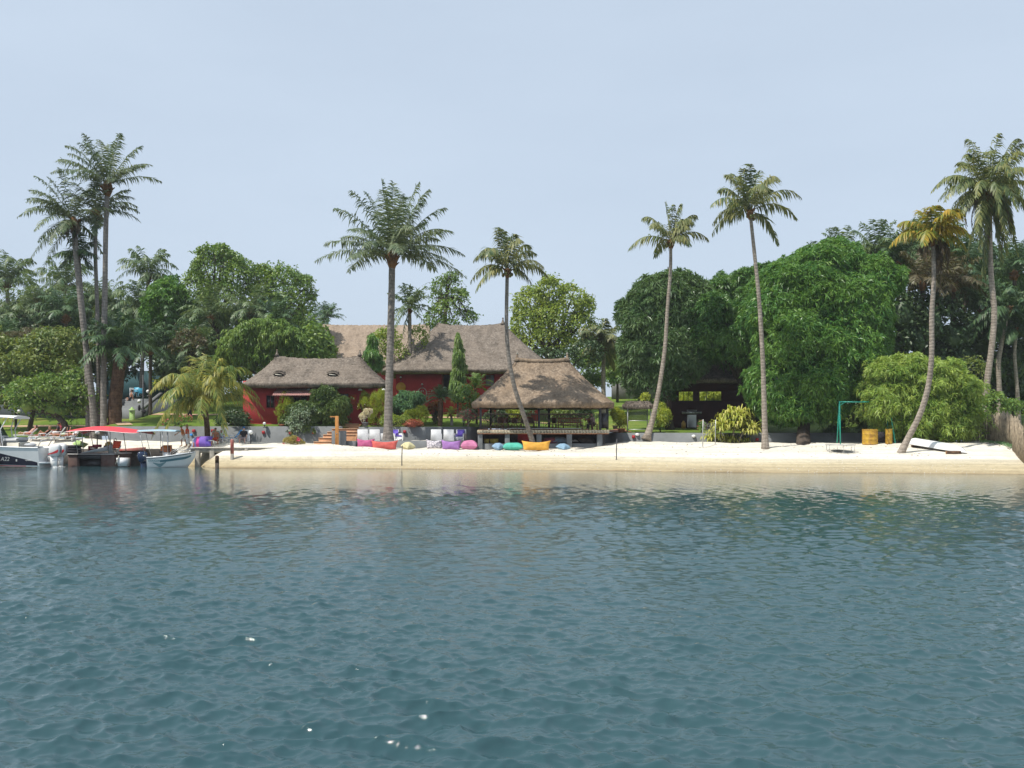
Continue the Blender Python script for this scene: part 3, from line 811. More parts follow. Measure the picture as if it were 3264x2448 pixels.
# --- dark hut under the mango trees
Y = 93.0
cx_ = XX(2275, Y); base = Vector((cx_, Y, G(cx_, Y - 3) - 0.1))
dh = thing('shaded_hut', 'dark open-fronted hut with low thatch in shade under the mango trees', 'hut', base)
e = ZZ(1212, Y - 3) - base.z
x0, x1 = XX(2140, Y - 2.5) - cx_, XX(2420, Y - 2.5) - cx_
zc, zs = ZZ(1248, Y - 2.5) - base.z, ZZ(1279, Y - 2.5) - base.z
wm = paint('shaded_red_render', (0.045, 0.008, 0.009), 0.85, 0.15, 1)  # canopy shade over the hut is put into this red wall colour
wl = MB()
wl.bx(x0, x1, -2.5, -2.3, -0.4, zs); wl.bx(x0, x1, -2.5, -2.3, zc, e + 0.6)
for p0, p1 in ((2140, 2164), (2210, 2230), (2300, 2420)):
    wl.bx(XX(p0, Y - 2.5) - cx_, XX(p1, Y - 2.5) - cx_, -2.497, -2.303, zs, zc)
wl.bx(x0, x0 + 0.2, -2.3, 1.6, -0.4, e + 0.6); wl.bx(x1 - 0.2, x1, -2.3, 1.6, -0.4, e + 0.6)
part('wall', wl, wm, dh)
part('roof', thatch_roof((x1 - x0) / 2 + 0.9, 4.2, 1.6, 2.9, 0.2, 0.3, seed=5), M['thatch_grey'], dh, True).location = ((x0 + x1) / 2, 0, e + 0.1)
for p0, p1 in ((2164, 2210), (2230, 2300)):
    mb = MB(); a0, a1 = XX(p0, Y - 2.5) - cx_, XX(p1, Y - 2.5) - cx_
    mb.bx(a0, a1, -2.56, -2.27, zs, zs + 0.06)
    for k in (1, 2): mb.bx(a0 + (a1 - a0) * k / 3 - 0.02, a0 + (a1 - a0) * k / 3 + 0.02, -2.42, -2.38, zs + 0.06, zc)
    part('window_bars', mb, M['black'], dh)

# --- walls
def wall_run(name, pts, zt, zb, th, mat, label, cat='wall', cap=False):
    mb = MB(); b = Vector(pts[0])
    V = []
    for i, p in enumerate(pts):
        q0 = np.array(pts[max(i - 1, 0)]); q1 = np.array(pts[min(i + 1, len(pts) - 1)])
        d = (q1 - q0)[:2]; d = d / np.linalg.norm(d); nrm = np.array((-d[1], d[0])) * th
        zt_ = zt[i] if not np.isscalar(zt) else zt; zb_ = zb[i] if not np.isscalar(zb) else zb
        o = np.array(p[:2]) - np.array(b[:2]); o2 = o + nrm
        V.append([(o[0], o[1], zb_ - b.z), (o[0], o[1], zt_ - b.z), (o2[0], o2[1], zt_ - b.z), (o2[0], o2[1], zb_ - b.z)])
    Gd = np.array(V)
    mb.grid(Gd.transpose(1, 0, 2)); mb.grid(Gd[:, [3, 0]].transpose(1, 0, 2))
    mb.add(Gd[0], [(0, 1, 2, 3)]); mb.add(Gd[-1], [(3, 2, 1, 0)])
    return solo(name, mb, mat, label, cat, b)
def wl_pts(x0, x1, n): return [(x, float(wall_y(x)) - 0.02, 0.5) for x in np.linspace(x0, x1, n)]
wall_run('retaining_wall', wl_pts(-33.6, -13.9, 12), 3.0, 0.4, 0.3, M['wall_grey'], 'long grey retaining wall behind the jetty and sunbathers')
wall_run('retaining_wall', [(-15.5, 83.9, .5), (-12.9, 83.9, .5), (-12.4, 83.25, .5), (-9, 83.19, .5), (-3.42, 83.19, .5), (-3.02, 84.5, .5), (-2, 84.6, .5)], 2.96, 0.6, 0.3, M['wall_grey'], 'grey retaining wall behind the white armchairs at the pavilion')
wall_run('retaining_wall', [(6.9, 84.3, .5), (8.4, 84.3, .5)] + wl_pts(9.05, 34, 10), 2.47, 0.6, 0.3, M['wall_grey'], 'low grey garden wall under the mango trees right of the pavilion')
# stepped planter wall by the centre palm
YT = 82.4
mb = MB(); mb.bx(0, XX(1410, YT) - XX(1277, YT), 0, 0.8, -1.2, ZZ(1361, YT) - 1.8, bev=0.01)
solo('planter_wall', mb, M['wall_grey'], 'grey planter wall with a red lamp right of the centre palm', 'wall', (XX(1277, YT), YT, 1.8))
mb = MB(); mb.bx(0, XX(1228, YT) - XX(1143, YT), 0, 0.35, -1.2, ZZ(1361, YT) - 1.8)
solo('planter_wall', mb, M['wall_grey'], 'grey wall under the flower pot behind the first armchairs', 'wall', (XX(1143, YT), YT, 1.8))
# terrace edge below the chairs
YL = 80.0
mb = MB(); mb.bx(XX(1137, YL), XX(1512, YL), YL - 0.25, YL, 0.4, 1.86)
solo('terrace_wall', mb, M['wall_grey'], 'low grey wall along the chair terrace above the bean bags', 'wall')
mb = MB(); gx, gy = np.meshgrid(np.linspace(-12.9, -3.0, 60), np.linspace(YL, 83.15, 16))
mb.grid(np.stack([gx, gy, 1.80 + 0.03 * np.sin(gx * 3) * np.sin(gy * 4) + 0.05 * np.exp(-((gx + 7.3) / 1.2) ** 2)], -1))
mb.bx(-12.9, -3.05, YL + 0.02, YL + 0.06, 0.6, 1.78)
struct('terrace_sand', mb, M['sand'], True)
# grey pillar in front of the steps
YPn = 79.0
mb = MB(); mb.bx(XX(1057, YPn), XX(1101, YPn), YPn, YPn + 0.5, 0.5, ZZ(1373, YPn), bev=0.012)
pil = thing('step_pillar', 'square grey pillar standing in front of the orange steps', 'pillar', (0, 0, 0))
part('body', mb, M['wall_grey'], pil)
mb = MB(); mb.bx(XX(1101, YPn) + 0.003, XX(1137, YPn + .9), YPn + 0.3, YPn + 0.75, 0.5, 1.84); part('plinth', mb, M['wall_grey'], pil)
M['tread'] = paint('lit_tread_tile', (0.66, 0.42, 0.25), 0.8, 0.1, 3)  # paler than the risers: light on the step tops put into the colour
# steps
st = thing('garden_steps', 'wide orange tiled steps climbing to the garden beside the red house', 'steps', (XX(1100, 80), 80, 1.2))
tops = [(1000, 1409, 79.3), (1016, 1397, 80.0), (1030, 1386.5, 80.7), (1043, 1377.5, 81.4), (1058, 1367.5, 82.1), (1070, 1359.5, 82.8), (1078, 1352, 83.5)]
for i, (px, py, yy) in enumerate(tops):
    z = ZZ(py, yy); mb = MB(); xr = XX(1143 if i > 1 else 1057, yy)
    if i > 1: xr = min(xr, XX(1143, 82))
    mb.bx(XX(px, yy) - st.location.x, xr - st.location.x, yy - 80 + 0.003 * i, yy - 80 + (0.75 if i < 6 else 3.5), -0.8, z - 1.2)
    so_ = part('step', mb, M['step_tile'], st)
    mb = MB(); mb.bx(XX(px, yy) - st.location.x - .02, xr - st.location.x, yy - 80 - .035, yy - 80 + .42, z - 1.197, z - 1.155, bev=.008); part('tread', mb, M['tread'], so_)
mb = MB(); mb.bx(XX(955, 77.6), XX(1058, 77.6), 77.6, 79.9, 0.3, 1.47)
struct('step_landing_path', mb, M['concrete'])
# garden paths
def path(name, pts, wd, mat, dz=0.05):
    mb = MB(); L = []
    pts = np.array(pts)
    t = np.linspace(0, len(pts) - 1, len(pts) * 8)
    xs_, ys_ = np.interp(t, range(len(pts)), pts[:, 0]), np.interp(t, range(len(pts)), pts[:, 1])
    d = np.stack([np.gradient(xs_), np.gradient(ys_)], -1); d /= np.linalg.norm(d, axis=1)[:, None]
    rows_ = []
    for o in np.linspace(-wd / 2, wd / 2, 4):
        a, b = xs_ - d[:, 1] * o, ys_ + d[:, 0] * o
        rows_.append([(a[i], b[i], lawn_z(a[i], b[i]) + dz) for i in range(len(a))])
    mb.grid(np.array(rows_))
    return struct(name, mb, mat)
path('garden_path', [(XX(-60, 95), 95), (XX(170, 95), 95), (XX(330, 95), 95.4), (XX(480, 95), 95), (XX(640, 94), 94), (XX(800, 95), 95)], 1.5, M['path'])
path('garden_path', [(XX(345, 85), 85.5), (XX(340, 90), 90), (XX(345, 95), 94.6)], 1.6, M['path'])
path('garden_path', [(XX(400, 84.4), 84.4), (XX(380, 86), 86.5), (XX(345, 87), 88.5)], 1.2, M['path'])
path('garden_path', [(XX(1350, 92), 92), (XX(1480, 92), 92.3), (XX(1560, 93), 93), (XX(1750, 93), 93)], 1.3, M['path'])
path('garden_path', [(XX(1985, 83.2), 83.2), (XX(1968, 85), 85.5), (XX(1960, 88), 88)], 1.6, M['terracotta'])

# --- pool terrace at the left
YQ = 103.0
pt = thing('pool_terrace', 'dark grey raised pool terrace with steps behind the squat palm', 'terrace', (XX(380, YQ), YQ, 4.4))
zt = ZZ(1272, YQ) - 4.4
mb = MB(); mb.bx(XX(-120, YQ) - pt.location.x, XX(388, YQ) - pt.location.x, 0, 9, -1.2, zt)
mb.bx(XX(472, YQ) - pt.location.x, XX(600, YQ) - pt.location.x, 0, 9, -1.2, zt)
part('wall', mb, paint('slate_blue_render', (0.075, 0.085, 0.098), 0.85, 0.15, 1), pt)
for i in range(6):
    mb = MB(); mb.bx(XX(388, YQ) - pt.location.x + 0.003, XX(472, YQ) - pt.location.x - 0.003, -0.9 + 0.35 * i, -0.9 + 0.35 * (i + 1) if i < 5 else 8.9, -1.2, ZZ(1308 - 7.4 * i, YQ - 0.9 + .35 * i) - 4.4)
    part('step', mb, M['wall_grey'], pt)
mb = MB(); mb.add([(0.0, 0, 0), (0.35, 0, 0), (0.35, 0, 0.25), (0, 0, 0.25), (1.9, 0.05, 1.5), (2.2, 0.05, 1.5), (2.2, .05, 1.75), (1.9, .05, 1.75)], [(0, 4, 7, 3), (3, 7, 6, 2), (1, 2, 6, 5), (0, 1, 5, 4), (0, 3, 2, 1), (4, 5, 6, 7)])
o = part('slide_chute', mb, M['wall_grey'], pt); o.location = (XX(462, YQ) - pt.location.x, -1.2, 0.25)
Yt = 116.0
mb = MB(); mb.bx(XX(330, Yt), XX(600, Yt), Yt, Yt + 0.2, 5.5, ZZ(1182, Yt)); 
solo('court_screen', mb, M['teal_screen'], 'dark teal screen fence behind the pool lawn', 'fence')
Yt = 124.0
mb = MB(); mb.bx(XX(1950, Yt), XX(2240, Yt), Yt, Yt + 0.3, 6, ZZ(1183, Yt)); solo('boundary_wall', mb, paint('stained_block_wall', (0.26, 0.25, 0.25), 0.9, 0.25, 0.7, bmp=0.2), 'weathered grey block wall at the top of the lawn behind the pavilion', 'wall')
# ------------------------------------------------------------------ vegetation builders
def unit(a): return a / (np.linalg.norm(a, axis=-1, keepdims=True) + 1e-9)
UP = np.array((0, 0, 1.0))
def frond(mb, p0, p1, p2, rg, nl=30, lw=0.075, ll=0.75, droop=0.55, vee=0.35, m=0, fork=0.55, ragged=0.12, rach=0.035, rm=None, tip=0.10):
    hook = UP * np.linalg.norm(p2 - p0) * tip; p2 = p2 + hook * 0.8
    """one feather leaf along a bent midrib p0-p1-p2 with paired, drooping leaflets"""
    t = np.linspace(0, 1, 11)[:, None]
    C = (1 - t) ** 2 * p0 + 2 * t * (1 - t) * p1 + t ** 2 * p2 - hook * t ** 4
    mb.tube(C, np.linspace(rach, rach * 0.2, 11), 3, m if rm is None else rm, cap=False)
    t = np.linspace(0.13, 0.995, nl)[:, None]
    t = np.repeat(t, 2, 0); n = len(t)
    side = np.tile([1.0, -1.0], nl)[:, None]
    t = np.clip(t + rg.normal(0, 0.008, t.shape), 0.1, 1.0)
    c = (1 - t) ** 2 * p0 + 2 * t * (1 - t) * p1 + t ** 2 * p2 - hook * t ** 4
    T = unit(2 * (1 - t) * (p1 - p0) + 2 * t * (p2 - p1) - 4 * hook * t ** 3)
    S = np.cross(T, UP); S = unit(S + 1e-6)
    Nn = np.cross(S, T)
    L = ll * (np.sin(np.pi * np.clip(0.16 + 0.80 * t, 0, 1)) ** 0.65) * rg.uniform(1 - ragged * 2, 1 + ragged, (n, 1))
    fk = fork + 0.5 * t
    d = unit(side * S + fk * T + (vee + rg.normal(0, 0.16, (n, 1))) * Nn + rg.normal(0, ragged, (n, 3)))
    d = unit(d + np.array((0.22, 0, 0)))          # the sea breeze combs the leaflets one way
    g = droop * rg.uniform(0.5, 1.5, (n, 1))
    L = L * np.where(rg.random((n, 1)) < 0.10, 0.35, 1.0)
    d2 = unit(d - UP * g)
    d3 = unit(d - UP * (g * 2.4))
    w = unit(np.cross(d, Nn) + 0.2 * Nn) * lw * rg.uniform(0.75, 1.15, (n, 1))
    a = c; b = c + d2 * L * 0.5; e = b + d3 * L * 0.5
    V = np.stack([a - w * 0.3, a + w * 0.3, b - w * 0.5, b + w * 0.5, e], 1).reshape(-1, 3)
    i = np.arange(n)[:, None] * 5
    base = mb.n
    mb.v.append(V); mb.n += len(V)
    mb.fa.append((np.concatenate([i, i + 1, i + 3, i + 2], 1) + base, m))
    mb.fa.append((np.concatenate([i + 2, i + 3, i + 4], 1) + base, m))
def palm_crown(tips, L, rg, fill=8, sag=0.28, dup=0, **k):
    """tips: frond ends relative to the hub (dx, dz in metres, None depth); further fronds fill the depth"""
    mb = MB(); o = np.zeros(3)
    al = []
    tips = list(tips)
    for _ in range(dup): tips += [(t[0] * rg.uniform(.7, 1.05) + rg.normal(0, .35), t[1] * rg.uniform(.7, 1.05) + rg.normal(0, .35)) for t in tips[:len(tips) // (_ + 1)]]
    for tp in tips:
        dx, dz = tp[0], tp[1]
        ch = math.hypot(dx, dz)
        dep = math.sqrt(max(L * L * 0.85 - ch * ch, 0.05)) * (tp[2] if len(tp) > 2 else rg.choice([-1, 1]) * rg.uniform(0.3, 0.9))
        al.append((np.array((dx, dep, dz)), 1.0))
    for i in range(fill):
        az = rg.uniform(0, 6.283); elv = rg.uniform(-0.35, 1.2)
        al.append((np.array((math.cos(az) * math.cos(elv), math.sin(az) * math.cos(elv), math.sin(elv))) * L * rg.uniform(0.75, 0.92), 1.0))
    for e, _ in al:
        ln = np.linalg.norm(e); hr = math.hypot(e[0], e[1]) / max(ln, 0.01)
        sg = sag * ln * (0.25 + 0.9 * hr) * rg.uniform(0.8, 1.25)
        p1 = e * 0.52 + UP * sg
        st_ = unit(p1) * 0.12
        frond(mb, st_, p1, e, rg, **k)
    return mb
def trunk_mesh(pts, r0, r1, flare=1.5, n=10, seed=0):
    pts = [np.array(tuple(p)) for p in pts]
    k = 26; q = np.linspace(0, len(pts) - 1, k)
    A = np.array(pts); C = np.stack([np.interp(q, range(len(pts)), A[:, j]) for j in range(3)], -1)
    for _ in range(3): C[1:-1] = (C[:-2] + 2 * C[1:-1] + C[2:]) / 4
    s = np.linspace(0, 1, k)
    rg = np.random.default_rng(seed)
    r = (r0 + (r1 - r0) * s ** 0.8) * (1 + (flare - 1) * np.exp(-s * 16)) * (1 + rg.normal(0, 0.025, k))
    mb = MB(); mb.tube(C, r, n)
    return mb
M['nut'] = paint('green_coconut', (.16, .17, .04), .5, .2, 3)
def kind_is_coco(nm): return nm == 'coconut_palm'
def palm(name, label, base, pts, hub, tips, L, r0, r1, leaf, trunk, seed, group=None, hubr=0.35, hubmat='palm_hub', flare=1.5, dead=None, nuts=0, **k):
    """base: ground point; pts: trunk points above it; hub: crown centre"""
    rg = np.random.default_rng(seed)
    b = Vector(base)
    o = thing(name, label, 'palm tree', b, 0, group)
    loc = [(0, 0, -0.5)] + [tuple(Vector(p) - b) for p in pts] + [tuple(Vector(hub) - b)]
    part('trunk', trunk_mesh(loc, r0, r1, flare, seed=seed), M[trunk], o, True)
    cr = part('crown', palm_crown(tips, L, rg, **k), M[leaf], o); cr.location = Vector(hub) - b
    h = MB(); h.lathe((0, 0, -hubr * 2.2), [(r1 * 1.0, 0), (hubr * 0.8, hubr * 0.9), (hubr, hubr * 1.7), (hubr * 0.75, hubr * 2.5), (hubr * 0.25, hubr * 3.2)], 10)
    for i in range(14):
        a = rg.uniform(0, 6.28); z = -hubr * 2 + rg.uniform(0.2, 2.6) * hubr
        h.tube([(0.7 * hubr * math.cos(a), 0.7 * hubr * math.sin(a), z), (1.5 * hubr * math.cos(a), 1.5 * hubr * math.sin(a), z + hubr * 0.55)], [0.09, 0.04], 5)
    ho = part('hub', h, M[hubmat], o, True); ho.location = Vector(hub) - b
    if kind_is_coco(name):
        for i in range(7):
            a = rg.uniform(0, 6.28); q = MB(); q.ell((.34 * math.cos(a), .34 * math.sin(a), -hubr * .9 + rg.uniform(-.25, .1)), (.12, .12, .15), 8, 6); part('coconut', q, M['nut'], o, True).location = Vector(hub) - b
    if dead:
        d = MB()
        for (dx, dz) in list(dead) * 3:
            dx = dx + rg.normal(0, .22); dz = dz * rg.uniform(.7, 1.1)
            e = np.array((dx, rg.uniform(-0.6, 0.6), dz)); p1 = np.array((dx * 1.3 + np.sign(dx) * 0.25, e[1] * 1.5, dz * 0.25 + 0.1))
            frond(d, np.zeros(3), p1, e, rg, nl=22, lw=0.12, ll=0.5, droop=1.4, vee=0, ragged=0.25)
        part('dead_fronds', d, M['pal_skirt'], o).location = Vector(hub) - b
    return o

def sprays(C, A, rg, k=8, L=0.3, W=0.07, spread=1.0, droop=0.35):
    """rosettes: k narrow leaves radiating around axis A at each centre C"""
    n = len(C)
    C = np.repeat(C, k, 0); A = unit(np.repeat(A, k, 0))
    rd = rg.normal(size=(n * k, 3)); tn = unit(rd - A * np.sum(rd * A, -1, keepdims=True))
    d = unit(A * rg.uniform(0.15, 0.9, (n * k, 1)) + tn * spread)
    ln = L * rg.uniform(0.7, 1.2, (n * k, 1))
    tip = C + d * ln - UP * ln * droop * rg.uniform(0.4, 1.2, (n * k, 1))
    mid = C + d * ln * 0.5
    wv = unit(np.cross(d, rg.normal(size=d.shape))) * W * 0.5
    return np.stack([C, mid + wv, tip, mid - wv], 1)
def leaves(C, A, rg, L=0.16, W=0.1, lay=0.5):
    """single oval leaves facing roughly along A"""
    n = len(C)
    nn = unit(unit(A) * lay + UP * 0.35 + rg.normal(size=(n, 3)) * 0.6)
    d = unit(np.cross(nn, rg.normal(size=(n, 3)))); s = np.cross(nn, d)
    l = L * rg.uniform(0.7, 1.25, (n, 1)); w_ = W * rg.uniform(0.7, 1.25, (n, 1))
    tip = C + d * l - UP * l * 0.25
    return np.stack([C - d * l * 0.1, C + d * l * 0.45 + s * w_ * 0.5, tip, C + d * l * 0.45 - s * w_ * 0.5], 1)
def sph(n, rg): return unit(rg.normal(size=(n, 3)))
def crown_points(blobs, rg, dens, sub=10, subr=0.42, rough=0.25, under=0.35, inner=0.06):
    """blobs: (centre, radii) lobes broken into smaller leafy clumps; returns points and outward axes"""
    CC, AA = [], []
    lob = []
    for c, r in blobs:
        c, r = np.array(c, float), np.array(r, float)
        d = sph(sub, rg); d[:, 2] = np.where(d[:, 2] < -0.3, -d[:, 2], d[:, 2])
        for v in d:
            lob.append((c + v * r * 0.80, r * subr * rg.uniform(0.7, 1.3), c, r))
        lob.append((c, r * 0.93, c, r))
    for c, r, bc, br in lob:
        area = 4 * math.pi * (((r[0] * r[1]) ** 1.6 + (r[0] * r[2]) ** 1.6 + (r[1] * r[2]) ** 1.6) / 3) ** (1 / 1.6)
        n = max(6, int(area * dens))
        v = sph(n, rg)
        keep = (v[:, 2] > -under) | (rg.random(n) < 0.35)
        v = v[keep]
        rad = 1.03 - np.abs(rg.normal(0, rough, (len(v), 1))) * 0.55 + np.abs(rg.normal(0, 0.07, (len(v), 1)))
        p = c + v * r * rad
        # drop what lies deep inside other lobes
        deep = np.zeros(len(p), bool)
        for c2, r2 in blobs:
            q = np.sum(((p - np.array(c2)) / np.array(r2)) ** 2, -1)
            deep |= q < 0.50
        deep &= rg.random(len(p)) > inner
        CC.append(p[~deep]); AA.append(unit(v / r)[~deep])
    return np.concatenate(CC), np.concatenate(AA)
def limbs(mb, base, blobs, rg, r, m=0, fork=0.4):
    b = np.array(base, float)
    for c, rr in blobs:
        c = np.array(c); mid = b * (1 - fork) + c * fork + rg.normal(0, 0.25, 3); mid[2] = max(mid[2], b[2] + 0.3)
        e = c + (c - mid) * 0.25
        ln = np.linalg.norm(c - b)
        mb.tube([b, (b + mid) / 2 + rg.normal(0, 0.1, 3), mid, (mid + c) / 2 + rg.normal(0, 0.15, 3), e], [r * 0.75, r * 0.6, r * 0.42, r * 0.3, r * 0.12], 6)
        for _ in range(3):
            e2 = c + sph(1, rg)[0] * np.array(rr) * 0.75
            mb.tube([mid, (mid + e2) / 2 + rg.normal(0, 0.15, 3), e2], [r * 0.3, r * 0.2, r * 0.07], 5)
def tree(name, label, base, blobs_px, Y, leaf, style='leaf', trunk='trunk_dark', r=0.25, dens=26, seed=0, cat='tree', group=None,
         L=0.2, W=0.11, k=8, depth=0.9, sub=10, subr=0.42, core=0.0, trunk_pts=None, spread=1.0, droop=0.35, flowers=None, inner=0.06, dpt=None, rough=0.25, under=0.35, wisps=0, wl=.8):
    """blobs_px: (px, py, rx, ry[, dY]) lobes of the crown as seen in the photo, at depth Y"""
    rg = np.random.default_rng(seed)
    b = Vector(base); s = F / Y
    bl = []
    for q in blobs_px:
        px, py, rx, ry = q[:4]; dy = q[4] if len(q) > 4 else rg.uniform(-0.6, 0.6)
        c = P(px, py, Y) - b; c.y = Y - b.y + dy
        bl.append((np.array(c), np.array((rx / s, (dpt or 0.5 * (rx + ry) * depth / s), ry / s))))
    o = thing(name, label, cat, b, 0, group)
    tm = MB()
    top = np.mean([q[0] for q in bl], 0); top[2] = min(q[0][2] - 0.3 * q[1][2] for q in bl)
    tp = [np.array(tuple(Vector(p) - b)) for p in trunk_pts] if trunk_pts else [np.array((0, 0, -0.4)), top * 0.5, top * 0.85]
    tm.tube(tp, np.linspace(r * 1.25, r * 0.75, len(tp)), 9)
    limbs(tm, tp[-1], bl, rg, r)
    C, A = crown_points(bl, rg, dens, sub, subr, rough, inner=inner, under=under)
    if wisps:
        idx = rg.choice(len(C), wisps); q = np.linspace(0.1, 1, 6)
        for i in idx:
            d = unit(A[i] + rg.normal(0, .35, 3) + UP * .25); l = wl * rg.uniform(.4, 1.3)
            pts = C[i] + d * (l * q)[:, None] - UP * (l * .45 * q ** 2)[:, None]
            tm.tube([C[i] - d * .3, pts[2], pts[-1]], [.02, .014, .006], 4)
            C = np.concatenate([C, pts + rg.normal(0, .05, pts.shape)]); A = np.concatenate([A, np.tile(d, (6, 1))])
    mb = MB()
    if style == 'spray': mb.quads(sprays(C, A, rg, k, L, W, spread, droop))
    else: mb.quads(leaves(C, A, rg, L, W))
    if core:
        for c, rr in bl:
            for d in sph(int(5), rg):
                mb.ell(c + d * rr * 0.32, rr * core * 0.62, 9, 6)
                V = mb.v[-1]; V += rg.normal(0, 0.05, V.shape) * rr.mean()
    part('trunk', tm, M[trunk], o, True); part('crown', mb, M[leaf], o)
    if flowers:
        fm, cnt, fs = flowers
        idx = rg.choice(len(C), min(cnt, len(C)), replace=False)
        q = MB(); q.quads(sprays(C[idx] + A[idx] * 0.06, A[idx], rg, 5, fs, fs * 0.7, 1.0, 0))
        part('blossom', q, M[fm], o)
    return o
def pxoff(hub, tips, Y, dep=None):
    s = F / Y
    return [((t[0] - hub[0]) / s, -(t[1] - hub[1]) / s) + ((t[2],) if len(t) > 2 else ()) for t in tips]

# ------------------------------------------------------------------ the palms that stand against the sky
OIL = dict(nl=46, lw=0.11, ll=1.15, droop=0.50, vee=0.25, fork=0.35, ragged=0.16, sag=0.16)
COC = dict(tip=0.2, nl=40, lw=0.115, ll=1.15, droop=0.75, vee=0.15, fork=0.55, ragged=0.12, sag=0.36)
# centre oil palm
Y = 80.3
b = Vector((XX(1237, Y), Y, 1.78))
tips = [(1005, 828), (1077, 672), (1078, 742), (1130, 622), (1158, 600), (1216, 568), (1250, 573), (1335, 575), (1368, 604), (1418, 652), (1446, 750), (1476, 800), (1484, 878), (1085, 838), (1128, 846), (1195, 822, -1), (1335, 762, -1), (1300, 840, -1), (1185, 640, .9), (1290, 600, .9), (1400, 700, .9), (1100, 700, .9), (1445, 850, -.6), (1150, 770, -1), (1240, 640, -1), (1300, 650, -.9), (1375, 830, .9), (1120, 790, .7)]
palm('oil_palm', 'tall feathery oil palm with thick straight trunk at the centre', b, [P(1238, 1300, Y), P(1243, 1150, Y), P(1248, 950, Y)], P(1250, 812, Y), pxoff((1250, 812), tips, Y), 6.6, 0.36, 0.25, 'pal_oil', 'trunk_palm', 11, hubr=0.5, flare=1.75, fill=6, **{**OIL, 'll': 1.4, 'nl': 54})
# coconut palm leaning over the pavilion
b = Vector((XX(1709, 78.85), 78.85, G(XX(1709, 78.85), 78.85)))
Y = b.y
tips = [(1533, 790), (1548, 800), (1597, 737), (1640, 752), (1705, 800), (1745, 868), (1692, 905), (1500, 885), (1521, 925), (1660, 790, -1), (1690, 770, .9), (1560, 830, -1), (1620, 745, .8)]
palm('coconut_palm', 'slender coconut palm whose trunk bends across the pavilion roof', b, [P(1693, 1390, Y - .25), P(1668, 1320, Y - 1.0), P(1640, 1240, Y - 1.5), P(1622, 1150, Y - 1.8), P(1613, 1050, Y - 2.0)], P(1617, 862, Y - 2.2), pxoff((1617, 862), tips, Y), 3.9, 0.21, 0.135, 'pal_coco', 'trunk_palm', 12, hubr=0.26, fill=3, flare=1.5, **COC)
# two slim coconut palms on the right
b = gp(2060, 1405); Y = b.y
tips = [(2003, 790), (2047, 690), (2062, 735, -1), (2120, 638), (2168, 647), (2222, 682), (2215, 700), (2258, 762), (2178, 795, -1), (2085, 700, .8), (2190, 720, -1), (2145, 650, -.8), (2100, 800, .9)]
palm('coconut_palm', 'slim coconut palm rising in front of the dark left mango tree', b, [P(2083, 1330, Y), P(2103, 1230, Y), P(2122, 1100, Y), P(2127, 980, Y), P(2138, 870, Y)], P(2138, 772, Y), pxoff((2138, 772), tips, Y), 3.3, 0.22, 0.12, 'pal_coco', 'trunk_pale', 13, hubr=0.24, fill=3, flare=2.0, **COC)
b = gp(2440, 1430); Y = b.y
tips = [(2257, 660), (2285, 727), (2325, 580), (2337, 538), (2376, 532), (2430, 528), (2472, 553), (2469, 592), (2542, 632), (2546, 684), (2490, 765), (2400, 640, -1), (2450, 600, -1), (2350, 640, .9), (2290, 690, .7)]
palm('coconut_palm', 'tallest slim coconut palm beside the pandanus bush with a windblown crown', b, [P(2436, 1300, Y), P(2432, 1150, Y), P(2420, 950, Y), P(2404, 800, Y)], P(2391, 676, Y), pxoff((2391, 676), tips, Y), 4.1, 0.21, 0.12, 'pal_coco', 'trunk_pale', 14, hubr=0.25, fill=3, flare=1.9, **COC)
# curved yellowing palm by the trampoline
b = gp(2862, 1442); Y = b.y
tips = [(2842, 776), (2875, 706), (2942, 668), (2975, 660), (3024, 672), (3089, 738), (3050, 800), (2905, 790, -1), (2990, 690, -1), (3060, 770, -1), (2890, 740, .8), (2930, 700, .8)]
palm('coconut_palm', 'curved coconut palm with yellowing fronds beside the upturned white boat', b, [P(2895, 1395, Y - .2), P(2935, 1320, Y - .5), P(2962, 1230, Y - .8), P(2972, 1120, Y - 1), P(2968, 1000, Y - 1.1), P(2980, 880, Y - 1.2)], P(2972, 755, Y - 1.3), pxoff((2972, 755), tips, Y), 2.9, 0.23, 0.15, 'pal_yellow', 'trunk_pale', 15, hubr=0.3, fill=5, dead=[(-0.5, -1.6), (0.3, -2.6), (0.45, -3.4), (0.1, -2.2), (0.55, -2.0), (-0.1, -1.4), (0.5, -4.2)], flare=1.6, **COC)
# tall full palm at the right edge
Y = 82.0
b = ground_at(3135, Y)
tips = [(3007, 559), (3018, 630), (3072, 440), (3040, 510), (3170, 427), (3224, 450), (3251, 500), (3282, 562), (3285, 620), (3029, 711), (3083, 814), (3132, 868), (3186, 836), (3235, 792), (3275, 690), (3110, 500, .8), (3200, 520, -.8), (3060, 760, -1), (3160, 790, -1), (3100, 700, -1), (3210, 700, -1), (3250, 740, -.8), (3050, 650, -.8), (3150, 700, -1), (3190, 600, -1), (3120, 600, -1)]
palm('coconut_palm', 'big full coconut palm at the far right with drooping olive fronds', b, [P(3142, 1240, Y), P(3160, 1120, Y), P(3172, 1000, Y), P(3160, 900, Y), P(3155, 800, Y)], P(3154, 622, Y), pxoff((3154, 622), tips, Y), 5.6, 0.27, 0.2, 'pal_olive', 'trunk_pale', 16, hubr=0.45, fill=10, dup=1, dead=[(-1.2, -3.8), (0.8, -4.2), (-0.4, -4.8), (1.6, -3.2), (-1.8, -3.0), (0.2, -3.6), (1.1, -5.0)], **{**COC, 'sag': 0.40})
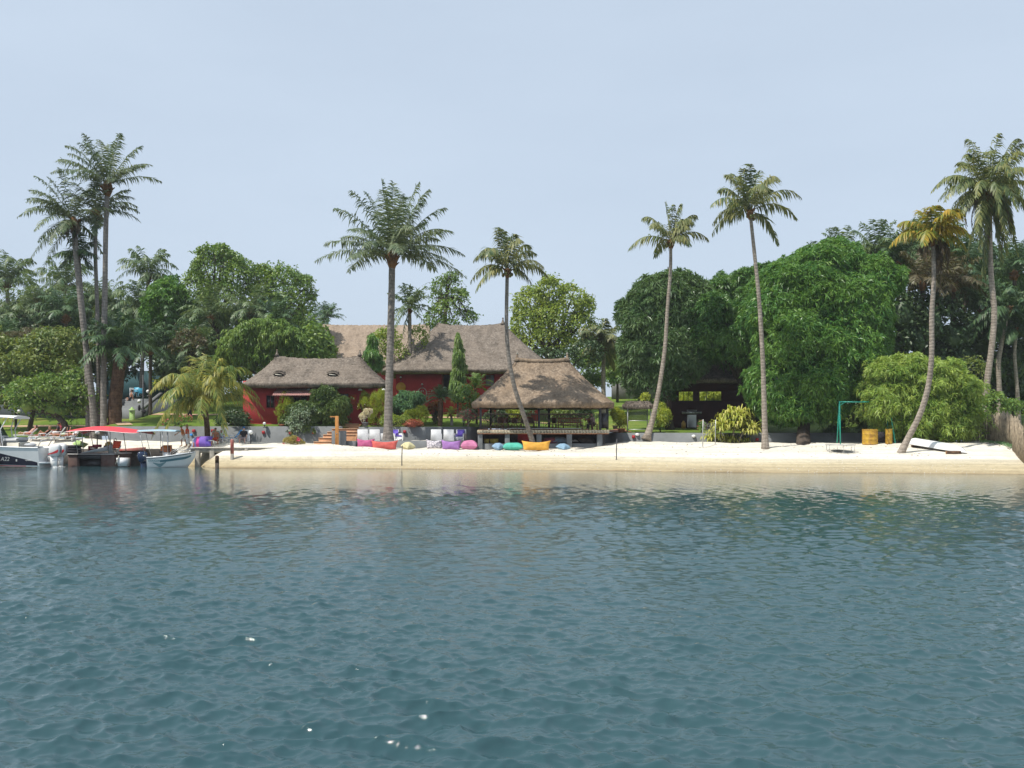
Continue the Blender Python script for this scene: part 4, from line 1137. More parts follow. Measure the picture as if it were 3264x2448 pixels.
# palms leaning in from the right edge
Y = 76.5
b = gp(3183, 1372)
palm('coconut_palm', 'coconut palm with grey fronds drooping over the bamboo fence', b, [P(3186, 1250, b.y), P(3181, 1150, b.y)], P(3215, 985, b.y), pxoff((3215, 985), [(3060, 1060), (3070, 1110), (3105, 1020), (3150, 1130), (3260, 960), (3300, 1040), (3200, 900), (3270, 1120), (3160, 930), (3120, 1090, -.5)], Y), 4.2, 0.27, 0.18, 'pal_dark', 'trunk_pale', 17, hubr=0.3, fill=4, **COC)
b = gp(3250, 1372)
palm('coconut_palm', 'thin coconut trunk behind the fence at the extreme right edge', b, [P(3243, 1250, b.y), P(3233, 1130, b.y)], P(3240, 1050, b.y), pxoff((3240, 1050), [(3290, 1000), (3180, 1100), (3320, 1100), (3230, 960), (3170, 1000)], Y), 3.4, 0.2, 0.13, 'pal_dark', 'trunk_pale', 18, hubr=0.25, fill=5, **COC)
# three tall palms at the left
Y = 86.0
tips = [(57, 690), (79, 630), (95, 603), (114, 558), (165, 568), (210, 545), (103, 760), (90, 825), (127, 874), (275, 785), (275, 640), (160, 640, -.9), (140, 700, -.9), (250, 580, .8), (185, 760, -1), (255, 760, -.8), (300, 700), (120, 660, .8), (225, 800, -1)]
bb = ground_at(302, Y)
palm('oil_palm', 'left palm of the tall trio with leaning pale trunk and shaggy crown', bb, [P(297, 1300, Y), P(283, 1180, Y), P(262, 1000, Y), P(245, 840, Y)], P(234, 705, Y), pxoff((234, 705), tips, Y), 5.0, 0.32, 0.22, 'pal_oil', 'trunk_palm', 21, hubr=0.42, fill=4, dead=[(-0.4, -1.2), (0.4, -1.4), (0.1, -2.0)], **{**OIL, 'sag': .24, 'll': .95, 'lw': .10})
tips = [(206, 459), (198, 510), (163, 548), (255, 440), (292, 442), (355, 440), (401, 434), (445, 456), (496, 532), (401, 588), (280, 470), (230, 540, -.9), (420, 500, .8), (320, 440, .7), (300, 590, -1), (370, 480, -1), (250, 600, -.7), (450, 560, -.6)]
bb = ground_at(331, Y)
palm('oil_palm', 'tallest palm of the trio at the left with dark upright trunk', bb, [P(330, 1250, Y), P(331, 1100, Y), P(335, 900, Y), P(337, 720, Y)], P(343, 590, Y), pxoff((343, 590), tips, Y), 5.2, 0.27, 0.2, 'pal_oil', 'trunk_palm', 22, hubr=0.45, fill=3, **{**OIL, 'sag': .2, 'll': 1.0, 'lw': .10})
tips = [(439, 635), (442, 700), (425, 662), (240, 640), (255, 740), (380, 620), (280, 590), (320, 570), (330, 760), (410, 640, .8), (270, 700, .8)]
bb = ground_at(314, Y + 1.5)
palm('oil_palm', 'thin middle palm of the trio, crown overlapped by its neighbours', bb, [P(314, 1250, Y + 1.5), P(311, 1000, Y + 1.5), P(303, 800, Y + 1.5)], P(307, 680, Y + 1.5), pxoff((307, 680), tips, Y), 4.2, 0.21, 0.15, 'pal_oil', 'trunk_palm', 23, hubr=0.35, fill=3, **{**OIL, 'sag': .24, 'll': .95, 'lw': .10})
bb = ground_at(283, Y + 1)
palm('oil_palm', 'dark slim palm stem tucked behind the leaning left palm', bb, [P(280, 1250, Y + 1), P(272, 1100, Y + 1), P(262, 960, Y + 1)], P(248, 800, Y + 1), pxoff((248, 800), [(190, 860), (300, 860), (210, 740), (290, 760)], Y), 2.6, 0.24, 0.16, 'pal_dark', 'trunk_palm', 24, hubr=0.3, fill=5, **OIL)
# squat palm with shaggy brown trunk
Y = 86.5; bb = ground_at(366, Y)
tips = [(290, 1040), (310, 1130), (340, 1010), (390, 990), (450, 1030), (480, 1100), (465, 1150), (300, 1180), (520, 1130), (420, 1010), (330, 1200), (440, 1180, -1), (360, 1100, -1), (410, 1060, -1), (500, 1060), (285, 1090)]
palm('date_palm', 'squat dark palm with thick shaggy brown trunk near the pool steps', bb, [P(366, 1290, Y), P(374, 1220, Y)], P(384, 1125, Y), pxoff((390, 1130), tips, Y), 4.3, 0.62, 0.52, 'pal_dark', 'trunk_brown', 25, hubr=0.6, hubmat='trunk_brown', flare=1.1, fill=12, **{**OIL, 'sag': .34})
# young coconut on the jetty
bb = Vector((XX(662, 79), 79.0, 1.4)); Y = 79.0
tips = [(484, 1362), (500, 1300), (515, 1246), (559, 1165), (602, 1130), (640, 1120), (684, 1150), (768, 1172), (790, 1235), (833, 1295), (830, 1330), (752, 1378), (505, 1385), (548, 1362), (530, 1330), (695, 1340, -1), (620, 1220, -1), (720, 1220, -.8), (580, 1290, -1), (745, 1290, -.9), (660, 1180, .6), (545, 1210, .7), (805, 1260, .7)]
palm('young_coconut_palm', 'short young coconut palm with long yellow green fronds on the jetty', bb, [P(661, 1370, Y), P(657, 1330, Y)], P(654, 1285, Y), pxoff((654, 1285), tips, Y), 5.2, 0.24, 0.2, 'pal_young', 'trunk_brown', 26, hubr=0.3, fill=6, **{**COC, 'sag': .46, 'nl': 56, 'lw': .085, 'droop': .8, 'll': 1.3})
# bushy palms behind the houses
Y = 97; bb = ground_at(1310, Y)
tips = [(1236, 1000), (1250, 940), (1275, 915), (1310, 912), (1345, 930), (1375, 950), (1392, 1020), (1250, 1060), (1280, 1080), (1370, 1060), (1345, 1010, -1), (1290, 1000, -1), (1260, 1030, -.8), (1320, 960, -1)]
palm('foxtail_palm', 'bushy foxtail palm with twin pale stems in front of the main hall', bb, [P(1308, 1200, Y), P(1306, 1080, Y)], P(1306, 985, Y), pxoff((1306, 985), tips, Y), 3.1, 0.22, 0.17, 'pal_bg', 'trunk_pale', 31, hubr=0.22, fill=6, nl=34, lw=.1, ll=.7, droop=.35, vee=.0, fork=.3, ragged=.35, sag=.3)
t2 = trunk_mesh([(0.35, 0.1, -0.4), (0.33, 0.1, 3), tuple(P(1316, 1080, Y) - bb)], 0.16, 0.13); part('trunk', t2, M['trunk_pale'], bpy.data.objects['foxtail_palm'], True)
Y = 104; bb = ground_at(1925, Y)
palm('coconut_palm', 'small coconut palm behind the right end of the pavilion roof', bb, [P(1923, 1180, Y)], P(1925, 1110, Y), pxoff((1925, 1110), [(1850, 1130), (1862, 1070), (1890, 1035), (1925, 1015), (1960, 1040), (1985, 1090), (1980, 1140), (1870, 1170), (1960, 1175), (1905, 1060, -1), (1950, 1080, -1)], Y), 3.7, 0.24, 0.2, 'pal_coco', 'trunk_pale', 32, hubr=0.3, dup=1, fill=6, **COC)

# ------------------------------------------------------------------ palm thicket behind: one crown of each kind, copied
def bg_palm(kind, seed, leaf, L, h, n=22):
    rg = np.random.default_rng(seed)
    tips = []
    for i in range(n):
        a = 2 * math.pi * i / n + rg.uniform(-.2, .2); el = rg.uniform(-0.75, 1.25)
        tips.append((math.cos(a) * math.cos(el) * L * .9, math.sin(el) * L * .9, math.copysign(1, math.sin(a))))
    k = dict(OIL, sag=.3, lw=.13, nl=24) if kind == 'oil_palm' else dict(COC, lw=.14, nl=22)
    return palm(kind, 'x', (0, 0, 0), [(0.2, 0, h * .5)], (0, 0, h), tips, L, 0.24, 0.19, leaf, 'trunk_palm' if kind != 'oil_palm' else 'trunk_dark', seed, fill=8, hubr=.4, **k)
PR = [bg_palm('coconut_palm', 41, 'pal_bg', 4.2, 9), bg_palm('oil_palm', 42, 'pal_dark', 4.2, 9), bg_palm('oil_palm', 43, 'pal_bg', 4.4, 9), bg_palm('oil_palm', 44, 'dry_leaf', 4.2, 9)]
used = set()
def put_bg(i, px, py, Y, rpx, label, group, rz):
    src = PR[i]; s = rpx / F * Y / 4.0
    hub = P(px, py, Y)
    loc = Vector((hub.x, Y, hub.z - 9 * s))
    o = src if i not in used else copy_thing(src)
    used.add(i)
    o.location = loc; o.rotation_euler = (0, 0, rz); o.scale = (s, s, s); o['label'] = label; o['group'] = group
GL, GR = 'palms of the thicket at the left', 'palms of the thicket at the right'
for q in [
    (0, 22, 905, 118, 120, 'grey green coconut palm at the extreme left of the skyline', GL, .2),
    (0, 205, 915, 122, 115, 'coconut palm crown showing behind the tall trio', GL, 1.4),
    (0, 472, 880, 112, 108, 'windblown coconut palm on the skyline right of the trio', GL, 2.3),
    (2, 120, 960, 112, 105, 'feathery palm at the left between skyline coconut palms', GL, .9),
    (0, 335, 975, 116, 105, 'coconut palm just below the skyline behind the trio stems', GL, 3.0),
    (2, 60, 1010, 108, 110, 'low yellowish green palm at the left edge of the thicket', GL, 4.0),
    (1, 210, 1010, 106, 110, 'dark green palm behind the leaning left trunk', GL, 5.0),
    (0, 450, 985, 110, 110, 'coconut palm with pale drooping fronds behind the shaggy palm', GL, .5),
    (1, 560, 1010, 108, 100, 'dark palm between the round shrub and the broad tree', GL, 1.9),
    (2, 670, 1010, 103, 110, 'blue green feathery palm in front of the broad tree', GL, 2.8),
    (2, 800, 1000, 105, 105, 'feathery palm with upright fronds in front of the broad tree', GL, 3.7),
    (1, 880, 1030, 104, 100, 'dark palm at the right end of the broad tree', GL, 4.4),
    (1, 975, 1050, 122, 90, 'hazy green palm just left of the far thatch roof', GL, 5.2),
    (1, 1043, 1015, 132, 62, 'small silhouetted palm on the skyline above the far roof corner', GL, .1),
    (1, 600, 1110, 100, 105, 'deep shaded palm behind the young coconut crown', GL, 1.2),
    (1, 480, 1110, 98, 100, 'deep shaded palm right of the shaggy trunk', GL, 2.1),
    (2, 640, 1120, 97, 85, 'grey green palm arching towards the red house', GL, 3.3),
    (1, 20, 1090, 100, 90, 'dark palm low at the extreme left behind the hedge tree', GL, 3.9),
    (1, 2610, 850, 104, 95, 'small palm tuft peeping over the left shoulder of the big mango', GR, .4),
    (2, 2690, 835, 101, 120, 'palm crown rising over the top of the big mango', GR, 1.0),
    (2, 2795, 820, 99, 125, 'tall feathery palm on the skyline right of the big mango top', GR, 2.0),
    (2, 2885, 815, 100, 125, 'feathery skyline palm left of the yellow palm', GR, 3.1),
    (1, 2990, 805, 100, 120, 'dark palm behind the yellow crowned palm', GR, 4.2),
    (1, 2860, 840, 98, 110, 'dark palm in the gap beside the big mango', GR, 5.3),
    (3, 2940, 900, 92, 125, 'brown half dead palm left of the curved trunk', GR, .7),
    (3, 3040, 905, 93, 120, 'brown dry palm right of the curved trunk', GR, 1.6),
    (1, 3080, 850, 98, 120, 'dark palm behind the brown dry palms', GR, 2.5),
    (1, 3235, 870, 97, 120, 'deep green palm at the right edge of the picture', GR, 3.4),
    (1, 3130, 980, 94, 110, 'shaded palm behind the tall right trunk', GR, 4.6),
]: put_bg(*q)
# ------------------------------------------------------------------ broad-leaved trees
Y = 112
tree('broad_tree', 'tall airy broadleaf tree on the skyline behind the left palms', ground_at(700, Y), [(700, 880, 95, 80), (640, 930, 60, 70), (760, 900, 55, 70), (690, 820, 60, 40), (620, 990, 70, 70), (720, 970, 90, 80), (650, 850, 35, 45), (780, 960, 60, 60)], Y, 'broad', r=.4, dens=18, L=.32, W=.2, seed=51, wisps=150, wl=1.2, subr=.34, sub=12)
Y = 114
tree('broad_tree', 'broad tree right of the airy skyline tree, above the guest house', ground_at(900, Y), [(900, 910, 75, 60), (960, 930, 40, 55), (850, 930, 50, 60), (900, 980, 90, 60), (830, 880, 40, 35), (975, 960, 30, 40)], Y, 'broad', r=.35, dens=18, L=.32, W=.2, seed=52, wisps=150, wl=1.2, subr=.34, sub=12)
Y = 108
tree('rounded_tree', 'dense rounded bright green tree between the palms and the airy tree', ground_at(535, Y), [(530, 950, 55, 55), (545, 1010, 65, 70), (500, 1000, 45, 55)], Y, 'mango', 'spray', r=.25, dens=10, L=.42, W=.13, k=6, seed=53, wisps=60, wl=.7, core=.6)
Y = 95
tree('droopy_tree', 'dark tree with drooping leafy tiers behind the guest house roof', ground_at(845, Y), [(840, 1060, 75, 40), (790, 1090, 70, 45), (890, 1085, 70, 45), (830, 1130, 95, 45), (920, 1120, 45, 50), (760, 1140, 60, 45), (870, 1165, 70, 40)], Y, 'broad', 'spray', r=.28, dens=13, L=.38, W=.12, k=6, seed=54, wisps=150, wl=.9, sub=14, subr=.36, droop=.8)
Y = 96
tree('copper_tree', 'small copper brown leaved tree among the left palms', ground_at(605, Y), [(600, 1085, 45, 35), (575, 1110, 35, 30), (630, 1105, 35, 30)], Y, 'dry_leaf', r=.15, dens=16, L=.3, W=.16, seed=55)
Y = 97
tree('leafy_shrub', 'bright leafy shrub in front of the far thatch slope', ground_at(1215, Y), [(1205, 1110, 28, 55), (1240, 1090, 35, 45), (1330, 1080, 30, 40), (1260, 1130, 50, 40)], Y, 'broad_yellow', r=.12, dens=18, L=.26, W=.14, seed=56, cat='shrub')
Y = 110
tree('airy_tree', 'open branched tree on the skyline behind the hall roof', ground_at(1430, Y), [(1405, 915, 30, 32), (1440, 900, 28, 28), (1390, 950, 24, 30), (1450, 950, 32, 32), (1478, 960, 22, 36), (1425, 985, 40, 34), (1385, 1010, 28, 34), (1480, 1010, 36, 26), (1420, 1040, 50, 25), (1505, 1022, 22, 16), (1440, 880, 18, 14)], Y, 'broad', r=.22, dens=16, L=.3, W=.17, seed=57, wisps=100, wl=1.2, sub=6, subr=.4, trunk_pts=[P(1425, 1100, Y), P(1420, 1020, Y), P(1418, 960, Y)], inner=.3)
Y = 108
tree('yellow_green_tree', 'large yellow green tree behind the right side of the hall roof', ground_at(1755, Y), [(1750, 935, 55, 45), (1690, 970, 55, 50), (1820, 960, 60, 50), (1860, 990, 35, 40), (1680, 1030, 55, 60), (1760, 1030, 80, 70), (1840, 1050, 60, 55), (1750, 1100, 100, 50), (1650, 1080, 30, 45)], Y, 'broad_yellow', r=.4, dens=19, L=.3, W=.19, inner=.3, seed=58, wisps=220, wl=1.1, sub=12, subr=.36)
Y = 102
tree('dark_bush', 'low dark green bush filling the gap behind the pavilion roof', ground_at(1830, Y), [(1800, 1150, 60, 40), (1870, 1130, 50, 50), (1740, 1140, 40, 30)], Y, 'broad_dark', r=.15, dens=14, L=.32, W=.18, seed=59, cat='shrub')
for px, py, rx, ry, Yv, lab, sd in ((1890, 1130, 60, 45, 128, 'dark bush behind the right slope of the pavilion roof', 161), (1968, 1165, 42, 60, 119, 'bush between the small coconut palm and the dark mango', 162), (1885, 1205, 40, 30, 112, 'low bush at the foot of the small coconut palm', 163), (140, 1090, 120, 90, 108, 'dark bush behind the hedge tree', 164), (330, 1120, 90, 90, 110, 'dark bush behind the stems of the tall trio by the pool', 165)):
    tree('dark_bush', lab, ground_at(px, Yv), [(px, py, rx, ry), (px - rx * .5, py + ry * .4, rx * .6, ry * .7), (px + rx * .5, py + ry * .4, rx * .6, ry * .7)], Yv, 'broad_dark' if sd > 163 else 'broad', r=.15, dens=14, L=.36, W=.2, seed=sd, cat='shrub', core=.7, under=1)
# columnar mast trees
Y = 92.5
tree('mast_tree', 'narrow conical mast tree behind the guest house roof end', ground_at(1187, Y), [(1187, 1078, 6, 13), (1187, 1091, 10, 13), (1187, 1104, 12, 13), (1187, 1117, 15, 13), (1187, 1130, 18, 13), (1187, 1143, 20, 13), (1187, 1156, 22, 13), (1187, 1170, 25, 13)], Y, 'mango', 'spray', r=.09, dens=42, L=.3, W=.07, k=6, seed=61, droop=1.3, wisps=40, wl=.3, core=.4, sub=8, subr=.5)
Y = 92.0
tree('mast_tree', 'slim drooping mast tree standing before the main hall', ground_at(1459, Y), [(1459, 1085, 5, 17), (1459, 1102, 7, 17), (1459, 1119, 9, 17), (1459, 1136, 10, 17), (1459, 1153, 12, 17), (1459, 1170, 13, 17), (1459, 1187, 14, 17), (1459, 1204, 16, 17), (1459, 1221, 17, 17), (1459, 1238, 18, 17), (1459, 1255, 20, 17)], Y, 'broad', 'spray', r=.09, dens=42, L=.3, W=.07, k=6, seed=62, droop=1.5, wisps=60, wl=.3, core=.4, sub=8, subr=.5)
# mango trees
Y = 88
tree('mango_tree', 'dark rounded mango tree left of the shaded hut', ground_at(2140, Y), [(2110, 960, 90, 80), (2170, 950, 85, 75), (2060, 1040, 75, 90), (2200, 1040, 80, 95), (2040, 1140, 60, 90), (2130, 1130, 95, 110), (2080, 1210, 75, 75), (2190, 1150, 60, 75), (2030, 1210, 40, 60), (2000, 1000, 34, 44), (2232, 945, 36, 44), (2125, 905, 46, 36), (2045, 955, 40, 40), (1995, 1110, 26, 40)], Y, 'mango_dark', 'spray', r=.35, dens=12, L=.50, W=.085, k=10, seed=63, wisps=160, wl=.6, core=.62, sub=16, subr=.3)
Y = 90
tree('mango_tree', 'middle green mango tree above the shaded hut roof', ground_at(2420, Y), [(2310, 960, 85, 75), (2390, 930, 90, 70), (2280, 1040, 70, 75), (2360, 1050, 90, 80), (2440, 900, 80, 60), (2340, 1130, 75, 55), (2420, 1150, 60, 90), (2265, 1000, 45, 50), (2320, 1110, 80, 55, -5), (2230, 1090, 55, 60, -4), (2250, 1020, 60, 60, -4), (2370, 1020, 70, 70, -5)], Y, 'mango_mid', 'spray', r=.35, dens=12, L=.50, W=.085, k=10, seed=64, wisps=180, wl=.6, core=.62, sub=16, subr=.3)
Y = 83
tree('mango_tree', 'huge dense bright green mango tree reaching down to the sand', gp(2560, 1412), [(2700, 820, 90, 70, 3), (2620, 850, 100, 70, 1.5), (2510, 910, 100, 75, 1), (2770, 900, 85, 90, 2), (2590, 960, 130, 110, 0), (2720, 1010, 110, 130, 0), (2450, 1010, 75, 100, 0), (2500, 1110, 110, 120, -1.4), (2650, 1130, 130, 130, -1.4), (2450, 1240, 70, 100, -1), (2560, 1240, 110, 110, -2), (2680, 1235, 100, 90, -1), (2500, 1300, 85, 55, -1.4), (2610, 1300, 70, 45, -1), (2770, 1090, 70, 110, 1), (2850, 890, 50, 60, 3)], Y, 'mango', 'spray', r=.5, dens=13, L=.50, W=.085, k=10, seed=65, wisps=420, wl=.6, core=.62, under=.5, sub=18, subr=.3, trunk_pts=[gp(2562, 1418) - Vector((0, 0, .4)), P(2560, 1380, 80.5), P(2570, 1320, 81)], dpt=3.6)
# bamboo shrub and thicket at the right
Y = 77
tree('bamboo_bush', 'wide yellow green bamboo bush behind the yellow drums', gp(2960, 1415), [(2830, 1200, 60, 45), (2900, 1180, 70, 50), (2800, 1290, 50, 50), (2870, 1270, 85, 70), (2960, 1230, 90, 70), (3020, 1260, 85, 75), (2930, 1320, 80, 55), (3020, 1330, 80, 60), (3060, 1320, 50, 55), (2850, 1340, 50, 40), (2980, 1370, 70, 35), (2900, 1365, 60, 35), (3020, 1375, 60, 35), (3000, 1190, 60, 40), (3060, 1250, 50, 50)], Y, 'bamboo', 'spray', r=.12, dens=15, L=.42, W=.07, k=8, seed=66, under=1, droop=.45, sub=22, subr=.3, rough=.4, wisps=420, wl=1.15, cat='bush', core=.4, dpt=1.9)
Y = 80
tree('shrub', 'dark leafy shrub between the pale trunks at the right fence', ground_at(3120, Y), [(3130, 1310, 40, 40), (3165, 1290, 35, 35), (3225, 1300, 35, 30), (3090, 1350, 40, 35)], Y, 'broad', r=.08, dens=22, L=.28, W=.16, seed=67, cat='shrub')
Y = 92
for i, (lab, bl, lf) in enumerate([
    ('dark tangled tree behind the green swing frame', [(2850, 1010, 75, 90), (2830, 1130, 70, 90), (2900, 1080, 60, 80), (2800, 1230, 60, 80)], 'broad_dark'),
    ('dark tangled tree behind the curved palm trunk', [(2960, 1030, 75, 90), (3030, 1060, 75, 80), (2980, 1140, 80, 60), (3060, 1140, 60, 60)], 'broad_dark'),
    ('dark tangled tree at the right edge behind the grey palm', [(3130, 1080, 70, 80), (3210, 1040, 70, 90), (3240, 1150, 60, 80), (3150, 1180, 70, 60)], 'broad_dark')]):
    tree('tangled_tree', lab, ground_at(bl[0][0], Y + i), bl, Y + i, lf, r=.22, dens=10, L=.42, W=.24, seed=70 + i, core=.72)
Y = 88
tree('dry_bush', 'brownish dry bush above the bamboo bush at the right', ground_at(3060, Y), [(3040, 1200, 60, 35), (3100, 1180, 45, 40), (3000, 1200, 40, 30)], Y, 'broad_olive', r=.1, dens=18, L=.26, W=.1, seed=74, cat='bush')
# hedge trees at the left front
Y = 87
tree('shade_tree', 'low spreading tree over the sunbathers with leaning dark trunk', ground_at(215, Y - 1), [(150, 1250, 75, 50), (220, 1255, 70, 50), (100, 1290, 60, 45), (190, 1300, 75, 40), (260, 1290, 40, 50), (60, 1255, 55, 45), (235, 1215, 45, 40)], Y, 'broad', r=.28, dens=22, L=.26, W=.15, seed=75, wisps=160, wl=.8, trunk_pts=[ground_at(222, Y - 1) - Vector((0, 0, .3)), P(205, 1350, Y), P(178, 1325, Y)], core=.6, flowers=('flower_white', 26, .16))
Y = 91
tree('hedge_tree', 'tangled olive green hedge tree at the left edge below the palms', ground_at(90, Y), [(60, 1130, 90, 55), (160, 1100, 75, 55), (230, 1120, 55, 70), (30, 1200, 70, 60), (120, 1180, 90, 60), (210, 1190, 65, 60), (-20, 1120, 60, 60), (0, 1260, 60, 45), (120, 1250, 80, 45), (230, 1260, 60, 45)], Y, 'broad_olive', r=.2, dens=14, L=.32, W=.17, seed=76, wisps=160, wl=1., core=.66, under=1)
Y = 93
tree('dry_vine_bush', 'greyish brown vine tangle at the left edge under the palm crowns', ground_at(50, Y), [(50, 1085, 85, 30), (120, 1070, 60, 28), (-10, 1100, 50, 35)], Y, 'dry_leaf', r=.1, dens=16, L=.26, W=.07, seed=77, cat='bush')
# dark understorey that closes the view between the palms (each a bush of its own)
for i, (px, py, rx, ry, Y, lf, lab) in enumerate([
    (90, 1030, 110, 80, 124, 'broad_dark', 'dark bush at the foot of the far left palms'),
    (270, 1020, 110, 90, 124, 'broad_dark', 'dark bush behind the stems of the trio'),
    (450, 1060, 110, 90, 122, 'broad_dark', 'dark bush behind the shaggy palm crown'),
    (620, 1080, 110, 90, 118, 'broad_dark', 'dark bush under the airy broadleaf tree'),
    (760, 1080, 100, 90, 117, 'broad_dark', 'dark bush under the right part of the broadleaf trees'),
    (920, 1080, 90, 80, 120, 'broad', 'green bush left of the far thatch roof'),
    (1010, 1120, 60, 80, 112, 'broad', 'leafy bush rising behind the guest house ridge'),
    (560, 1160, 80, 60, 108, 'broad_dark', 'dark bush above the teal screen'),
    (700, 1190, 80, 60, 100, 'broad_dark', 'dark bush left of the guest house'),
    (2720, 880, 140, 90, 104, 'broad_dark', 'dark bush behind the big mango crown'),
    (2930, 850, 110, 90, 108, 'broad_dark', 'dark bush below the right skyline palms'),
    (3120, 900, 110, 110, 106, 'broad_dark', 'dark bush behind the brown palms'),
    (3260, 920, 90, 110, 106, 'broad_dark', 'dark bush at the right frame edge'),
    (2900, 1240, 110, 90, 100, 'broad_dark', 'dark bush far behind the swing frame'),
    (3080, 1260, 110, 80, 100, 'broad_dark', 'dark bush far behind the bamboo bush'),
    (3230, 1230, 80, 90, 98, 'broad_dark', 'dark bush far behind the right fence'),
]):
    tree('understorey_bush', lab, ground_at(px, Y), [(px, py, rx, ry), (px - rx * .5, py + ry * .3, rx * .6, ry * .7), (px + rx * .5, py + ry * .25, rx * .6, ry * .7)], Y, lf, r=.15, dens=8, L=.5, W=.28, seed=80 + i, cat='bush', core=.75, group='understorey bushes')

# ------------------------------------------------------------------ garden shrubs and beds
def shrub(name, label, px, py, blobs, leaf, Y=None, **k):
    if Y is None:
        b = gp(px, py); Y = b.y
    else: b = ground_at(px, Y)
    kw = dict(r=.05, dens=60, L=.15, W=.07, cat='shrub', sub=9); kw.update(k)
    return tree(name, label, b, blobs, Y, leaf, **kw)
YB = 83.4
shrub('juniper_bush', 'big dark green juniper bush spilling over the wall beside the steps', 1030, 1372, [(1035, 1278, 45, 32), (965, 1312, 45, 30), (1060, 1310, 45, 40), (1000, 1330, 70, 45), (1090, 1300, 25, 35), (940, 1345, 45, 30), (1060, 1355, 40, 35), (985, 1370, 60, 22), (1040, 1250, 25, 18)], 'conifer', YB, dens=34, style='spray', L=.24, W=.06, k=7, droop=.5, core=.7, dpt=1.0, seed=101, wisps=140, wl=.5)
shrub('silver_shrub', 'silvery variegated shrub in front of the juniper bush', 960, 1372, [(960, 1320, 28, 28), (935, 1345, 28, 28), (985, 1310, 30, 22), (950, 1370, 26, 20), (975, 1345, 25, 25)], 'silver', 82.6, dens=55, L=.16, W=.08, dpt=.6, seed=102, flowers=('flower_white', 40, .07))
shrub('cactus_shrub', 'upright yellow green euphorbia shrub under the porch awning', 905, 1365, [(912, 1285, 20, 30), (903, 1315, 18, 25), (925, 1300, 14, 25), (900, 1345, 16, 25)], 'lime_leaf', 84.6, style='spray', dens=24, L=.2, W=.035, k=6, droop=-.6, dpt=.6, seed=103)
shrub('dark_shrub', 'round dark shrub hanging over the wall right of the young coconut', 740, 1370, [(745, 1335, 40, 28), (710, 1345, 30, 22), (775, 1345, 25, 25)], 'broad_dark', 83.9, dens=45, L=.18, W=.1, core=.75, dpt=.9, seed=104, flowers=('flower_white', 10, .09))
shrub('bougainvillea', 'low magenta bougainvillea drooping at the wall behind the walkers', 540, 1362, [(545, 1348, 28, 12), (575, 1340, 20, 12), (600, 1335, 16, 10)], 'broad', 83.9, dens=60, dpt=.5, seed=105, flowers=('flower_pink', 46, .12))
shrub('flowering_bush', 'green bush with white and orange flowers behind the pool lawn lamp', 560, 1225, [(560, 1215, 50, 22), (525, 1225, 30, 18), (600, 1220, 30, 18)], 'lime_leaf', 108, dens=22, L=.26, W=.14, dpt=1.2, seed=106, flowers=('flower_orange', 16, .16))
shrub('euphorbia', 'upright spiky euphorbia behind the flower pot', 1205, 1350, [(1195, 1290, 16, 30), (1215, 1280, 16, 28), (1205, 1325, 20, 28), (1190, 1340, 12, 18)], 'lime_leaf', 84.0, style='spray', dens=24, L=.24, W=.035, k=7, droop=-.8, dpt=.5, seed=107)
shrub('euphorbia', 'tall thin stemmed euphorbia against the red wall above the pot', 1160, 1340, [(1160, 1275, 14, 22), (1152, 1300, 12, 20), (1168, 1292, 10, 20)], 'lime_leaf', 84.4, style='spray', dens=24, L=.2, W=.03, k=6, droop=-.7, dpt=.4, seed=108, flowers=('flower_white', 8, .08))
shrub('yellow_shrub', 'ragged yellow olive shrub at the foot of the centre palm', 1265, 1365, [(1262, 1345, 20, 22), (1235, 1340, 18, 24), (1285, 1340, 20, 18), (1222, 1350, 10, 16)], 'broad_yellow', 83.3, dens=60, dpt=.5, seed=109)
shrub('frangipani', 'blue green rounded shrub right of the centre palm', 1290, 1345, [(1290, 1275, 32, 18), (1265, 1290, 25, 20), (1318, 1280, 25, 20), (1295, 1305, 40, 20), (1330, 1270, 18, 12)], 'bluegreen', 86.5, style='spray', dens=26, L=.3, W=.09, k=7, droop=.5, dpt=.9, seed=110, wisps=50, wl=.4, core=.5)
shrub('lime_shrub', 'lime green grassy shrub behind the red bush', 1320, 1350, [(1320, 1325, 30, 16), (1350, 1330, 15, 20), (1345, 1310, 16, 12)], 'lime_leaf', 85.2, style='spray', dens=36, L=.24, W=.035, k=7, droop=-.2, dpt=.6, seed=111, flowers=('flower_orange', 10, .1))
shrub('red_bush', 'clipped reddish dome bush on the planter wall', 1318, 1364, [(1318, 1350, 25, 13), (1300, 1355, 18, 9), (1334, 1353, 14, 10)], 'red_leaf', 82.8, dens=120, L=.09, W=.05, dpt=.5, seed=112, core=.8)
shrub('croton', 'red and yellow croton on a leafy dark stump', 1390, 1345, [(1388, 1295, 18, 12), (1378, 1302, 12, 10), (1400, 1300, 10, 10)], 'croton', 87.0, style='spray', dens=50, L=.2, W=.05, k=7, droop=.1, dpt=.5, seed=113)
shrub('leafy_stump', 'dark stump wrapped in dead leaves below the croton', 1390, 1348, [(1390, 1325, 12, 16), (1388, 1340, 12, 10)], 'dry_leaf', 86.9, dens=90, L=.16, W=.07, dpt=.4, seed=114, core=.8)
shrub('hibiscus', 'tall green shrub with red flowers left of the pavilion', 1490, 1350, [(1490, 1250, 25, 22), (1475, 1275, 30, 25), (1510, 1280, 25, 25), (1495, 1310, 30, 25)], 'broad', 86.2, dens=40, L=.18, W=.09, dpt=.9, seed=115, flowers=('flower_orange', 30, .1), core=.5)
shrub('desert_rose', 'pale stemmed pink flowering bush at the left end of the pavilion', 1490, 1366, [(1480, 1325, 18, 12), (1500, 1318, 18, 12), (1515, 1330, 12, 12), (1490, 1340, 18, 12)], 'silver', 83.7, style='spray', dens=26, L=.15, W=.03, k=5, droop=-.5, dpt=.6, seed=116, flowers=('flower_pink', 90, .13), trunk='trunk_pale', r=.06)
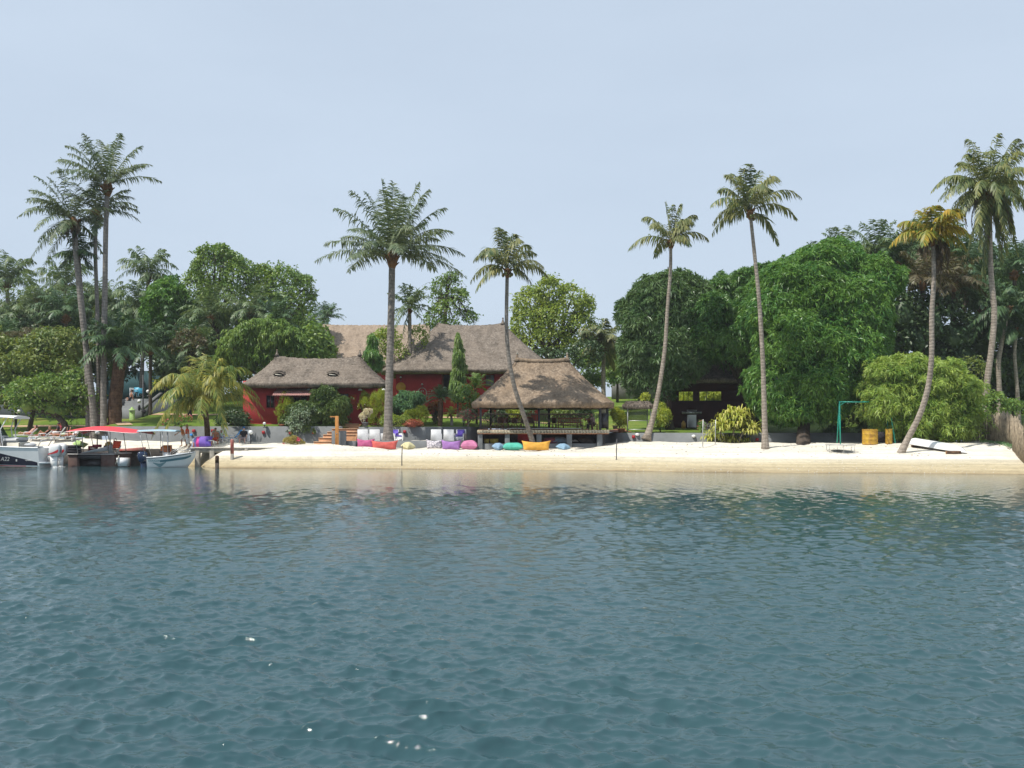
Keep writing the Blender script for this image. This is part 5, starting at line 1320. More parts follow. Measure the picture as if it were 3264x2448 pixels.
for px, py, lab, lf, Yv, sd in ((1580, 1330, 'dark leafy shrub seen through the left bay of the pavilion', 'broad_dark', 91, 117), (1625, 1320, 'yellow green shrub seen through the pavilion', 'lime_leaf', 92, 118), (1665, 1310, 'silvery shrub seen through the middle of the pavilion', 'silver', 92.5, 119), (1790, 1320, 'leafy dark shrub seen through the right bay of the pavilion', 'broad_olive', 92, 120), (1850, 1320, 'dark fronded shrub seen under the right pavilion eave', 'broad_dark', 93, 121)):
    shrub('garden_shrub', lab, px, 1350, [(px, py - 15, 28, 24), (px - 16, py + 5, 22, 20), (px + 18, py + 2, 22, 20)], lf, Yv, dens=36, L=.24, W=.12, dpt=.8, seed=sd, r=.08)
shrub('yellow_shrub', 'lime yellow shrub beside the thatch topped arbour', 2110, 1375, [(2105, 1305, 18, 22), (2120, 1330, 22, 28), (2100, 1350, 20, 25), (2055, 1270, 14, 18)], 'lime_leaf', 84.5, dens=55, L=.16, W=.08, dpt=.6, seed=122, core=.5)
shrub('garden_shrub', 'small green shrub with pink flowers beside the pandanus', 2235, 1380, [(2238, 1355, 12, 14), (2230, 1365, 10, 10)], 'broad', 82.6, dens=70, dpt=.4, seed=123, flowers=('flower_pink', 12, .08))
shrub('garden_shrub', 'bright potted shrub behind the terracotta pot at the pavilion end', 1975, 1372, [(1975, 1335, 18, 22), (1965, 1320, 12, 16), (1988, 1345, 12, 16)], 'lime_leaf', 83.6, style='spray', dens=40, L=.28, W=.04, k=7, droop=.1, dpt=.5, seed=124)
# grassy understorey by the wall under the big mango
shrub('dark_shrub', 'dark leggy plants against the wall under the mango crown', 2740, 1400, [(2720, 1370, 40, 35), (2790, 1360, 40, 40), (2660, 1385, 30, 22)], 'broad_dark', 81.5, style='spray', dens=16, L=.5, W=.03, k=7, droop=-.3, dpt=.6, seed=125)
for px, py, lab, sd in ((2190, 1270, 'lime green shrub glimpsed through the left opening of the shaded hut', 141), (2262, 1268, 'lime green shrub glimpsed through the right opening of the shaded hut', 142)):
    shrub('garden_shrub', lab, px, 1300, [(px, py - 5, 30, 22), (px + 12, py + 22, 26, 20), (px - 15, py + 18, 22, 20)], 'lime_leaf', 103, style='spray', dens=16, L=.5, W=.1, k=7, dpt=1, seed=sd, core=.6)
# pandanus: arching striped strap leaves
bb = gp(2330, 1412)
pd = thing('pandanus_bush', 'yellow striped pandanus bush beside the low wall', 'bush', bb)
rg = np.random.default_rng(126); mb = MB(); s = F / bb.y
for hx, hy, nl_, Lr in ((2300, 1355, 120, 1.6), (2350, 1345, 140, 1.75), (2270, 1385, 100, 1.3), (2390, 1365, 120, 1.5), (2325, 1395, 100, 1.2), (2375, 1400, 100, 1.1), (2335, 1320, 120, 1.6), (2285, 1405, 80, 1.0), (2362, 1315, 80, 1.5)):
    c = np.array(P(hx, hy + 22, bb.y) - bb); c[1] = rg.uniform(-.5, .5)
    for i in range(nl_):
        d = sph(1, rg)[0]; d[2] = abs(d[2]) + 0.55; d = d / np.linalg.norm(d)
        L = Lr * rg.uniform(.6, 1.1); w_ = unit(np.cross(d, UP)) * .07
        p0, p1 = c, c + d * L * .55
        p2 = p1 + unit(d * .8 - UP * .55) * L * .35; p3 = p2 + unit(d * .6 - UP * 1.4) * L * .25
        V = np.array([p0 - w_, p0 + w_, p1 - w_, p1 + w_, p2 - w_ * .7, p2 + w_ * .7, p3])
        mb.add(V, [(0, 1, 3, 2), (2, 3, 5, 4), (4, 5, 6)])
part('leaves', mb, M['pandanus'], pd)
mb = MB()
for hx in (2290, 2340, 2375): mb.tube([(0.01 * (hx - 2330), 0, -.3), tuple(np.array(P(hx, 1360, bb.y) - bb))], [.09, .06], 6)
part('stem', mb, M['trunk_pale'], pd)
# sago palm and small garden palms by the chairs
Y = 85.0; bb = ground_at(1400, Y)
sg_tips = [(1335 + 9 * i, 1225 + 52 * abs(i - 7.5) ** 1.4 / 17) for i in range(16)]
palm('sago_palm', 'bushy dull green sago palm between the chair groups', bb, [P(1404, 1330, Y)], P(1405, 1272, Y), pxoff((1405, 1272), sg_tips + [(1350, 1290), (1460, 1290), (1380, 1250, -1), (1425, 1245, -1), (1400, 1225), (1370, 1270, -1), (1440, 1270, -1)], Y), 2.0, .2, .22, 'pal_dark', 'trunk_brown', 131, hubr=.2, fill=8, nl=30, lw=.035, ll=.32, droop=.2, vee=.1, fork=.6, ragged=.1, sag=.25, flare=1)
Y = 88.0; bb = ground_at(1520, Y)
palm('garden_palm', 'light green garden palm below the pavilion roof edge', bb, [P(1518, 1290, Y)], P(1515, 1240, Y), pxoff((1515, 1240), [(1460, 1230), (1480, 1200), (1510, 1185), (1545, 1190), (1570, 1215), (1560, 1260), (1470, 1265), (1500, 1205, -1), (1535, 1215, -1)], Y), 2.1, .1, .08, 'broad', 'trunk_dark', 132, hubr=.12, fill=6, nl=24, lw=.06, ll=.45, droop=.3, vee=.2, sag=.3)
Y = 85.2; bb = ground_at(1440, Y)
palm('garden_palm', 'little palm with thick conical stem on the lawn by the chairs', bb, [P(1440, 1345, Y)], P(1438, 1320, Y), pxoff((1438, 1320), [(1410, 1318), (1420, 1300), (1438, 1295), (1455, 1300), (1466, 1318), (1425, 1330), (1450, 1330)], Y), .8, .17, .09, 'lime_leaf', 'trunk_palm', 133, hubr=.1, fill=5, nl=16, lw=.05, ll=.3, droop=.3, vee=.2, sag=.3, flare=1)
# ------------------------------------------------------------------ jetty
def at(px, py, Y): return P(px, py, Y)
jz = 1.42
jx0, jx1 = XX(608, 75), XX(900, 75)
jt = thing('jetty', 'low concrete jetty slab on square piles beside the small white boat', 'jetty', (jx0, 75, jz))
mb = MB(); mb.bx(0, jx1 - jx0, 0, 4.0, -0.40, -0.06); part('beam', mb, M['concrete'], jt)
mb = MB(); mb.bx(-0.1, jx1 - jx0 + 3.4, -0.08, 5.2, -0.056, 0.02, bev=0.015); part('deck', mb, M['sand'] if False else paint('pale_sandy_slab', (0.62, 0.58, 0.50), 0.9, 0.12, 2, bmp=.2), jt)
mb = MB(); mb.bx(jx1 - jx0 + .003, jx1 - jx0 + 3.3, 0.02, .6, -.75, -.06); part('kerb', mb, M['concrete'], jt)
for px in (628, 675, 725):
    x = XX(px, 75) - jx0; mb = MB(); mb.bx(x - 0.17, x + 0.17, -0.02, 0.35, -2.9, -0.065, bev=.01); part('pile', mb, M['concrete'], jt)
for px in (616, 664):
    x = XX(px, 77) - jx0; mb = MB(); mb.bx(x - 0.2, x + 0.2, 2.6, 3.0, -2.9, -0.41); part('pile', mb, M['concrete_dark'], jt)
x = XX(786, 75) - jx0; mb = MB(); mb.bx(x - .12, x + .12, -.1, -.01, -.62, -.07); part('bracket', mb, M['concrete'], jt)
def mooring_post(px, pyt, pyb, Y, r, label, mat, mat2, name='mooring_post', frac=.28):
    b = at(px, pyb, Y); h = (pyb - pyt) / F * Y
    o = thing(name, label, 'post', b)
    m = MB(); m.lathe((0, 0, -0.6), [(r * 1.0, 0), (r, .6 + h * frac)], 12); part('foot', m, M[mat2], o, True)
    m = MB(); m.lathe((0, 0, h * frac + 0.003), [(r * 1.02, 0), (r, h * (1 - frac) - r * .5), (r * .75, h * (1 - frac) - r * .12), (r * .3, h * (1 - frac))], 12); part('shaft', m, M[mat], o, True)
    return o
mooring_post(740, 1400, 1464, 73.6, .13, 'red and white mooring post standing in the sand before the jetty', 'red_old', 'concrete')
mooring_post(692, 1452, 1492, 71.6, .14, 'stubby rotting wooden post with mossy top at the water edge', 'trunk_brown', 'trunk_dark', frac=.4)
bpy.data.objects['mooring_post.001'].children[1]['label'] = 'mossy top'
for px, lab in ((617, 'short red stub post on the jetty corner by the boat bow'), (684, 'bent metal cleat rail on the jetty beside the striped cushion')):
    b = at(px, 1429, 75.2); b.z = jz + .02; m = MB()
    if px == 617: m.box((0, 0, .18), (.11, .11, .36), bev=.01); solo('bollard', m, M['red_old'], lab, 'bollard', b)
    else: m.tube([(0, 0, 0), (0, 0, .42), (-.08, 0, .5), (-.45, 0, .5)], .035, 7); solo('cleat_rail', m, M['alu'], lab, 'rail', b, smooth=True)

# ------------------------------------------------------------------ lamps
def globe_lamp(px, pyc, pyb, Y, r, label, lampmat='globe', post=True, z=None):
    b = at(px, pyb, Y)
    if z is not None: b.z = z
    h = (pyb - pyc) / F * Y
    o = thing('globe_lamp', label, 'lamp', b, 0, 'white globe lamps')
    m = MB(); m.lathe((0, 0, -.05), [(r * .9, 0), (r * .9, .05), (.05, .08), (.045, h - r * .9), (r * .55, h - r * .85), (r * .5, h - r * .7)], 10); part('post', m, M['black'], o, True)
    m = MB(); m.ell((0, 0, h), r, 16, 12); part('globe', m, M[lampmat], o, True)
    return o
globe_lamp(799, 1378, 1424, 77.6, .17, 'globe lamp on a slim black post at the right end of the jetty')
globe_lamp(843, 1350, 1361, 82.4, .13, 'little globe lamp on top of the grey wall below the red house')
globe_lamp(310, 1378, 1436, 80.2, .17, 'globe lamp on a black post seen under the red boat canopy')
globe_lamp(60, 1311, 1326, 97, .16, 'globe lamp near the ground in front of the dark pool wall at the left')
globe_lamp(1478, 1342, 1362, 84.6, .13, 'globe lamp among the pink flowering stems at the pavilion end')
globe_lamp(472, 1248, 1262, 108, .2, 'globe lamp on the lawn beside the turquoise pool chair')
# tall lamp post by the pool path
b = ground_at(456, 92.5)
o = thing('lamp_post', 'tall dark lamp post on the lawn right of the pool steps', 'lamp post', b, 0)
h = ZZ(1195, 92.5) - b.z
m = MB(); m.lathe((0, 0, -.3), [(.13, 0), (.12, 1.0), (.07, 1.3), (.055, h + .3)], 10); part('pole', m, M['dark_post'], o, True)
m = MB(); m.tube([(0, 0, 1.9), (-.3, 0, 2.1), (-.33, 0, 2.0)], .025, 6); m.tube([(0, 0, 1.8), (.22, 0, 1.9)], .025, 6); m.tube([(-.2, 0, .55), (.3, 0, .55)], .03, 6); part('arm', m, M['black'], o)
m = MB(); m.ell((-.35, 0, ZZ(1279, 92.5) - b.z), .18, 14, 10); part('globe', m, M['globe'], o, True)
m = MB(); m.ell((-.33, -.05, ZZ(1300, 92.5) - b.z), (.13, .13, .28), 10, 8); m.ell((.12, 0, ZZ(1312, 92.5) - b.z), (.16, .16, .22), 10, 8); part('hanging_plant', m, M['cloth_black'], o, True)
# square red wall lamps, half domes
def wall_lamp_red(px, py, Y, label):
    b = at(px, py, Y); o = thing('square_wall_lamp', label, 'lamp', b, 0, 'square red wall lamps')
    m = MB(); m.box((0, -.05, 0), (.25, .1, .25), bev=.02); part('case', m, M['red_paint'], o)
    m = MB(); m.box((0, -.108, 0), (.17, .012, .17)); part('cover', m, M['red_wall'], o)
for px, py, lab in ((618, 1373, 'square red lamp on the wall behind the walkers'), (678, 1373, 'square red lamp on the wall beside the young palm stem'), (840, 1378, 'square red lamp on the wall between the globe post and the house'), (926, 1380, 'square red lamp on the wall above the flower planter'), (1000, 1378, 'square red lamp on the wall under the juniper bush')):
    x = XX(px, 82.6); wall_lamp_red(px, py, float(wall_y(x)) - .025, lab)
wall_lamp_red(1290, 1376, 82.395, 'square red lamp on the planter wall right of the centre palm')
for px, py, lab in ((2019, 1392, 'square red lamp on the low wall under the arbour'), (2413, 1401, 'square red lamp on the low wall left of the tall slim palm')):
    wall_lamp_red(px, py, float(wall_y(XX(px, 81.7))) - .03, lab)
for px, py, lab in ((2031, 1385, 'white dome lamp on the low wall left of the slim palm base'), (2211, 1390, 'white dome lamp on the low wall left of the pandanus')):
    Yw = float(wall_y(XX(px, 81.7))) - .03; b = at(px, py, Yw); m = MB(); m.ell((0, -.02, 0), (.17, .14, .12), 12, 8); solo('dome_lamp', m, M['globe'], lab, 'lamp', b, group='white dome lamps', smooth=True)

# ------------------------------------------------------------------ chairs, cushions and small beach things
def armchair(o):
    m = MB(); m.bx(-.42, .42, -.40, -.31, .02, .95, bev=.02); part('backrest', m, M['wicker'], o)
    for s in (-1, 1): m = MB(); m.bx(s * .42, s * .32, -.305, .42, .02, .62, bev=.02); part('arm', m, M['wicker'], o)
    m = MB(); m.bx(-.315, .315, -.30, .40, .05, .36, bev=.02); part('seat', m, M['wicker'], o)
    m = MB(); m.bx(-.30, .30, -.29, .40, .365, .48, bev=.03); m.bx(-.30, .30, -.30, -.17, .485, .93, bev=.03); part('cushion', m, M['purple_cloth'], o)
    return o
ch = [(1158, 81.0, 0, 'white wicker armchair with its back to the water, leftmost by the steps'), (1196, 81.0, 0, 'white wicker armchair turned from the water beside the centre palm'),
      (1230, 82.0, R(100), 'white armchair with purple cushion just left of the centre palm'), (1263, 82.0, R(215), 'white armchair with purple cushion just right of the centre palm'),
      (1391, 81.0, 0, 'white wicker armchair seen from behind on the middle of the terrace'), (1431, 81.0, 0, 'white wicker armchair seen from behind beside the purple cushioned one'),
      (1467, 81.6, R(168), 'white armchair showing its purple cushion at the pavilion end')]
first = None
for px, Y, rz, lab in ch:
    loc = (XX(px, Y), Y, 1.80)
    if first is None: first = armchair(thing('wicker_armchair', lab, 'armchair', loc, rz, 'white wicker armchairs on the terrace'))
    else: copy_thing(first, loc, rz, lab)
def pillow(w, d, h, concave=.10, n=18, horn=.0, seed=0, sag=0):
    u = np.linspace(-1, 1, n); U, V = np.meshgrid(u, u, indexing='ij')
    x = U * w / 2 * (1 - concave * (1 - V ** 2)); y = V * d / 2 * (1 - concave * (1 - U ** 2))
    if sag: x = U * w / 2 * (.86 + .14 * (V + 1) / 2 - .05 * (1 - V ** 2)); y = np.where(V > 0, V * d / 2 * (1 - sag * 2 * (1 - np.abs(U) ** 1.7)), V * d / 2 * (1 - .10 * U ** 4))
    t = np.clip((1 - np.abs(U) ** 2.6) * (1 - np.abs(V) ** 2.6), 0, 1) ** .55 * h / 2
    rg = np.random.default_rng(seed)
    wob = .02 * np.sin(U * 5 + seed) * np.cos(V * 4 + seed)
    z0 = horn * (U ** 4) * h
    m = MB(); m.grid(np.stack([x, y, z0 + t + wob * (t > 0.01)], -1)); m.grid(np.stack([x, y, z0 - t * .9 + wob * (t > .01)], -1)[::-1])
    return m
def bag(px0, px1, pyt, pyb, Y, kind, colr, label, seed, tag_=True):
    cx = (px0 + px1) / 2; w = (px1 - px0) / F * Y; h = (pyb - pyt) / F * Y
    x = XX(cx, Y); zb = max(ZZ(pyb, Y), G(x, Y) - .03)
    mt = paint('canvas_%d' % seed, colr, .8, .12, 2.5, bmp=.15, fine=12)
    if kind == 'canoe':      # a long bag lying on its side with sagging upper seam
        m = pillow(w, h * 1.22, .5, .16, 22, 0, seed, .24); r = (R(66), 0, 0); z = zb + h * .52
    elif kind == 'lump':
        m = pillow(w, .9, h * 1.25, .06, 20, 0, seed); r = (R(8), 0, 0); z = zb + h * .48
    else:
        m = pillow(w * .76, w * .76, h * 1.2, .10, 20, 0, seed); r = (R(14), R(-6), R(45)); z = zb + h * .45
    o = solo('bean_bag', m, mt, label, 'bean bag', (x, Y, z), 0, 'coloured bean bags on the sand', True)
    o.rotation_euler = r
    return o
YBG = 79.1
bag(1136, 1195, 1408, 1434, YBG + .2, 'canoe', (.50, .10, .24), 'magenta bean bag half behind the red one', 1)
bag(1182, 1269, 1406, 1432, YBG - .2, 'canoe', (.60, .11, .09), 'long red bean bag with sagging top below the armchairs', 2)
bag(1277, 1324, 1413, 1435, YBG - .1, 'diamond', (.66, .60, .34), 'small cream pillow shaped bean bag right of the red one', 3)
bag(1357, 1412, 1405, 1432, YBG + .1, 'canoe', (.60, .55, .56), 'greyish white patterned bean bag left of the purple one', 4)
bag(1406, 1470, 1404, 1432, YBG - .2, 'canoe', (.36, .17, .46), 'purple bean bag with raised corners', 5)
bag(1468, 1523, 1406, 1432, YBG, 'lump', (.60, .20, .36), 'pink bean bag at the left corner of the pavilion', 6)
bag(1568, 1610, 1413, 1433, YBG - .3, 'diamond', (.26, .40, .55), 'grey blue bean bag left of the teal one', 7)
bag(1602, 1668, 1413, 1433, YBG - .5, 'lump', (.09, .50, .38), 'teal green bean bag below the red panel', 8)
bag(1662, 1756, 1406, 1434, YBG - 1.2, 'canoe', (.75, .38, .05), 'long yellow orange bean bag at the foot of the leaning palm', 9)
bag(1772, 1819, 1418, 1437, YBG - .5, 'diamond', (.26, .42, .56), 'blue pillow bean bag alone at the right', 10)
# pattern on the white one, stripes on the jetty cushion
sm, n, bsdf = new_mat('striped_canvas')
tc = N(n, 'ShaderNodeTexCoord'); sp = N(n, 'ShaderNodeSeparateXYZ'); n.links.new(tc.outputs['Generated'], sp.inputs[0])
n.links.new(ramp(n, sp.outputs['X'], [(0.0, (.55, .60, .78)), (.16, (.20, .20, .55)), (.28, (.60, .04, .25)), (.42, (.17, .09, .42)), (.75, (.12, .07, .38))], 'CONSTANT'), bsdf.inputs['Base Color']); bsdf.inputs['Roughness'].default_value = .8
m = pillow(1.55, 1.1, .75, .08, 22, 0, 3); o = solo('floor_cushion', m, sm, 'big purple cushion with pink and blue stripes at the jetty edge', 'cushion', (XX(643, 76.2), 76.2, 1.80), R(4), smooth=True); o.rotation_euler = (R(38), R(-5), R(4))
pm, n, bsdf = new_mat('patterned_canvas')
vor = N(n, 'ShaderNodeTexVoronoi', feature='DISTANCE_TO_EDGE'); vor.inputs['Scale'].default_value = 5
tc = N(n, 'ShaderNodeTexCoord'); n.links.new(tc.outputs['Object'], vor.inputs['Vector'])
n.links.new(ramp(n, vor.outputs['Distance'], [(0.05, (.22, .20, .24)), (.1, (.62, .58, .60))]), bsdf.inputs['Base Color']); bsdf.inputs['Roughness'].default_value = .85
bpy.data.objects['bean_bag.003'].data.materials[0] = pm
# shower post
Y = 78.7; b = at(1074, 1427, Y)
sh = thing('shower_post', 'orange wooden beach shower post in front of the grey pillar', 'shower', b)
h = (1427 - 1326) / F * Y
m = MB(); m.box((0, 0, h / 2 - .2), (.27, .16, h + .4), bev=.012); part('post', m, M['orange_wood'], sh)
m = MB(); m.box((-.34, 0, h - .06), (.40, .15, .09), bev=.01); part('arm', m, M['orange_wood'], sh)
m = MB(); m.lathe((-.46, 0, h - .16), [(.06, 0), (.02, .05), (.02, .06)], 10); part('shower_head', m, M['steel'], sh, True)
m = MB(); m.box((-.02, -.09, h * .45), (.07, .04, .07), bev=.01); part('tap', m, M['steel'], sh)
# pots
def pot(px, pyt, pyb, Y, r, label, mat, prof=None, z=None):
    b = at(px, pyb, Y); h = (pyb - pyt) / F * Y
    if z is not None: b.z = z
    m = MB(); m.lathe((0, 0, 0), prof or [(r * .68, 0), (r * .9, h * .8), (r * 1.05, h * .82), (r * 1.05, h), (r * .9, h), (r * .85, h * .9)], 16)
    return solo('plant_pot', m, M[mat], label, 'plant pot', b, smooth=False)
pot(1164, 1346, 1359, 82.55, .28, 'grey pot holding the white flowering desert rose on the wall', 'wall_grey')
pot(898, 1352, 1361, 82.9, .26, 'terracotta pot on the wall edge below the porch', 'terracotta')
pot(1981, 1365, 1381, 83.3, .33, 'large terracotta pot at the right end of the pavilion', 'terracotta')
pot(1961, 1356, 1368, 84.2, .24, 'stone pedestal bowl beside the large terracotta pot', 'stone_edge')
bb = at(1164, 1346, 82.55)
tree('desert_rose', 'white flowering desert rose growing in the grey pot', bb, [(1160, 1322, 14, 12), (1172, 1312, 12, 10), (1155, 1332, 9, 10)], 82.55, 'flower_white', 'spray', 'trunk_pale', .04, 60, 201, 'shrub', L=.12, W=.07, k=5, dpt=.25)
b = at(962, 1372, 84); 
# planter with red and yellow flowers on the landing
Y = 77.9; b = at(935, 1428, Y); b.z = 1.30
pl = thing('flower_planter', 'low dark planter of yellow and red flowers on the landing edge', 'planter', b)
m = MB(); m.box((0, 0, .12), (1.05, .5, .34), bev=.04); part('trough', m, M['concrete_dark'], pl)
rg = np.random.default_rng(9); bl = [((-.35, 0, .5), (.42, .4, .3)), ((.05, 0, .55), (.4, .4, .33)), ((.4, 0, .45), (.35, .35, .28))]
C, A = crown_points(bl, rg, 120, 6, .45); m = MB(); m.quads(sprays(C, A, rg, 5, .12, .045, 1, .2)); part('foliage', m, leafmat('ochre_leaf', (.30, .26, .07), (.42, .36, .12), (.50, .42, .16), .3, gain=1), pl)
m = MB(); cc = np.array([(-.72, -.1, .35), (-.68, 0, .2), (.45, -.3, .72), (.55, -.3, .66), (.40, -.3, .60), (.62, -.25, .12), (.72, -.2, .16), (.66, -.2, .06)]); m.quads(sprays(np.repeat(cc, 3, 0) + rg.normal(0, .04, (24, 3)), np.tile((0, -1, .4), (24, 1)), rg, 6, .13, .09, 1, 0)); part('blossom', m, M['flower_pink'], pl)

# ------------------------------------------------------------------ under and in the pavilion
Yu = 80.6
def crate(px, pyt, pyb, wpx, label, heap=False):
    b = at(px, pyb, Yu); b.z = G(b.x, Yu) + .02; w = wpx / F * Yu; h = (pyb - pyt) / F * Yu
    zb = ZZ(pyb, Yu)
    o = thing('storage_crate', label, 'crate', (b.x, Yu, zb - .02))
    m = MB(); q = .86
    m.add([(-w / 2 * q, -.25, 0), (w / 2 * q, -.25, 0), (w / 2 * q, .25, 0), (-w / 2 * q, .25, 0), (-w / 2, -.3, h), (w / 2, -.3, h), (w / 2, .3, h), (-w / 2, .3, h), (-w / 2 + .03, -.27, h), (w / 2 - .03, -.27, h), (w / 2 - .03, .27, h), (-w / 2 + .03, .27, h), (0, 0, h * .35)],
          [(0, 1, 5, 4), (1, 2, 6, 5), (2, 3, 7, 6), (3, 0, 4, 7), (4, 5, 9, 8), (5, 6, 10, 9), (6, 7, 11, 10), (7, 4, 8, 11), (8, 9, 12), (9, 10, 12), (10, 11, 12), (11, 8, 12), (3, 2, 1, 0)])
    part('body', m, M['yellow_plastic'], o)
    m = MB(); m.bx(-w / 2 - .02, w / 2 + .02, -.33, -.302, h - .06, h + .005); part('rim', m, M['yellow_plastic'], o)
    if heap:
        m = MB(); [m.ell((rg.uniform(-.2, .2), rg.uniform(-.1, .1), h + rg.uniform(-.02, .14)), (.16, .14, .08), 8, 6) for _ in range(7)]; part('heap', m, M['concrete_dark'], o, True)
zs = 1.55
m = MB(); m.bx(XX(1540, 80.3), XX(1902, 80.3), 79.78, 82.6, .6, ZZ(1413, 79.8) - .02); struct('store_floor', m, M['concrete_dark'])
crate(1551, 1398, 1413, 16, 'small yellow crate stored under the left pavilion bay')
crate(1575, 1398, 1413, 27, 'wide yellow crate heaped with dark gear under the pavilion')
Yr = 80.1; m = MB(); m.box((0, 0, 0), ((1686 - 1650) / F * Yr, .05, (1412 - 1379) / F * Yr), bev=.01); solo('red_board', m, M['red_paint'], 'plain red board standing in the bay beside the leaning palm', 'board', at(1668, 1395.5, Yr))
for i, (px, py, w_, col, lab) in enumerate(((1752, 1407, 52, (.30, .10, .13), 'pink grey cushion stored in the third pavilion bay'), (1785, 1405, 46, (.20, .30, .38), 'blue grey cushion stored against the pink one'), (1870, 1407, 60, (.05, .045, .04), 'dark heap of netting in the right pavilion bay'))):
    m = pillow(w_ / F * Yu, .9, .62, .06, 16, 0, 20 + i); o = solo('stored_cushion' if i < 2 else 'netting_heap', m, paint('stored_cloth_%d' % i, col, .9, .15, 4), lab, 'cushion' if i < 2 else 'netting', at(px, py, Yu + .2), smooth=True); o.rotation_euler = (R(12), R(-6 + 9 * i), 0)
m = MB()
for i in range(4): m.tube([(-.5, -.05 * i, .04 * i), (0, .02, .1 + .03 * i), (.55, .1, .02 * i)], .025, 6)
solo('bundle_of_poles', m, M['alu'], 'bundle of grey poles lying in the right pavilion bay', 'poles', at(1833, 1410, Yu))
zd_ = zd
# slatted bench
Y = 81.6; x0, x1 = XX(1778, Y), XX(1858, Y); bn = thing('slatted_bench', 'orange brown slatted bench standing in the pavilion', 'bench', ((x0 + x1) / 2, Y, zd_))
w_ = (x1 - x0) / 2
m = MB(); m.bx(-w_, w_, -.06, 0, .88, .97); m.bx(-w_, w_, -.06, 0, .52, .60)
for i in range(15): m.bx(-w_ + .05 + i * (2 * w_ - .16) / 14, -w_ + .11 + i * (2 * w_ - .16) / 14, -.05, -.01, .6, .88)
part('backrest', m, M['bench_wood'], bn)
m = MB(); m.bx(-w_, w_, .003, .5, .40, .45); part('seat', m, M['brown_wood'], bn)
for sx in (-1, 1):
    for yy in (-.05, .45): m = MB(); m.box((sx * (w_ - .05), yy, .2), (.08, .08, .398)); part('leg', m, M['brown_wood'], bn)
    m = MB(); m.bx(sx * w_, sx * (w_ - .07), .05, .5, .62, .68); m.bx(sx * w_, sx * (w_ - .07), .44, .5, .455, .62); part('armrest', m, M['brown_wood'], bn)
# dark dining chairs and tables
def dchair(o):
    m = MB(); m.bx(-.24, .24, -.24, .24, .42, .47); part('seat', m, M['brown_wood'], o)
    m = MB(); m.bx(-.24, .24, -.25, -.21, .5, 1.0, bev=.01); part('backrest', m, M['brown_wood'], o)
    for sx in (-1, 1):
        for sy in (-1, 1): m = MB(); m.box((sx * .21, sy * .21, .21), (.05, .05, .42)); part('leg', m, M['brown_wood'], o)
    return o
c0 = None
for px, Y, rz, lab in ((1592, 82.2, R(20), 'dark wooden chair with reddish back near the left pavilion post'), (1612, 83.0, R(190), 'dark chair at the left end of the pavilion table'), (1640, 83.2, R(175), 'dark chair at the middle of the pavilion table'), (1668, 82.4, R(10), 'dark chair in front of the pavilion table'), (1693, 83.2, R(185), 'dark chair at the right end of the pavilion table'), (1760, 82.6, R(40), 'dark chair left of the slatted bench'), (1880, 83.4, R(160), 'dark chair right of the slatted bench')):
    loc = (XX(px, Y), Y, zd_)
    if c0 is None: c0 = dchair(thing('dining_chair', lab, 'chair', loc, rz, 'dark chairs in the pavilion'))
    else: copy_thing(c0, loc, rz, lab)
def table(px, Y, w_, d_, h, label, mat='brown_wood'):
    o = thing('dining_table', label, 'table', (XX(px, Y), Y, zd_))
    m = MB(); m.box((0, 0, h), (w_, d_, .05), bev=.01); part('tabletop', m, M[mat], o)
    for sx in (-1, 1):
        for sy in (-1, 1): m = MB(); m.box((sx * (w_ / 2 - .08), sy * (d_ / 2 - .08), h / 2 - .0), (.07, .07, h - .052)); part('leg', m, M[mat], o)
table(1660, 84.2, 2.3, .9, .78, 'long dark dining table in the left half of the pavilion')
table(1818, 83.4, 1.3, .8, .62, 'low dark table behind the slatted bench')
# arbour with thatch top
Y = 83.0; b = Vector((XX(2032, Y), Y, G(XX(2032, Y), Y)))
ar = thing('garden_arbour', 'slender framed arbour with a strip of thatch on top', 'arbour', b)
for px, yy in ((1999, -.4), (2072, -.4), (2004, .9), (2068, .9)):
    m = MB(); m.box((XX(px, Y) - b.x, yy, (ZZ(1292, Y) - b.z) / 2), (.07, .07, ZZ(1292, Y) - b.z)); part('post', m, M['alu'], ar)
for py in (1296, 1341, 1369):
    m = MB(); m.bx(XX(2000, Y) - b.x, XX(2071, Y) - b.x, -.37, -.33, ZZ(py, Y) - b.z - .025, ZZ(py, Y) - b.z + .025); part('rail', m, M['alu'], ar)
m = MB(); m.bx(XX(2001, Y) - b.x, XX(2070, Y) - b.x, .86, .87, ZZ(1340, Y) - b.z, ZZ(1297, Y) - b.z)
gm, n, bs = new_mat('smoky_acrylic'); bs.inputs['Base Color'].default_value = (.10, .11, .10, 1); bs.inputs['Alpha'].default_value = .45; bs.inputs['Roughness'].default_value = .1
part('panel', m, gm, ar)
rf = thatch_roof(1.22, .95, .9, .35, .0, .1, .18, .08, seed=8, round_=.15); ro = part('roof', rf, M['thatch_grey'], ar, True); ro.location = (XX(2034, Y) - b.x, .25, ZZ(1291, Y) - b.z)
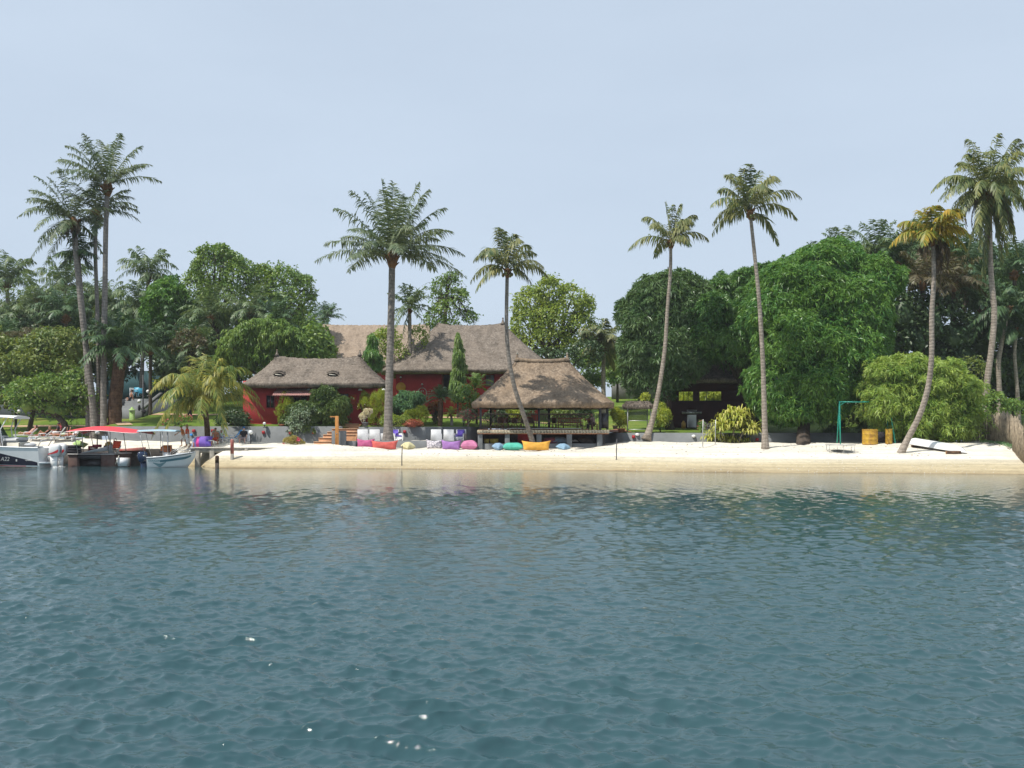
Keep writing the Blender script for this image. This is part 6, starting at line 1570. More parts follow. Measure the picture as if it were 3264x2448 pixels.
# barbecue grill at the shaded hut
Y = 89.6; b = ground_at(2205, Y)
gr = thing('gas_grill', 'steel gas grill with side shelves in front of the shaded hut', 'grill', b)
s = F / Y; h0 = b.z
def gz(py): return ZZ(py, Y) - b.z
m = MB(); m.bx(-.36, .36, -.25, .25, .1, gz(1322), bev=.01); part('cabinet', m, M['white_plastic'], gr)
m = MB(); m.bx(-.84, .84, -.27, .27, gz(1318) - .03, gz(1312)); part('shelf', m, M['steel'], gr)
m = MB(); m.bx(-.40, .40, -.28, .26, gz(1312) + .003, gz(1306), bev=.03); part('lid', m, M['steel'], gr)
m = MB(); [m.ell((x, -.29, gz(1315.5)), .035, 8, 6) for x in (-.6, -.3, 0, .3, .6)]; part('knob_row', m, M['black'], gr)
m = MB(); m.lathe((-.75, -.1, 0), [(.19, .0), (.19, .5), (.1, .62), (.06, .7)], 12); solo('gas_bottle', m, M['barrel_yellow'], 'brownish gas bottle standing beside the grill', 'gas bottle', b, smooth=True)
# ------------------------------------------------------------------ beach things at the right
# net poles
for px, pt, pb, Yv, lab in ((1281, 1420, 1462, 72.0, 'thin dark pole stuck in the sand below the cream bean bag'), (1965, 1400, 1465, 71.5, 'thin grey pole stuck in the sand right of the pavilion'), (2240, 1337, 1443, 74.5, 'tall thin net pole in front of the pandanus, left one'), (2280, 1338, 1436, 76.0, 'tall thin net pole in front of the pandanus, right one')):
    b = at(px, pb, Yv); b.z = G(b.x, Yv) if px not in (2240, 2280) else G(b.x, Yv)
    top = ZZ(pt, Yv); m = MB(); m.tube([(0, 0, -.4), (0.0, 0, (top - b.z) * .5), (.03, 0, top - b.z)], .035, 7)
    m.lathe((0, 0, -.02), [(.07, 0), (.05, .05), (.036, .08)], 8)
    solo('net_pole', m, M['dark_post'] if px < 2000 else M['alu'], lab, 'pole', b, group='net poles on the beach', smooth=True)
m = MB(); a0, a1 = at(2240, 1345, 74.5), at(2280, 1345, 76.0)
for i in range(5):
    q0, q1 = a0.lerp(a0, 0), a1.lerp(a1, 0); q0.z -= i * .22; q1.z -= i * .22; mid = (q0 + q1) / 2; mid.z -= .12
    m.tube([q0 - a0, mid - a0, q1 - a0], .006, 4)
for k in range(1, 8):
    q = a0.lerp(a1, k / 8); sg = .12 * 4 * (k / 8) * (1 - k / 8); m.tube([q - a0 - Vector((0, 0, sg)), q - a0 - Vector((0, 0, .88 + sg))], .005, 4)
solo('volleyball_net', m, M['alu'], 'thin slack net strung between the two tall poles', 'net', a0)
# trampoline
Y = 70.5; b = at(2679, 1443, Y); b = gp(2679, 1440); Y = b.y
tr = thing('trampoline', 'small round trampoline on thin grey legs on the sand', 'trampoline', b)
rr = 46 / F * Y; ht = 22 / F * Y
m = MB(); m.tube([(rr * math.cos(t), rr * .98 * math.sin(t), ht) for t in np.linspace(0, 2 * math.pi, 30)], .03, 6, cap=False); part('rim', m, M['alu'], tr, True)
m = MB(); m.lathe((0, 0, ht - .02), [(rr * .80, 0), (rr * .80, .008)], 24); part('mat', m, M['black'], tr)
m = MB()
for i in range(24):
    t = i * math.pi / 12; m.tube([(rr * .8 * math.cos(t), rr * .8 * math.sin(t), ht - .012), (rr * .97 * math.cos(t), rr * .95 * math.sin(t), ht)], .008, 4)
part('springs', m, M['steel'], tr)
for i in range(6):
    t = R(25 + 60 * i); x, yv = rr * .97 * math.cos(t), rr * .95 * math.sin(t); m = MB(); m.tube([(x, yv, ht), (x, yv, -.05)], .018, 6); m.tube([(x - .12, yv, .0), (x + .12, yv, .0)], .016, 6); part('leg', m, M['alu'], tr)
# green swing frame
Y = 77.5; b = gp(2676, 1416); Y = b.y
sw = thing('swing_frame', 'sea green metal swing frame with diagonal brace under the trees', 'swing frame', b)
s = F / Y; hx = (2832 - 2676) / s; zt = ZZ(1281, Y) - b.z
for x, dy, dxb in ((0, -.35, -.04), (0, .9, .08), (hx, -1.1, .16), (hx, .35, -.02)):
    m = MB(); m.tube([(x + dxb, dy * 1.0, -.35), (x, dy * .03, zt)], .05, 8); part('leg', m, M['swing_green'], sw, True)
m = MB(); m.tube([(-.06, 0, zt), (hx + .06, 0, zt)], .05, 8); part('top_bar', m, M['swing_green'], sw, True)
m = MB(); m.tube([(0, 0, zt - .28), (.42, 0, zt - .01)], .035, 6); part('brace', m, M['swing_green'], sw, True)
for x in (.62, 1.22):
    m = MB(); m.tube([(x, 0, zt - .04), (x, 0, zt - .12), (x + .03, 0, zt - .16)], .02, 6); part('hook', m, M['steel'], sw)
# drums
def drum(px0, px1, pyt, pyb, label, sd):
    cx = (px0 + px1) / 2; b = gp(cx, pyb - 2); r = (px1 - px0) / 2 / F * b.y; h = (pyb - pyt) / F * b.y
    m = MB(); pr = [(r * .97, -.1)]
    for z in (0, .32, .66, 1.0): pr += [(r, h * z - .025 if z else 0), (r * 1.03, h * z), (r, h * z + .025 if z < 1 else h)]
    pr += [(r * .95, h), (r * .94, h - .03)]
    m.lathe((0, 0, 0), pr, 24); o = solo('steel_drum', m, M['barrel_yellow'], label, 'drum', b, smooth=False); return o
drum(2749, 2797, 1370, 1418, 'big rusty yellow drum under the bamboo bush', 1)
drum(2822, 2844, 1370, 1417, 'second yellow drum partly hidden by the swing frame leg', 2)
m = pillow(.75, .8, 1.3, .0, 14); o = solo('black_bag', m, M['cloth_black'], 'black plastic sack standing between the yellow drums', 'sack', gp(2812, 1414) + Vector((0, .5, .5)), smooth=True); o.rotation_euler = (R(80), 0, 0)
# upturned white boat on logs
def dinghy():
    L = 4.9; nst = 22; rows_ = []
    for i in range(nst):
        t = i / (nst - 1); x = t * L
        bm_ = .74 * (1 - max(0, (t - .58) / .42) ** 2.8) * (0.86 + .14 * min(1, t / .3)); bm_ = max(bm_, .02)
        d = .52; kz = d * (1 - .97 * max(0, (t - .66) / .34) ** 2.6)
        rows_.append([(x, -bm_, 0), (x, -bm_ * 1.0, .05), (x, -bm_ * .93, kz * .45), (x, -bm_ * .72, kz * .86), (x, -bm_ * .25, kz * .98), (x, 0, kz * 1.02), (x, bm_ * .25, kz * .98), (x, bm_ * .72, kz * .86), (x, bm_ * .93, kz * .45), (x, bm_, .05), (x, bm_, 0)])
    m = MB(); m.grid(np.array(rows_)); k = len(rows_[0]); m.add(rows_[0], [tuple(range(k))])
    return m
p_s = gp(2915, 1426); p_b = gp(3082, 1447); p_s.z += .22; p_b.z += .06
up = thing('upturned_boat', 'white dinghy lying upside down on logs beside the bamboo fence', 'boat', p_s)
ax = (p_b - p_s).normalized(); az = (Vector((0, .12, 1)) - ax * ax.dot(Vector((0, .12, 1)))).normalized(); ay = az.cross(ax)
up.rotation_euler = Matrix((ax, ay, az)).transposed().to_euler(); k_ = (p_b - p_s).length / 4.9; up.scale = (k_, k_, k_)
part('hull', dinghy(), M['white'], up, True)
m = MB(); m.tube([(0.0, -.60, .0), (1.5, -.715, .015), (3, -.73, .015), (4.2, -.5, .015), (4.86, -.05, .015)], .035, 6); part('gunwale', m, M['white_plastic'], up, True)
lg = thing('driftwood_log', 'short brown log propping the bow of the upturned boat', 'log', gp(3040, 1448) + Vector((0, .1, .10)), R(-12))
m = MB(); m.tube([(-.45, 0, 0), (.5, .05, .02)], [.14, .12], 10); part('bark', m, M['trunk_brown'], lg, True)
m = MB(); m.tube([(-.455, 0, 0), (-.46, 0, 0)], .115, 10); part('cut_end', m, M['orange_wood'], lg)
m = MB(); m.tube([(-.6, 0, 0), (.7, .1, .03)], [.16, .14], 10); solo('driftwood_log', m, M['trunk_brown'], 'dark log in shadow under the stern of the upturned boat', 'log', gp(2938, 1427) + Vector((0, .25, .10)), R(-10), smooth=True)
# bamboo fence
rg = np.random.default_rng(77)
def fence(pts, hts, n, label, th=.03):
    b = Vector((pts[0][0], pts[0][1], G(pts[0][0], pts[0][1])))
    A = np.array(pts); L = np.concatenate([[0], np.cumsum(np.hypot(*np.diff(A, axis=0).T))])
    o = thing('bamboo_fence', label, 'fence', b)
    m = MB()
    for i in range(n):
        q = (i + rg.uniform(-.3, .3)) / n * L[-1]; x, y_ = np.interp(q, L, A[:, 0]), np.interp(q, L, A[:, 1]); h = np.interp(q, L, hts) * rg.uniform(.84, 1.08)
        z = G(x, y_); lean = rg.normal(0, .06)
        p = [(x - b.x, y_ - b.y + rg.uniform(-.05, .05), z - b.z - .3), (x - b.x + lean * .5, y_ - b.y + rg.uniform(-.04, .04), z - b.z + h * .5), (x - b.x + lean, y_ - b.y + rg.uniform(-.05, .05), z - b.z + h)]
        m.tube(p, [th * 1.1, th, th * .8], 5)
    part('canes', m, M['bamboo_dry'], o, label=None)
    for hz_ in (.35, .8):
        m = MB(); m.tube([(x - b.x, y_ + .07 - b.y, G(x, y_) - b.z + np.interp(l, L, hts) * hz_) for (x, y_), l in zip(pts, L)], .025, 5); part('rail', m, M['bamboo_dry'], o)
    return o
fence([(XX(3085, 80), 80), (XX(3130, 78.5), 78.5), (XX(3190, 74.5), 74.5), (XX(3225, 71), 71)], [1.9, 2.0, 2.2, 2.2], 130, 'grey bamboo cane fence running down to the water at the right', .035)
fence([(XX(3227, 69.5), 69.5), (XX(3246, 67), 67), (XX(3270, 65), 65), (XX(3320, 64), 64)], [2.3, 2.4, 2.5, 2.5], 95, 'nearer pale bamboo cane fence at the right frame edge', .04)
# rocks and weeds at the fence foot
m = MB()
for i in range(60):
    x = rg.uniform(0, 1); xx_ = XX(3090 + 130 * x, 77 - 7 * x) + rg.uniform(-.3, .2); yy = 77 - 7.5 * x + rg.uniform(-.4, .2); m.ell((xx_, yy, G(xx_, yy) + .02), rg.uniform(.03, .12, 3), 7, 5)
struct('rubble', m, M['concrete'], True, 'stuff')
C = []
for i in range(240):
    x = rg.uniform(0.25, 1); xx_ = XX(3100 + 130 * x, 77 - 7 * x) + rg.uniform(-.2, .25); yy = 77 - 8 * x + rg.uniform(-.5, .3); C.append((xx_, yy, G(xx_, yy)))
C = np.array(C); m = MB(); m.quads(sprays(C, np.tile((0, 0, 1.), (len(C), 1)), rg, 6, .3, .03, .8, .1)); struct('weeds', m, M['bluegreen'], False, 'stuff')
# beach wrack: shells, leaves and twigs
m = MB()
for i in range(420):
    x = rg.uniform(-16, 31); t = rg.uniform(.02, .5) ** 1.3; y_ = shore(x) + t * 11; m.ell((x, y_, G(x, y_) + .008), (rg.uniform(.015, .045), rg.uniform(.015, .04), .012), 6, 4)
struct('shells', m, M['white'], True, 'stuff')
m = MB()
for i in range(300):
    x = rg.uniform(-14, 31); y_ = shore(x) + rg.choice([5.5, 8.5, 10]) + rg.normal(0, .5)
    if y_ > wall_y(x) - .6: continue
    z = G(x, y_) + .012; a = rg.uniform(0, 3.14); l = rg.uniform(.04, .16); m.tube([(x, y_, z), (x + l * math.cos(a), y_ + l * math.sin(a), z + .01)], .012, 4)
struct('beach_litter', m, M['trunk_brown'], False, 'stuff')
# pool chairs and bin at the left
def pool_chair(px, py, Y, mat, label, rz):
    b = at(px, py, Y); o = thing('pool_chair', label, 'chair', b, rz, 'plastic chairs on the pool terrace')
    m = MB(); m.bx(-.26, .26, -.26, .24, .40, .45, bev=.015); part('seat', m, M[mat], o)
    m = MB(); m.bx(-.26, .26, .20, .25, .46, .95, bev=.015); part('backrest', m, M[mat], o)
    for sx in (-1, 1):
        for sy in (-1, 1): m = MB(); m.tube([(sx * .25, sy * .24, 0), (sx * .23, sy * .21, .4)], .025, 6); part('leg', m, M[mat], o)
        m = MB(); m.bx(sx * .30, sx * .24, -.24, .2, .62, .66); part('arm', m, M[mat], o)
pool_chair(448, 1266, 105, 'sky_blue', 'turquoise armchair on the pool terrace beside the lamp', R(20))
pool_chair(436, 1263, 107, 'sky_blue', 'turquoise armchair behind the first on the pool terrace', R(200))
pool_chair(424, 1265, 106, 'white_plastic', 'white plastic chair next to the sunbather at the pool edge', R(60))
o = thing('pool_table', 'round white table between the turquoise pool chairs', 'table', at(441, 1264, 106.3)); m = MB(); m.lathe((0, 0, .70), [(.55, 0), (.57, .04)], 20); part('tabletop', m, M['white_plastic'], o); m = MB(); m.lathe((0, 0, 0), [(.25, 0), (.05, .06), (.05, .695)], 10); part('pedestal', m, M['white_plastic'], o)
b = ground_at(421, 96.5); bn_ = thing('litter_bin', 'lime green litter bin with a domed lid on the lawn', 'bin', b)
h = ZZ(1281, 96.5) - b.z; m = MB(); m.box((0, 0, h * .3), (.42, .42, max(h * .62, .5)), bev=.04); part('body', m, M['lime'], bn_); m = MB(); m.lathe((0, 0, h * .6 + .05), [(.33, 0), (.27, .1), (.13, .2), (.1, .3), (.02, .36)], 12); part('lid', m, M['lime'], bn_, True)
b = ground_at(1870, 96)
# ------------------------------------------------------------------ boats
def hull_fn(L, B, fs, fb, draft, rake=.9, tum=.0):
    """half beam, sheer height and section of a small planing hull; x from stern 0 to bow L"""
    def sec(t, s):          # t along, s 0 keel .. 1 sheer ; returns (x, y, z)
        bm = B / 2 * (1 - max(0, (t - .42) / .58) ** 2.3 * .985)
        sh = fs + (fb - fs) * t ** 1.7
        kz = -draft + (draft + fb * .55) * max(0, (t - .80) / .20) ** 2.2
        if s < .35: q = s / .35; y = bm * (.80 - .25 * t) * q; z = kz + (draft * .75 + .1 * t) * q ** 1.3
        else:
            q = (s - .35) / .65; zc = kz + draft * .75 + .1 * t
            y = bm * (.80 - .25 * t) + (bm - bm * (.80 - .25 * t)) * q ** .8; z = zc + (sh - zc) * q
        x = t * L + rake * max(0, t - .6) / .4 * ((z + draft) / (fb + draft) - .5) * (1 if t > .6 else 0)
        return x, y, z
    return sec
def hull_mesh(sec, nt=26, ns=12):
    m = MB(); T = np.linspace(0, 1, nt); S = np.linspace(0, 1, ns)
    A = np.array([[sec(t, s) for s in S] for t in T]); Bm = A * np.array([1, -1, 1])
    m.grid(A[:, ::-1]); m.grid(Bm)
    tr = np.concatenate([A[0], Bm[0][::-1]]); m.add(tr, [tuple(range(len(tr)))])
    return m
def strip(sec, t0, t1, s0, s1, side, n=16, off=.006, f=None):
    m = MB(); R_ = []
    for t in np.linspace(t0, t1, n):
        u0, u1 = (f(t) if f else (s0, s1)); r = []
        for s in np.linspace(u0, u1, 5):
            x, y, z = sec(t, s); r.append((x - (off if t < .01 else 0), side * (y + off), z - off * .2))
        R_.append(r)
    m.grid(np.array(R_)); return m
def text_obj(body, size, mat, parent, loc, rot, name='lettering', ext=.004, shear=0):
    c = bpy.data.curves.new(name, 'FONT'); c.body = body; c.size = size; c.extrude = ext; c.shear = shear
    c.materials.append(mat); q = bpy.data.objects.new('glyphs', c); COL.objects.link(q); bpy.context.view_layer.update()
    me = bpy.data.meshes.new_from_object(q.evaluated_get(bpy.context.evaluated_depsgraph_get())); me.name = name; bpy.data.objects.remove(q); bpy.data.curves.remove(c)
    o = bpy.data.objects.new(name, me); COL.objects.link(o); o.parent = parent; o.location = loc; o.rotation_euler = rot
    return o
def outboard(parent, x, y, z, cowl, leg, stripe=None, s=1.0, yaw=0.0):
    """outboard motor hung on a transom at local (x,y,z); it points towards -x"""
    o = bpy.data.objects.new('outboard_motor', None); COL.objects.link(o); o.parent = parent; o.location = (x, y, z); o.rotation_euler = (0, 0, yaw); o.scale = (s, s, s)
    m = MB(); rows_ = []
    for zz, hx0, hx1, hy in ((.18, -.32, .22, .17), (.30, -.40, .27, .23), (.55, -.46, .30, .25), (.80, -.47, .27, .24), (.93, -.42, .20, .19), (.98, -.30, .08, .10)):
        th = np.linspace(0, 2 * np.pi, 18, endpoint=False); e = .62
        cx, rx = (hx0 + hx1) / 2 - .25, (hx1 - hx0) / 2
        rows_.append(np.stack([cx + rx * np.sign(np.cos(th)) * np.abs(np.cos(th)) ** e, hy * np.sign(np.sin(th)) * np.abs(np.sin(th)) ** e, np.full(18, zz)], -1))
    m.grid(np.array(rows_), wrap=True); m.add(rows_[-1], [tuple(range(18))]); m.add(rows_[0], [tuple(range(17, -1, -1))])
    part('cowl', m, M[cowl], o, True)
    m = MB()
    m.add([(-.50, -.10, .18), (.0, -.12, .18), (.0, .12, .18), (-.50, .10, .18), (-.46, -.05, -.75), (-.12, -.06, -.75), (-.12, .06, -.75), (-.46, .05, -.75)], [(0, 1, 5, 4), (1, 2, 6, 5), (2, 3, 7, 6), (3, 0, 4, 7), (0, 3, 2, 1), (4, 5, 6, 7)])
    m.box((-.34, 0, -.55), (.55, .24, .03)); m.ell((-.3, 0, -.92), (.32, .08, .09), 12, 8); m.box((-.3, 0, -.83), (.3, .05, .2))
    part('drive_leg', m, M[leg], o)
    m = MB(); m.bx(.0, .16, -.16, .16, -.25, .16, bev=.02); part('transom_bracket', m, M['steel'], o)
    if stripe:
        for sd in (-1, 1):
            m = MB(); m.add([(-.60, sd * .252, .40), (.02, sd * .246, .27), (.02, sd * .25, .34), (-.30, sd * .258, .44), (-.66, sd * .25, .62), (-.69, sd * .248, .52)], [(0, 1, 2, 3, 4, 5)]); part('stripe', m, M[stripe], o)
        m = MB(); m.box((-.735, 0, .62), (.02, .2, .42), bev=.008); part('rear_badge', m, M['grey_vinyl'], o)
    else:
        m = MB(); m.box((-.2, -.262, .66), (.26, .015, .06)); m.box((-.735, 0, .66), (.02, .22, .05)); part('label_plate', m, M['alu'], o)
    return o

# --- big white motorboat with hard top, stern towards us on the left
Y = 74.2
stern = at(152, 1480, Y); stern.z = 0
bb_ = thing('motorboat', 'big white and navy motorboat with hard top and twin white outboards', 'motorboat', Vector((stern.x, Y, 0)), R(180 - 4))
sec = hull_fn(8.6, 2.7, 1.42, 1.95, .42)
part('hull', hull_mesh(sec), M['white'], bb_, True)
sd = 1          # local +y faces the camera because the boat is turned round
part('navy_band', strip(sec, .015, .97, 0, 0, sd, 24, f=lambda t: (.46 + .02 * t, .545 + .30 * min(t * 2.6, 1) ** .9)), M['navy'], bb_, True)
part('red_line', strip(sec, .12, .97, .425, .45, sd, 20, .007), M['red_stripe'], bb_, True)
part('antifouling', strip(sec, .02, .95, .22, .41, sd, 20, .005), M['antifoul'], bb_, True)
m = MB()
R_ = [];
for t in np.linspace(0.0, .98, 24):
    x, y, z = sec(t, 1); R_.append([(x, y, z), (x, y + .05, z + .02), (x, y - .02, z + .07), (x, y - .30, z + .07), (x, max(y - .32, .0), z - .0), (x, max(y - .32, 0), z - .35)])
R_ = np.array(R_); m.grid(R_); m.grid(R_[:, ::-1] * np.array([1, -1, 1])); part('gunwale', m, M['white'], bb_, True)
m = MB(); R_ = []
for t in np.linspace(0, .98, 12): x, y, z = sec(t, 1); R_.append([(x, -max(y - .3, 0), .62 + .5 * t * t), (x, max(y - .3, 0), .62 + .5 * t * t)])
m.grid(np.array(R_)); part('cockpit_floor', m, M['cream'], bb_)
m = MB(); m.add([(-.45, -1.0, .28), (.0, -1.2, .28), (.0, 1.2, .28), (-.45, 1.0, .28), (-.45, -1.0, .40), (.0, -1.2, .42), (.0, 1.2, .42), (-.45, 1.0, .40)], [(0, 3, 2, 1), (4, 5, 6, 7), (0, 1, 5, 4), (2, 3, 7, 6), (3, 0, 4, 7)]); part('swim_platform', m, M['white'], bb_)
m = MB(); m.bx(.55, 1.0, -.9, .9, .62, 1.14, bev=.03); part('engine_well', m, M['white_plastic'], bb_)
# helm seat, cushions
m = MB(); m.bx(1.75, 2.75, -.75, .75, .7, 1.42, bev=.05); st_ = part('helm_seat', m, M['cream'], bb_)
m = MB(); m.bx(1.85, 3.05, -.78, .78, 1.425, 1.80, bev=.12); part('backrest', m, M['grey_vinyl'], st_)
m = MB(); m.ell((1.2, .25, 1.22), (.45, .4, .16), 12, 8); part('folded_cushion', m, M['grey_vinyl'], bb_, True)
# console with windscreen, hard top
m = MB(); m.bx(3.3, 4.5, -.55, .55, .8, 1.9, bev=.05); cs = part('console', m, M['white_plastic'], bb_)
m = MB(); m.add([(3.35, -.5, 1.9), (3.35, .5, 1.9), (3.95, .45, 2.9), (3.95, -.45, 2.9), (4.4, -.5, 1.9), (4.4, .5, 1.9)], [(0, 1, 2, 3), (4, 3, 2, 5), (1, 5, 2), (0, 3, 4)]); part('windscreen', m, paint('smoked_green_screen', (.03, .07, .06), .1, .05, 2), cs)
m = MB(); m.tube([(3.15, 0.05 + .22 * math.cos(a), 1.62 + .22 * math.sin(a)) for a in np.linspace(0, 6.283, 18)], .02, 6, cap=False); m.tube([(3.3, .05, 1.62), (3.15, .05, 1.62)], .03, 6); part('steering_wheel', m, M['steel'], cs, True)
m = MB(); R_ = []
for x in np.linspace(1.35, 6.2, 10):
    e_ = .10 * (1 - ((x - 3.8) / 2.5) ** 2); R_.append([(x, -1.05, 3.42 + e_), (x, -.5, 3.50 + e_), (x, .5, 3.50 + e_), (x, 1.05, 3.42 + e_), (x, 1.07, 3.28 + e_), (x, 0, 3.27 + e_), (x, -1.07, 3.28 + e_)])
R_ = np.array(R_); m.grid(R_, wrap=True); m.add(R_[0], [tuple(range(7))]); m.add(R_[-1], [tuple(range(6, -1, -1))]); ht_ = part('hard_top', m, M['white'], bb_)
m = MB(); m.lathe((3.95, .1, 3.56), [(.42, 0), (.45, .1), (.42, .3), (.2, .36)], 18); part('radar_dome', m, M['white_plastic'], ht_, True)
m = MB(); [m.tube([(1.42 + .33 * i + rg.uniform(-.05, .05), 1.08, 3.38), (1.47 + .33 * i, 1.12, 3.30), (1.40 + .33 * i + rg.uniform(-.12, .12), 1.1, 3.06 + rg.uniform(-.05, .08))], .028, 5) for i in range(7)]; part('yellow_lashing', m, M['rope'], ht_)
for sy in (-1, 1):
    for pts in ([(2.25, .95, 1.2), (2.45, .95, 2.5), (2.0, .95, 3.28)], [(2.55, .95, 1.2), (2.75, .95, 2.6), (2.55, .95, 3.28)], [(4.6, .9, 1.2), (4.2, .9, 3.28)]):
        m = MB(); m.tube([(a, b * sy, c) for a, b, c in pts], .038, 7); part('top_strut', m, M['white_plastic'], bb_, True)
m = MB(); m.tube([(.35, .7, 1.1), (.1, .75, 1.55), (-.0, .6, 1.58), (-.0, -.6, 1.58), (.1, -.75, 1.55), (.35, -.7, 1.1)], .03, 6); part('stern_rail', m, M['steel'], bb_, True)
m = MB(); m.lathe((3.12, 1.30, .05), [(.02, 0), (.12, .08), (.12, .75), (.02, .85)], 12); part('fender', m, M['cream'], bb_, True)
for yy in (.42, -.42): outboard(bb_, -.42, yy, .62, 'white', 'white', 'red_stripe', 1.12, 0)
# lettering on the flank (reads left to right from the water)
for ch_ in bb_.children:
    nm = ch_.name.split('.')[0]
    if nm in ('helm_seat', 'folded_cushion', 'console', 'stern_rail'): ch_.location.z += .42
    if nm == 'cockpit_floor': ch_.location.z += .30
    if nm in ('hard_top', 'top_strut'): ch_.location += Vector((.62, 0, .27))
    if nm == 'engine_well': ch_.location.z += .2
x_, y_, z_ = sec(.30, .68)
text_obj('A22', .40, M['alu'], bb_, (x_ + .30, y_ + .05, z_ - .22), (R(88), 0, R(180)), shear=.2)
text_obj('8', .24, M['white'], bb_, (1.72, sec(.2, .7)[1] + .05, sec(.2, .62)[2] - .1), (R(88), 0, R(180)))
m = MB(); m.tube([(1.02 - .05 * i, sec(.11, .64)[1] + .012, .52 + .03 * math.sin(i * 2.1)) for i in range(9)], .012, 5); part('scroll_mark', m, M['white'], bb_)

# --- brown pontoon with red canopy
Y = 75.6
b = at(330, 1490, Y); b.z = 0
pn = thing('pontoon_boat', 'brown pontoon raft with red canopy moored between the two white boats', 'pontoon boat', b, 0)
s = F / Y
def lx_(px): return (px - 330) / s
def lz_(py): return ZZ(py, Y)
for p0, p1 in ((222, 252), (326, 370)):
    m = MB(); m.bx(lx_(p0), lx_(p1), -.3, 3.0, -.5, lz_(1449) - .005, bev=.02); part('float', m, M['pontoon'], pn)
m = MB(); m.bx(lx_(251), lx_(327), -.22, -.1, lz_(1462), lz_(1449) - .006); part('apron', m, M['dark_post'], pn)
m = MB(); m.bx(lx_(252), lx_(326), .1, 2.9, -.2, lz_(1462) - .01); part('gap_shade', m, M['black'], pn)  # black block paints the shade in the gap between the floats
m = MB(); m.bx(lx_(221), lx_(371), -.38, 3.05, lz_(1449), lz_(1446), bev=.015); part('deck', m, M['alu'], pn)
m = MB(); R_ = []
xa, xb = lx_(223), lx_(462)
for x in np.linspace(xa, xb, 22):
    q = (x - xa) / (xb - xa); zc = lz_(1372) + .34 * math.sin(math.pi * min(1, q * 1.05) ** .8) - .02
    R_.append([(x, -1.15, zc - .32 * (1 - abs(2 * q - 1) ** 3 * .6)), (x, -.6, zc - .07), (x, .5, zc), (x, 1.6, zc - .07), (x, 2.3, zc - .28)])
R_ = np.array(R_); m.grid(R_); R2 = R_.copy(); R2[:, :, 2] -= .02; m.grid(R2[::-1]); cn = part('canopy', m, M['canopy_red'], pn, True)
m = MB(); m.tube(R_[:, 0] - np.array((0, .02, .01)), .03, 6); m.tube(R_[:, -1], .03, 6); m.tube(R_[0], .03, 6); m.tube(R_[-1], .03, 6); part('frame', m, M['alu'], cn, True)
for (p0, y0, p1, y1) in ((252, -.2, 252, -.9), (262, .2, 272, -.6), (351, -.2, 349, -.9), (357, -.2, 366, -.9), (366, -.1, 355, -.9), (255, 2.6, 252, 2.0), (360, 2.6, 360, 2.0)):
    m = MB(); m.tube([(lx_(p0), y0, lz_(1446)), (lx_(p1), y1, lz_(1374) + .02)], .03, 6); part('pole', m, M['alu'], pn, True)
for py in (1384, 1416, 1431): m = MB(); m.tube([(lx_(253), -.3, lz_(py)), (lx_(265), -.1, lz_(py))], .02, 5); part('ladder_rung', m, M['alu'], pn)
m = MB(); m.lathe((lx_(356), -.1, lz_(1446)), [(.15, 0), (.15, .68)], 14); part('grey_drum', m, M['grey_vinyl'], pn)
m = MB(); m.add([(lx_(262), -.25, lz_(1445)), (lx_(350), -.25, lz_(1436)), (lx_(350), -.25, lz_(1421)), (lx_(262), -.25, lz_(1443)), (lx_(262), 1.2, lz_(1445)), (lx_(350), 1.2, lz_(1436)), (lx_(350), 1.2, lz_(1421)), (lx_(262), 1.2, lz_(1443))], [(0, 1, 2, 3), (7, 6, 5, 4), (3, 2, 6, 7), (0, 4, 5, 1), (1, 5, 6, 2)]); part('ramp_panel', m, M['grey_vinyl'], pn)
m = MB(); m.bx(lx_(275), lx_(292), .3, 1.2, lz_(1440), lz_(1422), bev=.02); ms = part('seat', m, M['maroon'], pn)
m = MB(); m.tube([(lx_(287), .5, lz_(1422)), (lx_(314), .5, lz_(1422))], .12, 10); part('bolster', m, M['maroon'], ms, True)
m = MB(); m.ell((lx_(293), .2, lz_(1429)), (.22, .15, .07), 10, 6); part('cushion', m, M['cream'], ms, True)
m = MB(); m.tube([(lx_(374), -.2, lz_(1449)), (lx_(380), -.25, lz_(1438)), (lx_(388), -.25, lz_(1424)), (lx_(390), -.25, lz_(1420))], .045, 7); part('stern_rail', m, M['alu'], pn, True)
lj = thing('life_jacket', 'bright orange red life jacket hung on the pontoon rail', 'life jacket', (b.x + lx_(374), Y - .1, lz_(1429)))
m = pillow(.62, .6, .28, .05, 14); o = part('float_panel', m, M['orange_cloth'], lj, True); o.rotation_euler = (R(82), R(5), 0); o.location = (0, 0, .28)
m = MB(); m.tube([(-.1, -.1, .5), (-.18, -.1, .68), (-.05, -.1, .78), (.02, -.1, .6)], .03, 6); part('strap', m, M['cloth_black'], lj)
m = MB(); m.ell((0, 0, .22), (.30, .22, .28), 12, 8); o = solo('canvas_bag', m, M['rope'], 'tan canvas bag on the pontoon beside the grey drum', 'bag', (b.x + lx_(340), Y + .4, lz_(1428)), smooth=True)
m = MB(); [m.ell((rg.uniform(-.3, .3), rg.uniform(-.1, .1), rg.uniform(0, .1)), (.12, .1, .09), 8, 6) for _ in range(6)]; solo('gear_pile', m, M['concrete_dark'], 'small pile of grey gear on the pontoon ramp', 'gear', (b.x + lx_(330), Y + .3, lz_(1424)), smooth=True)
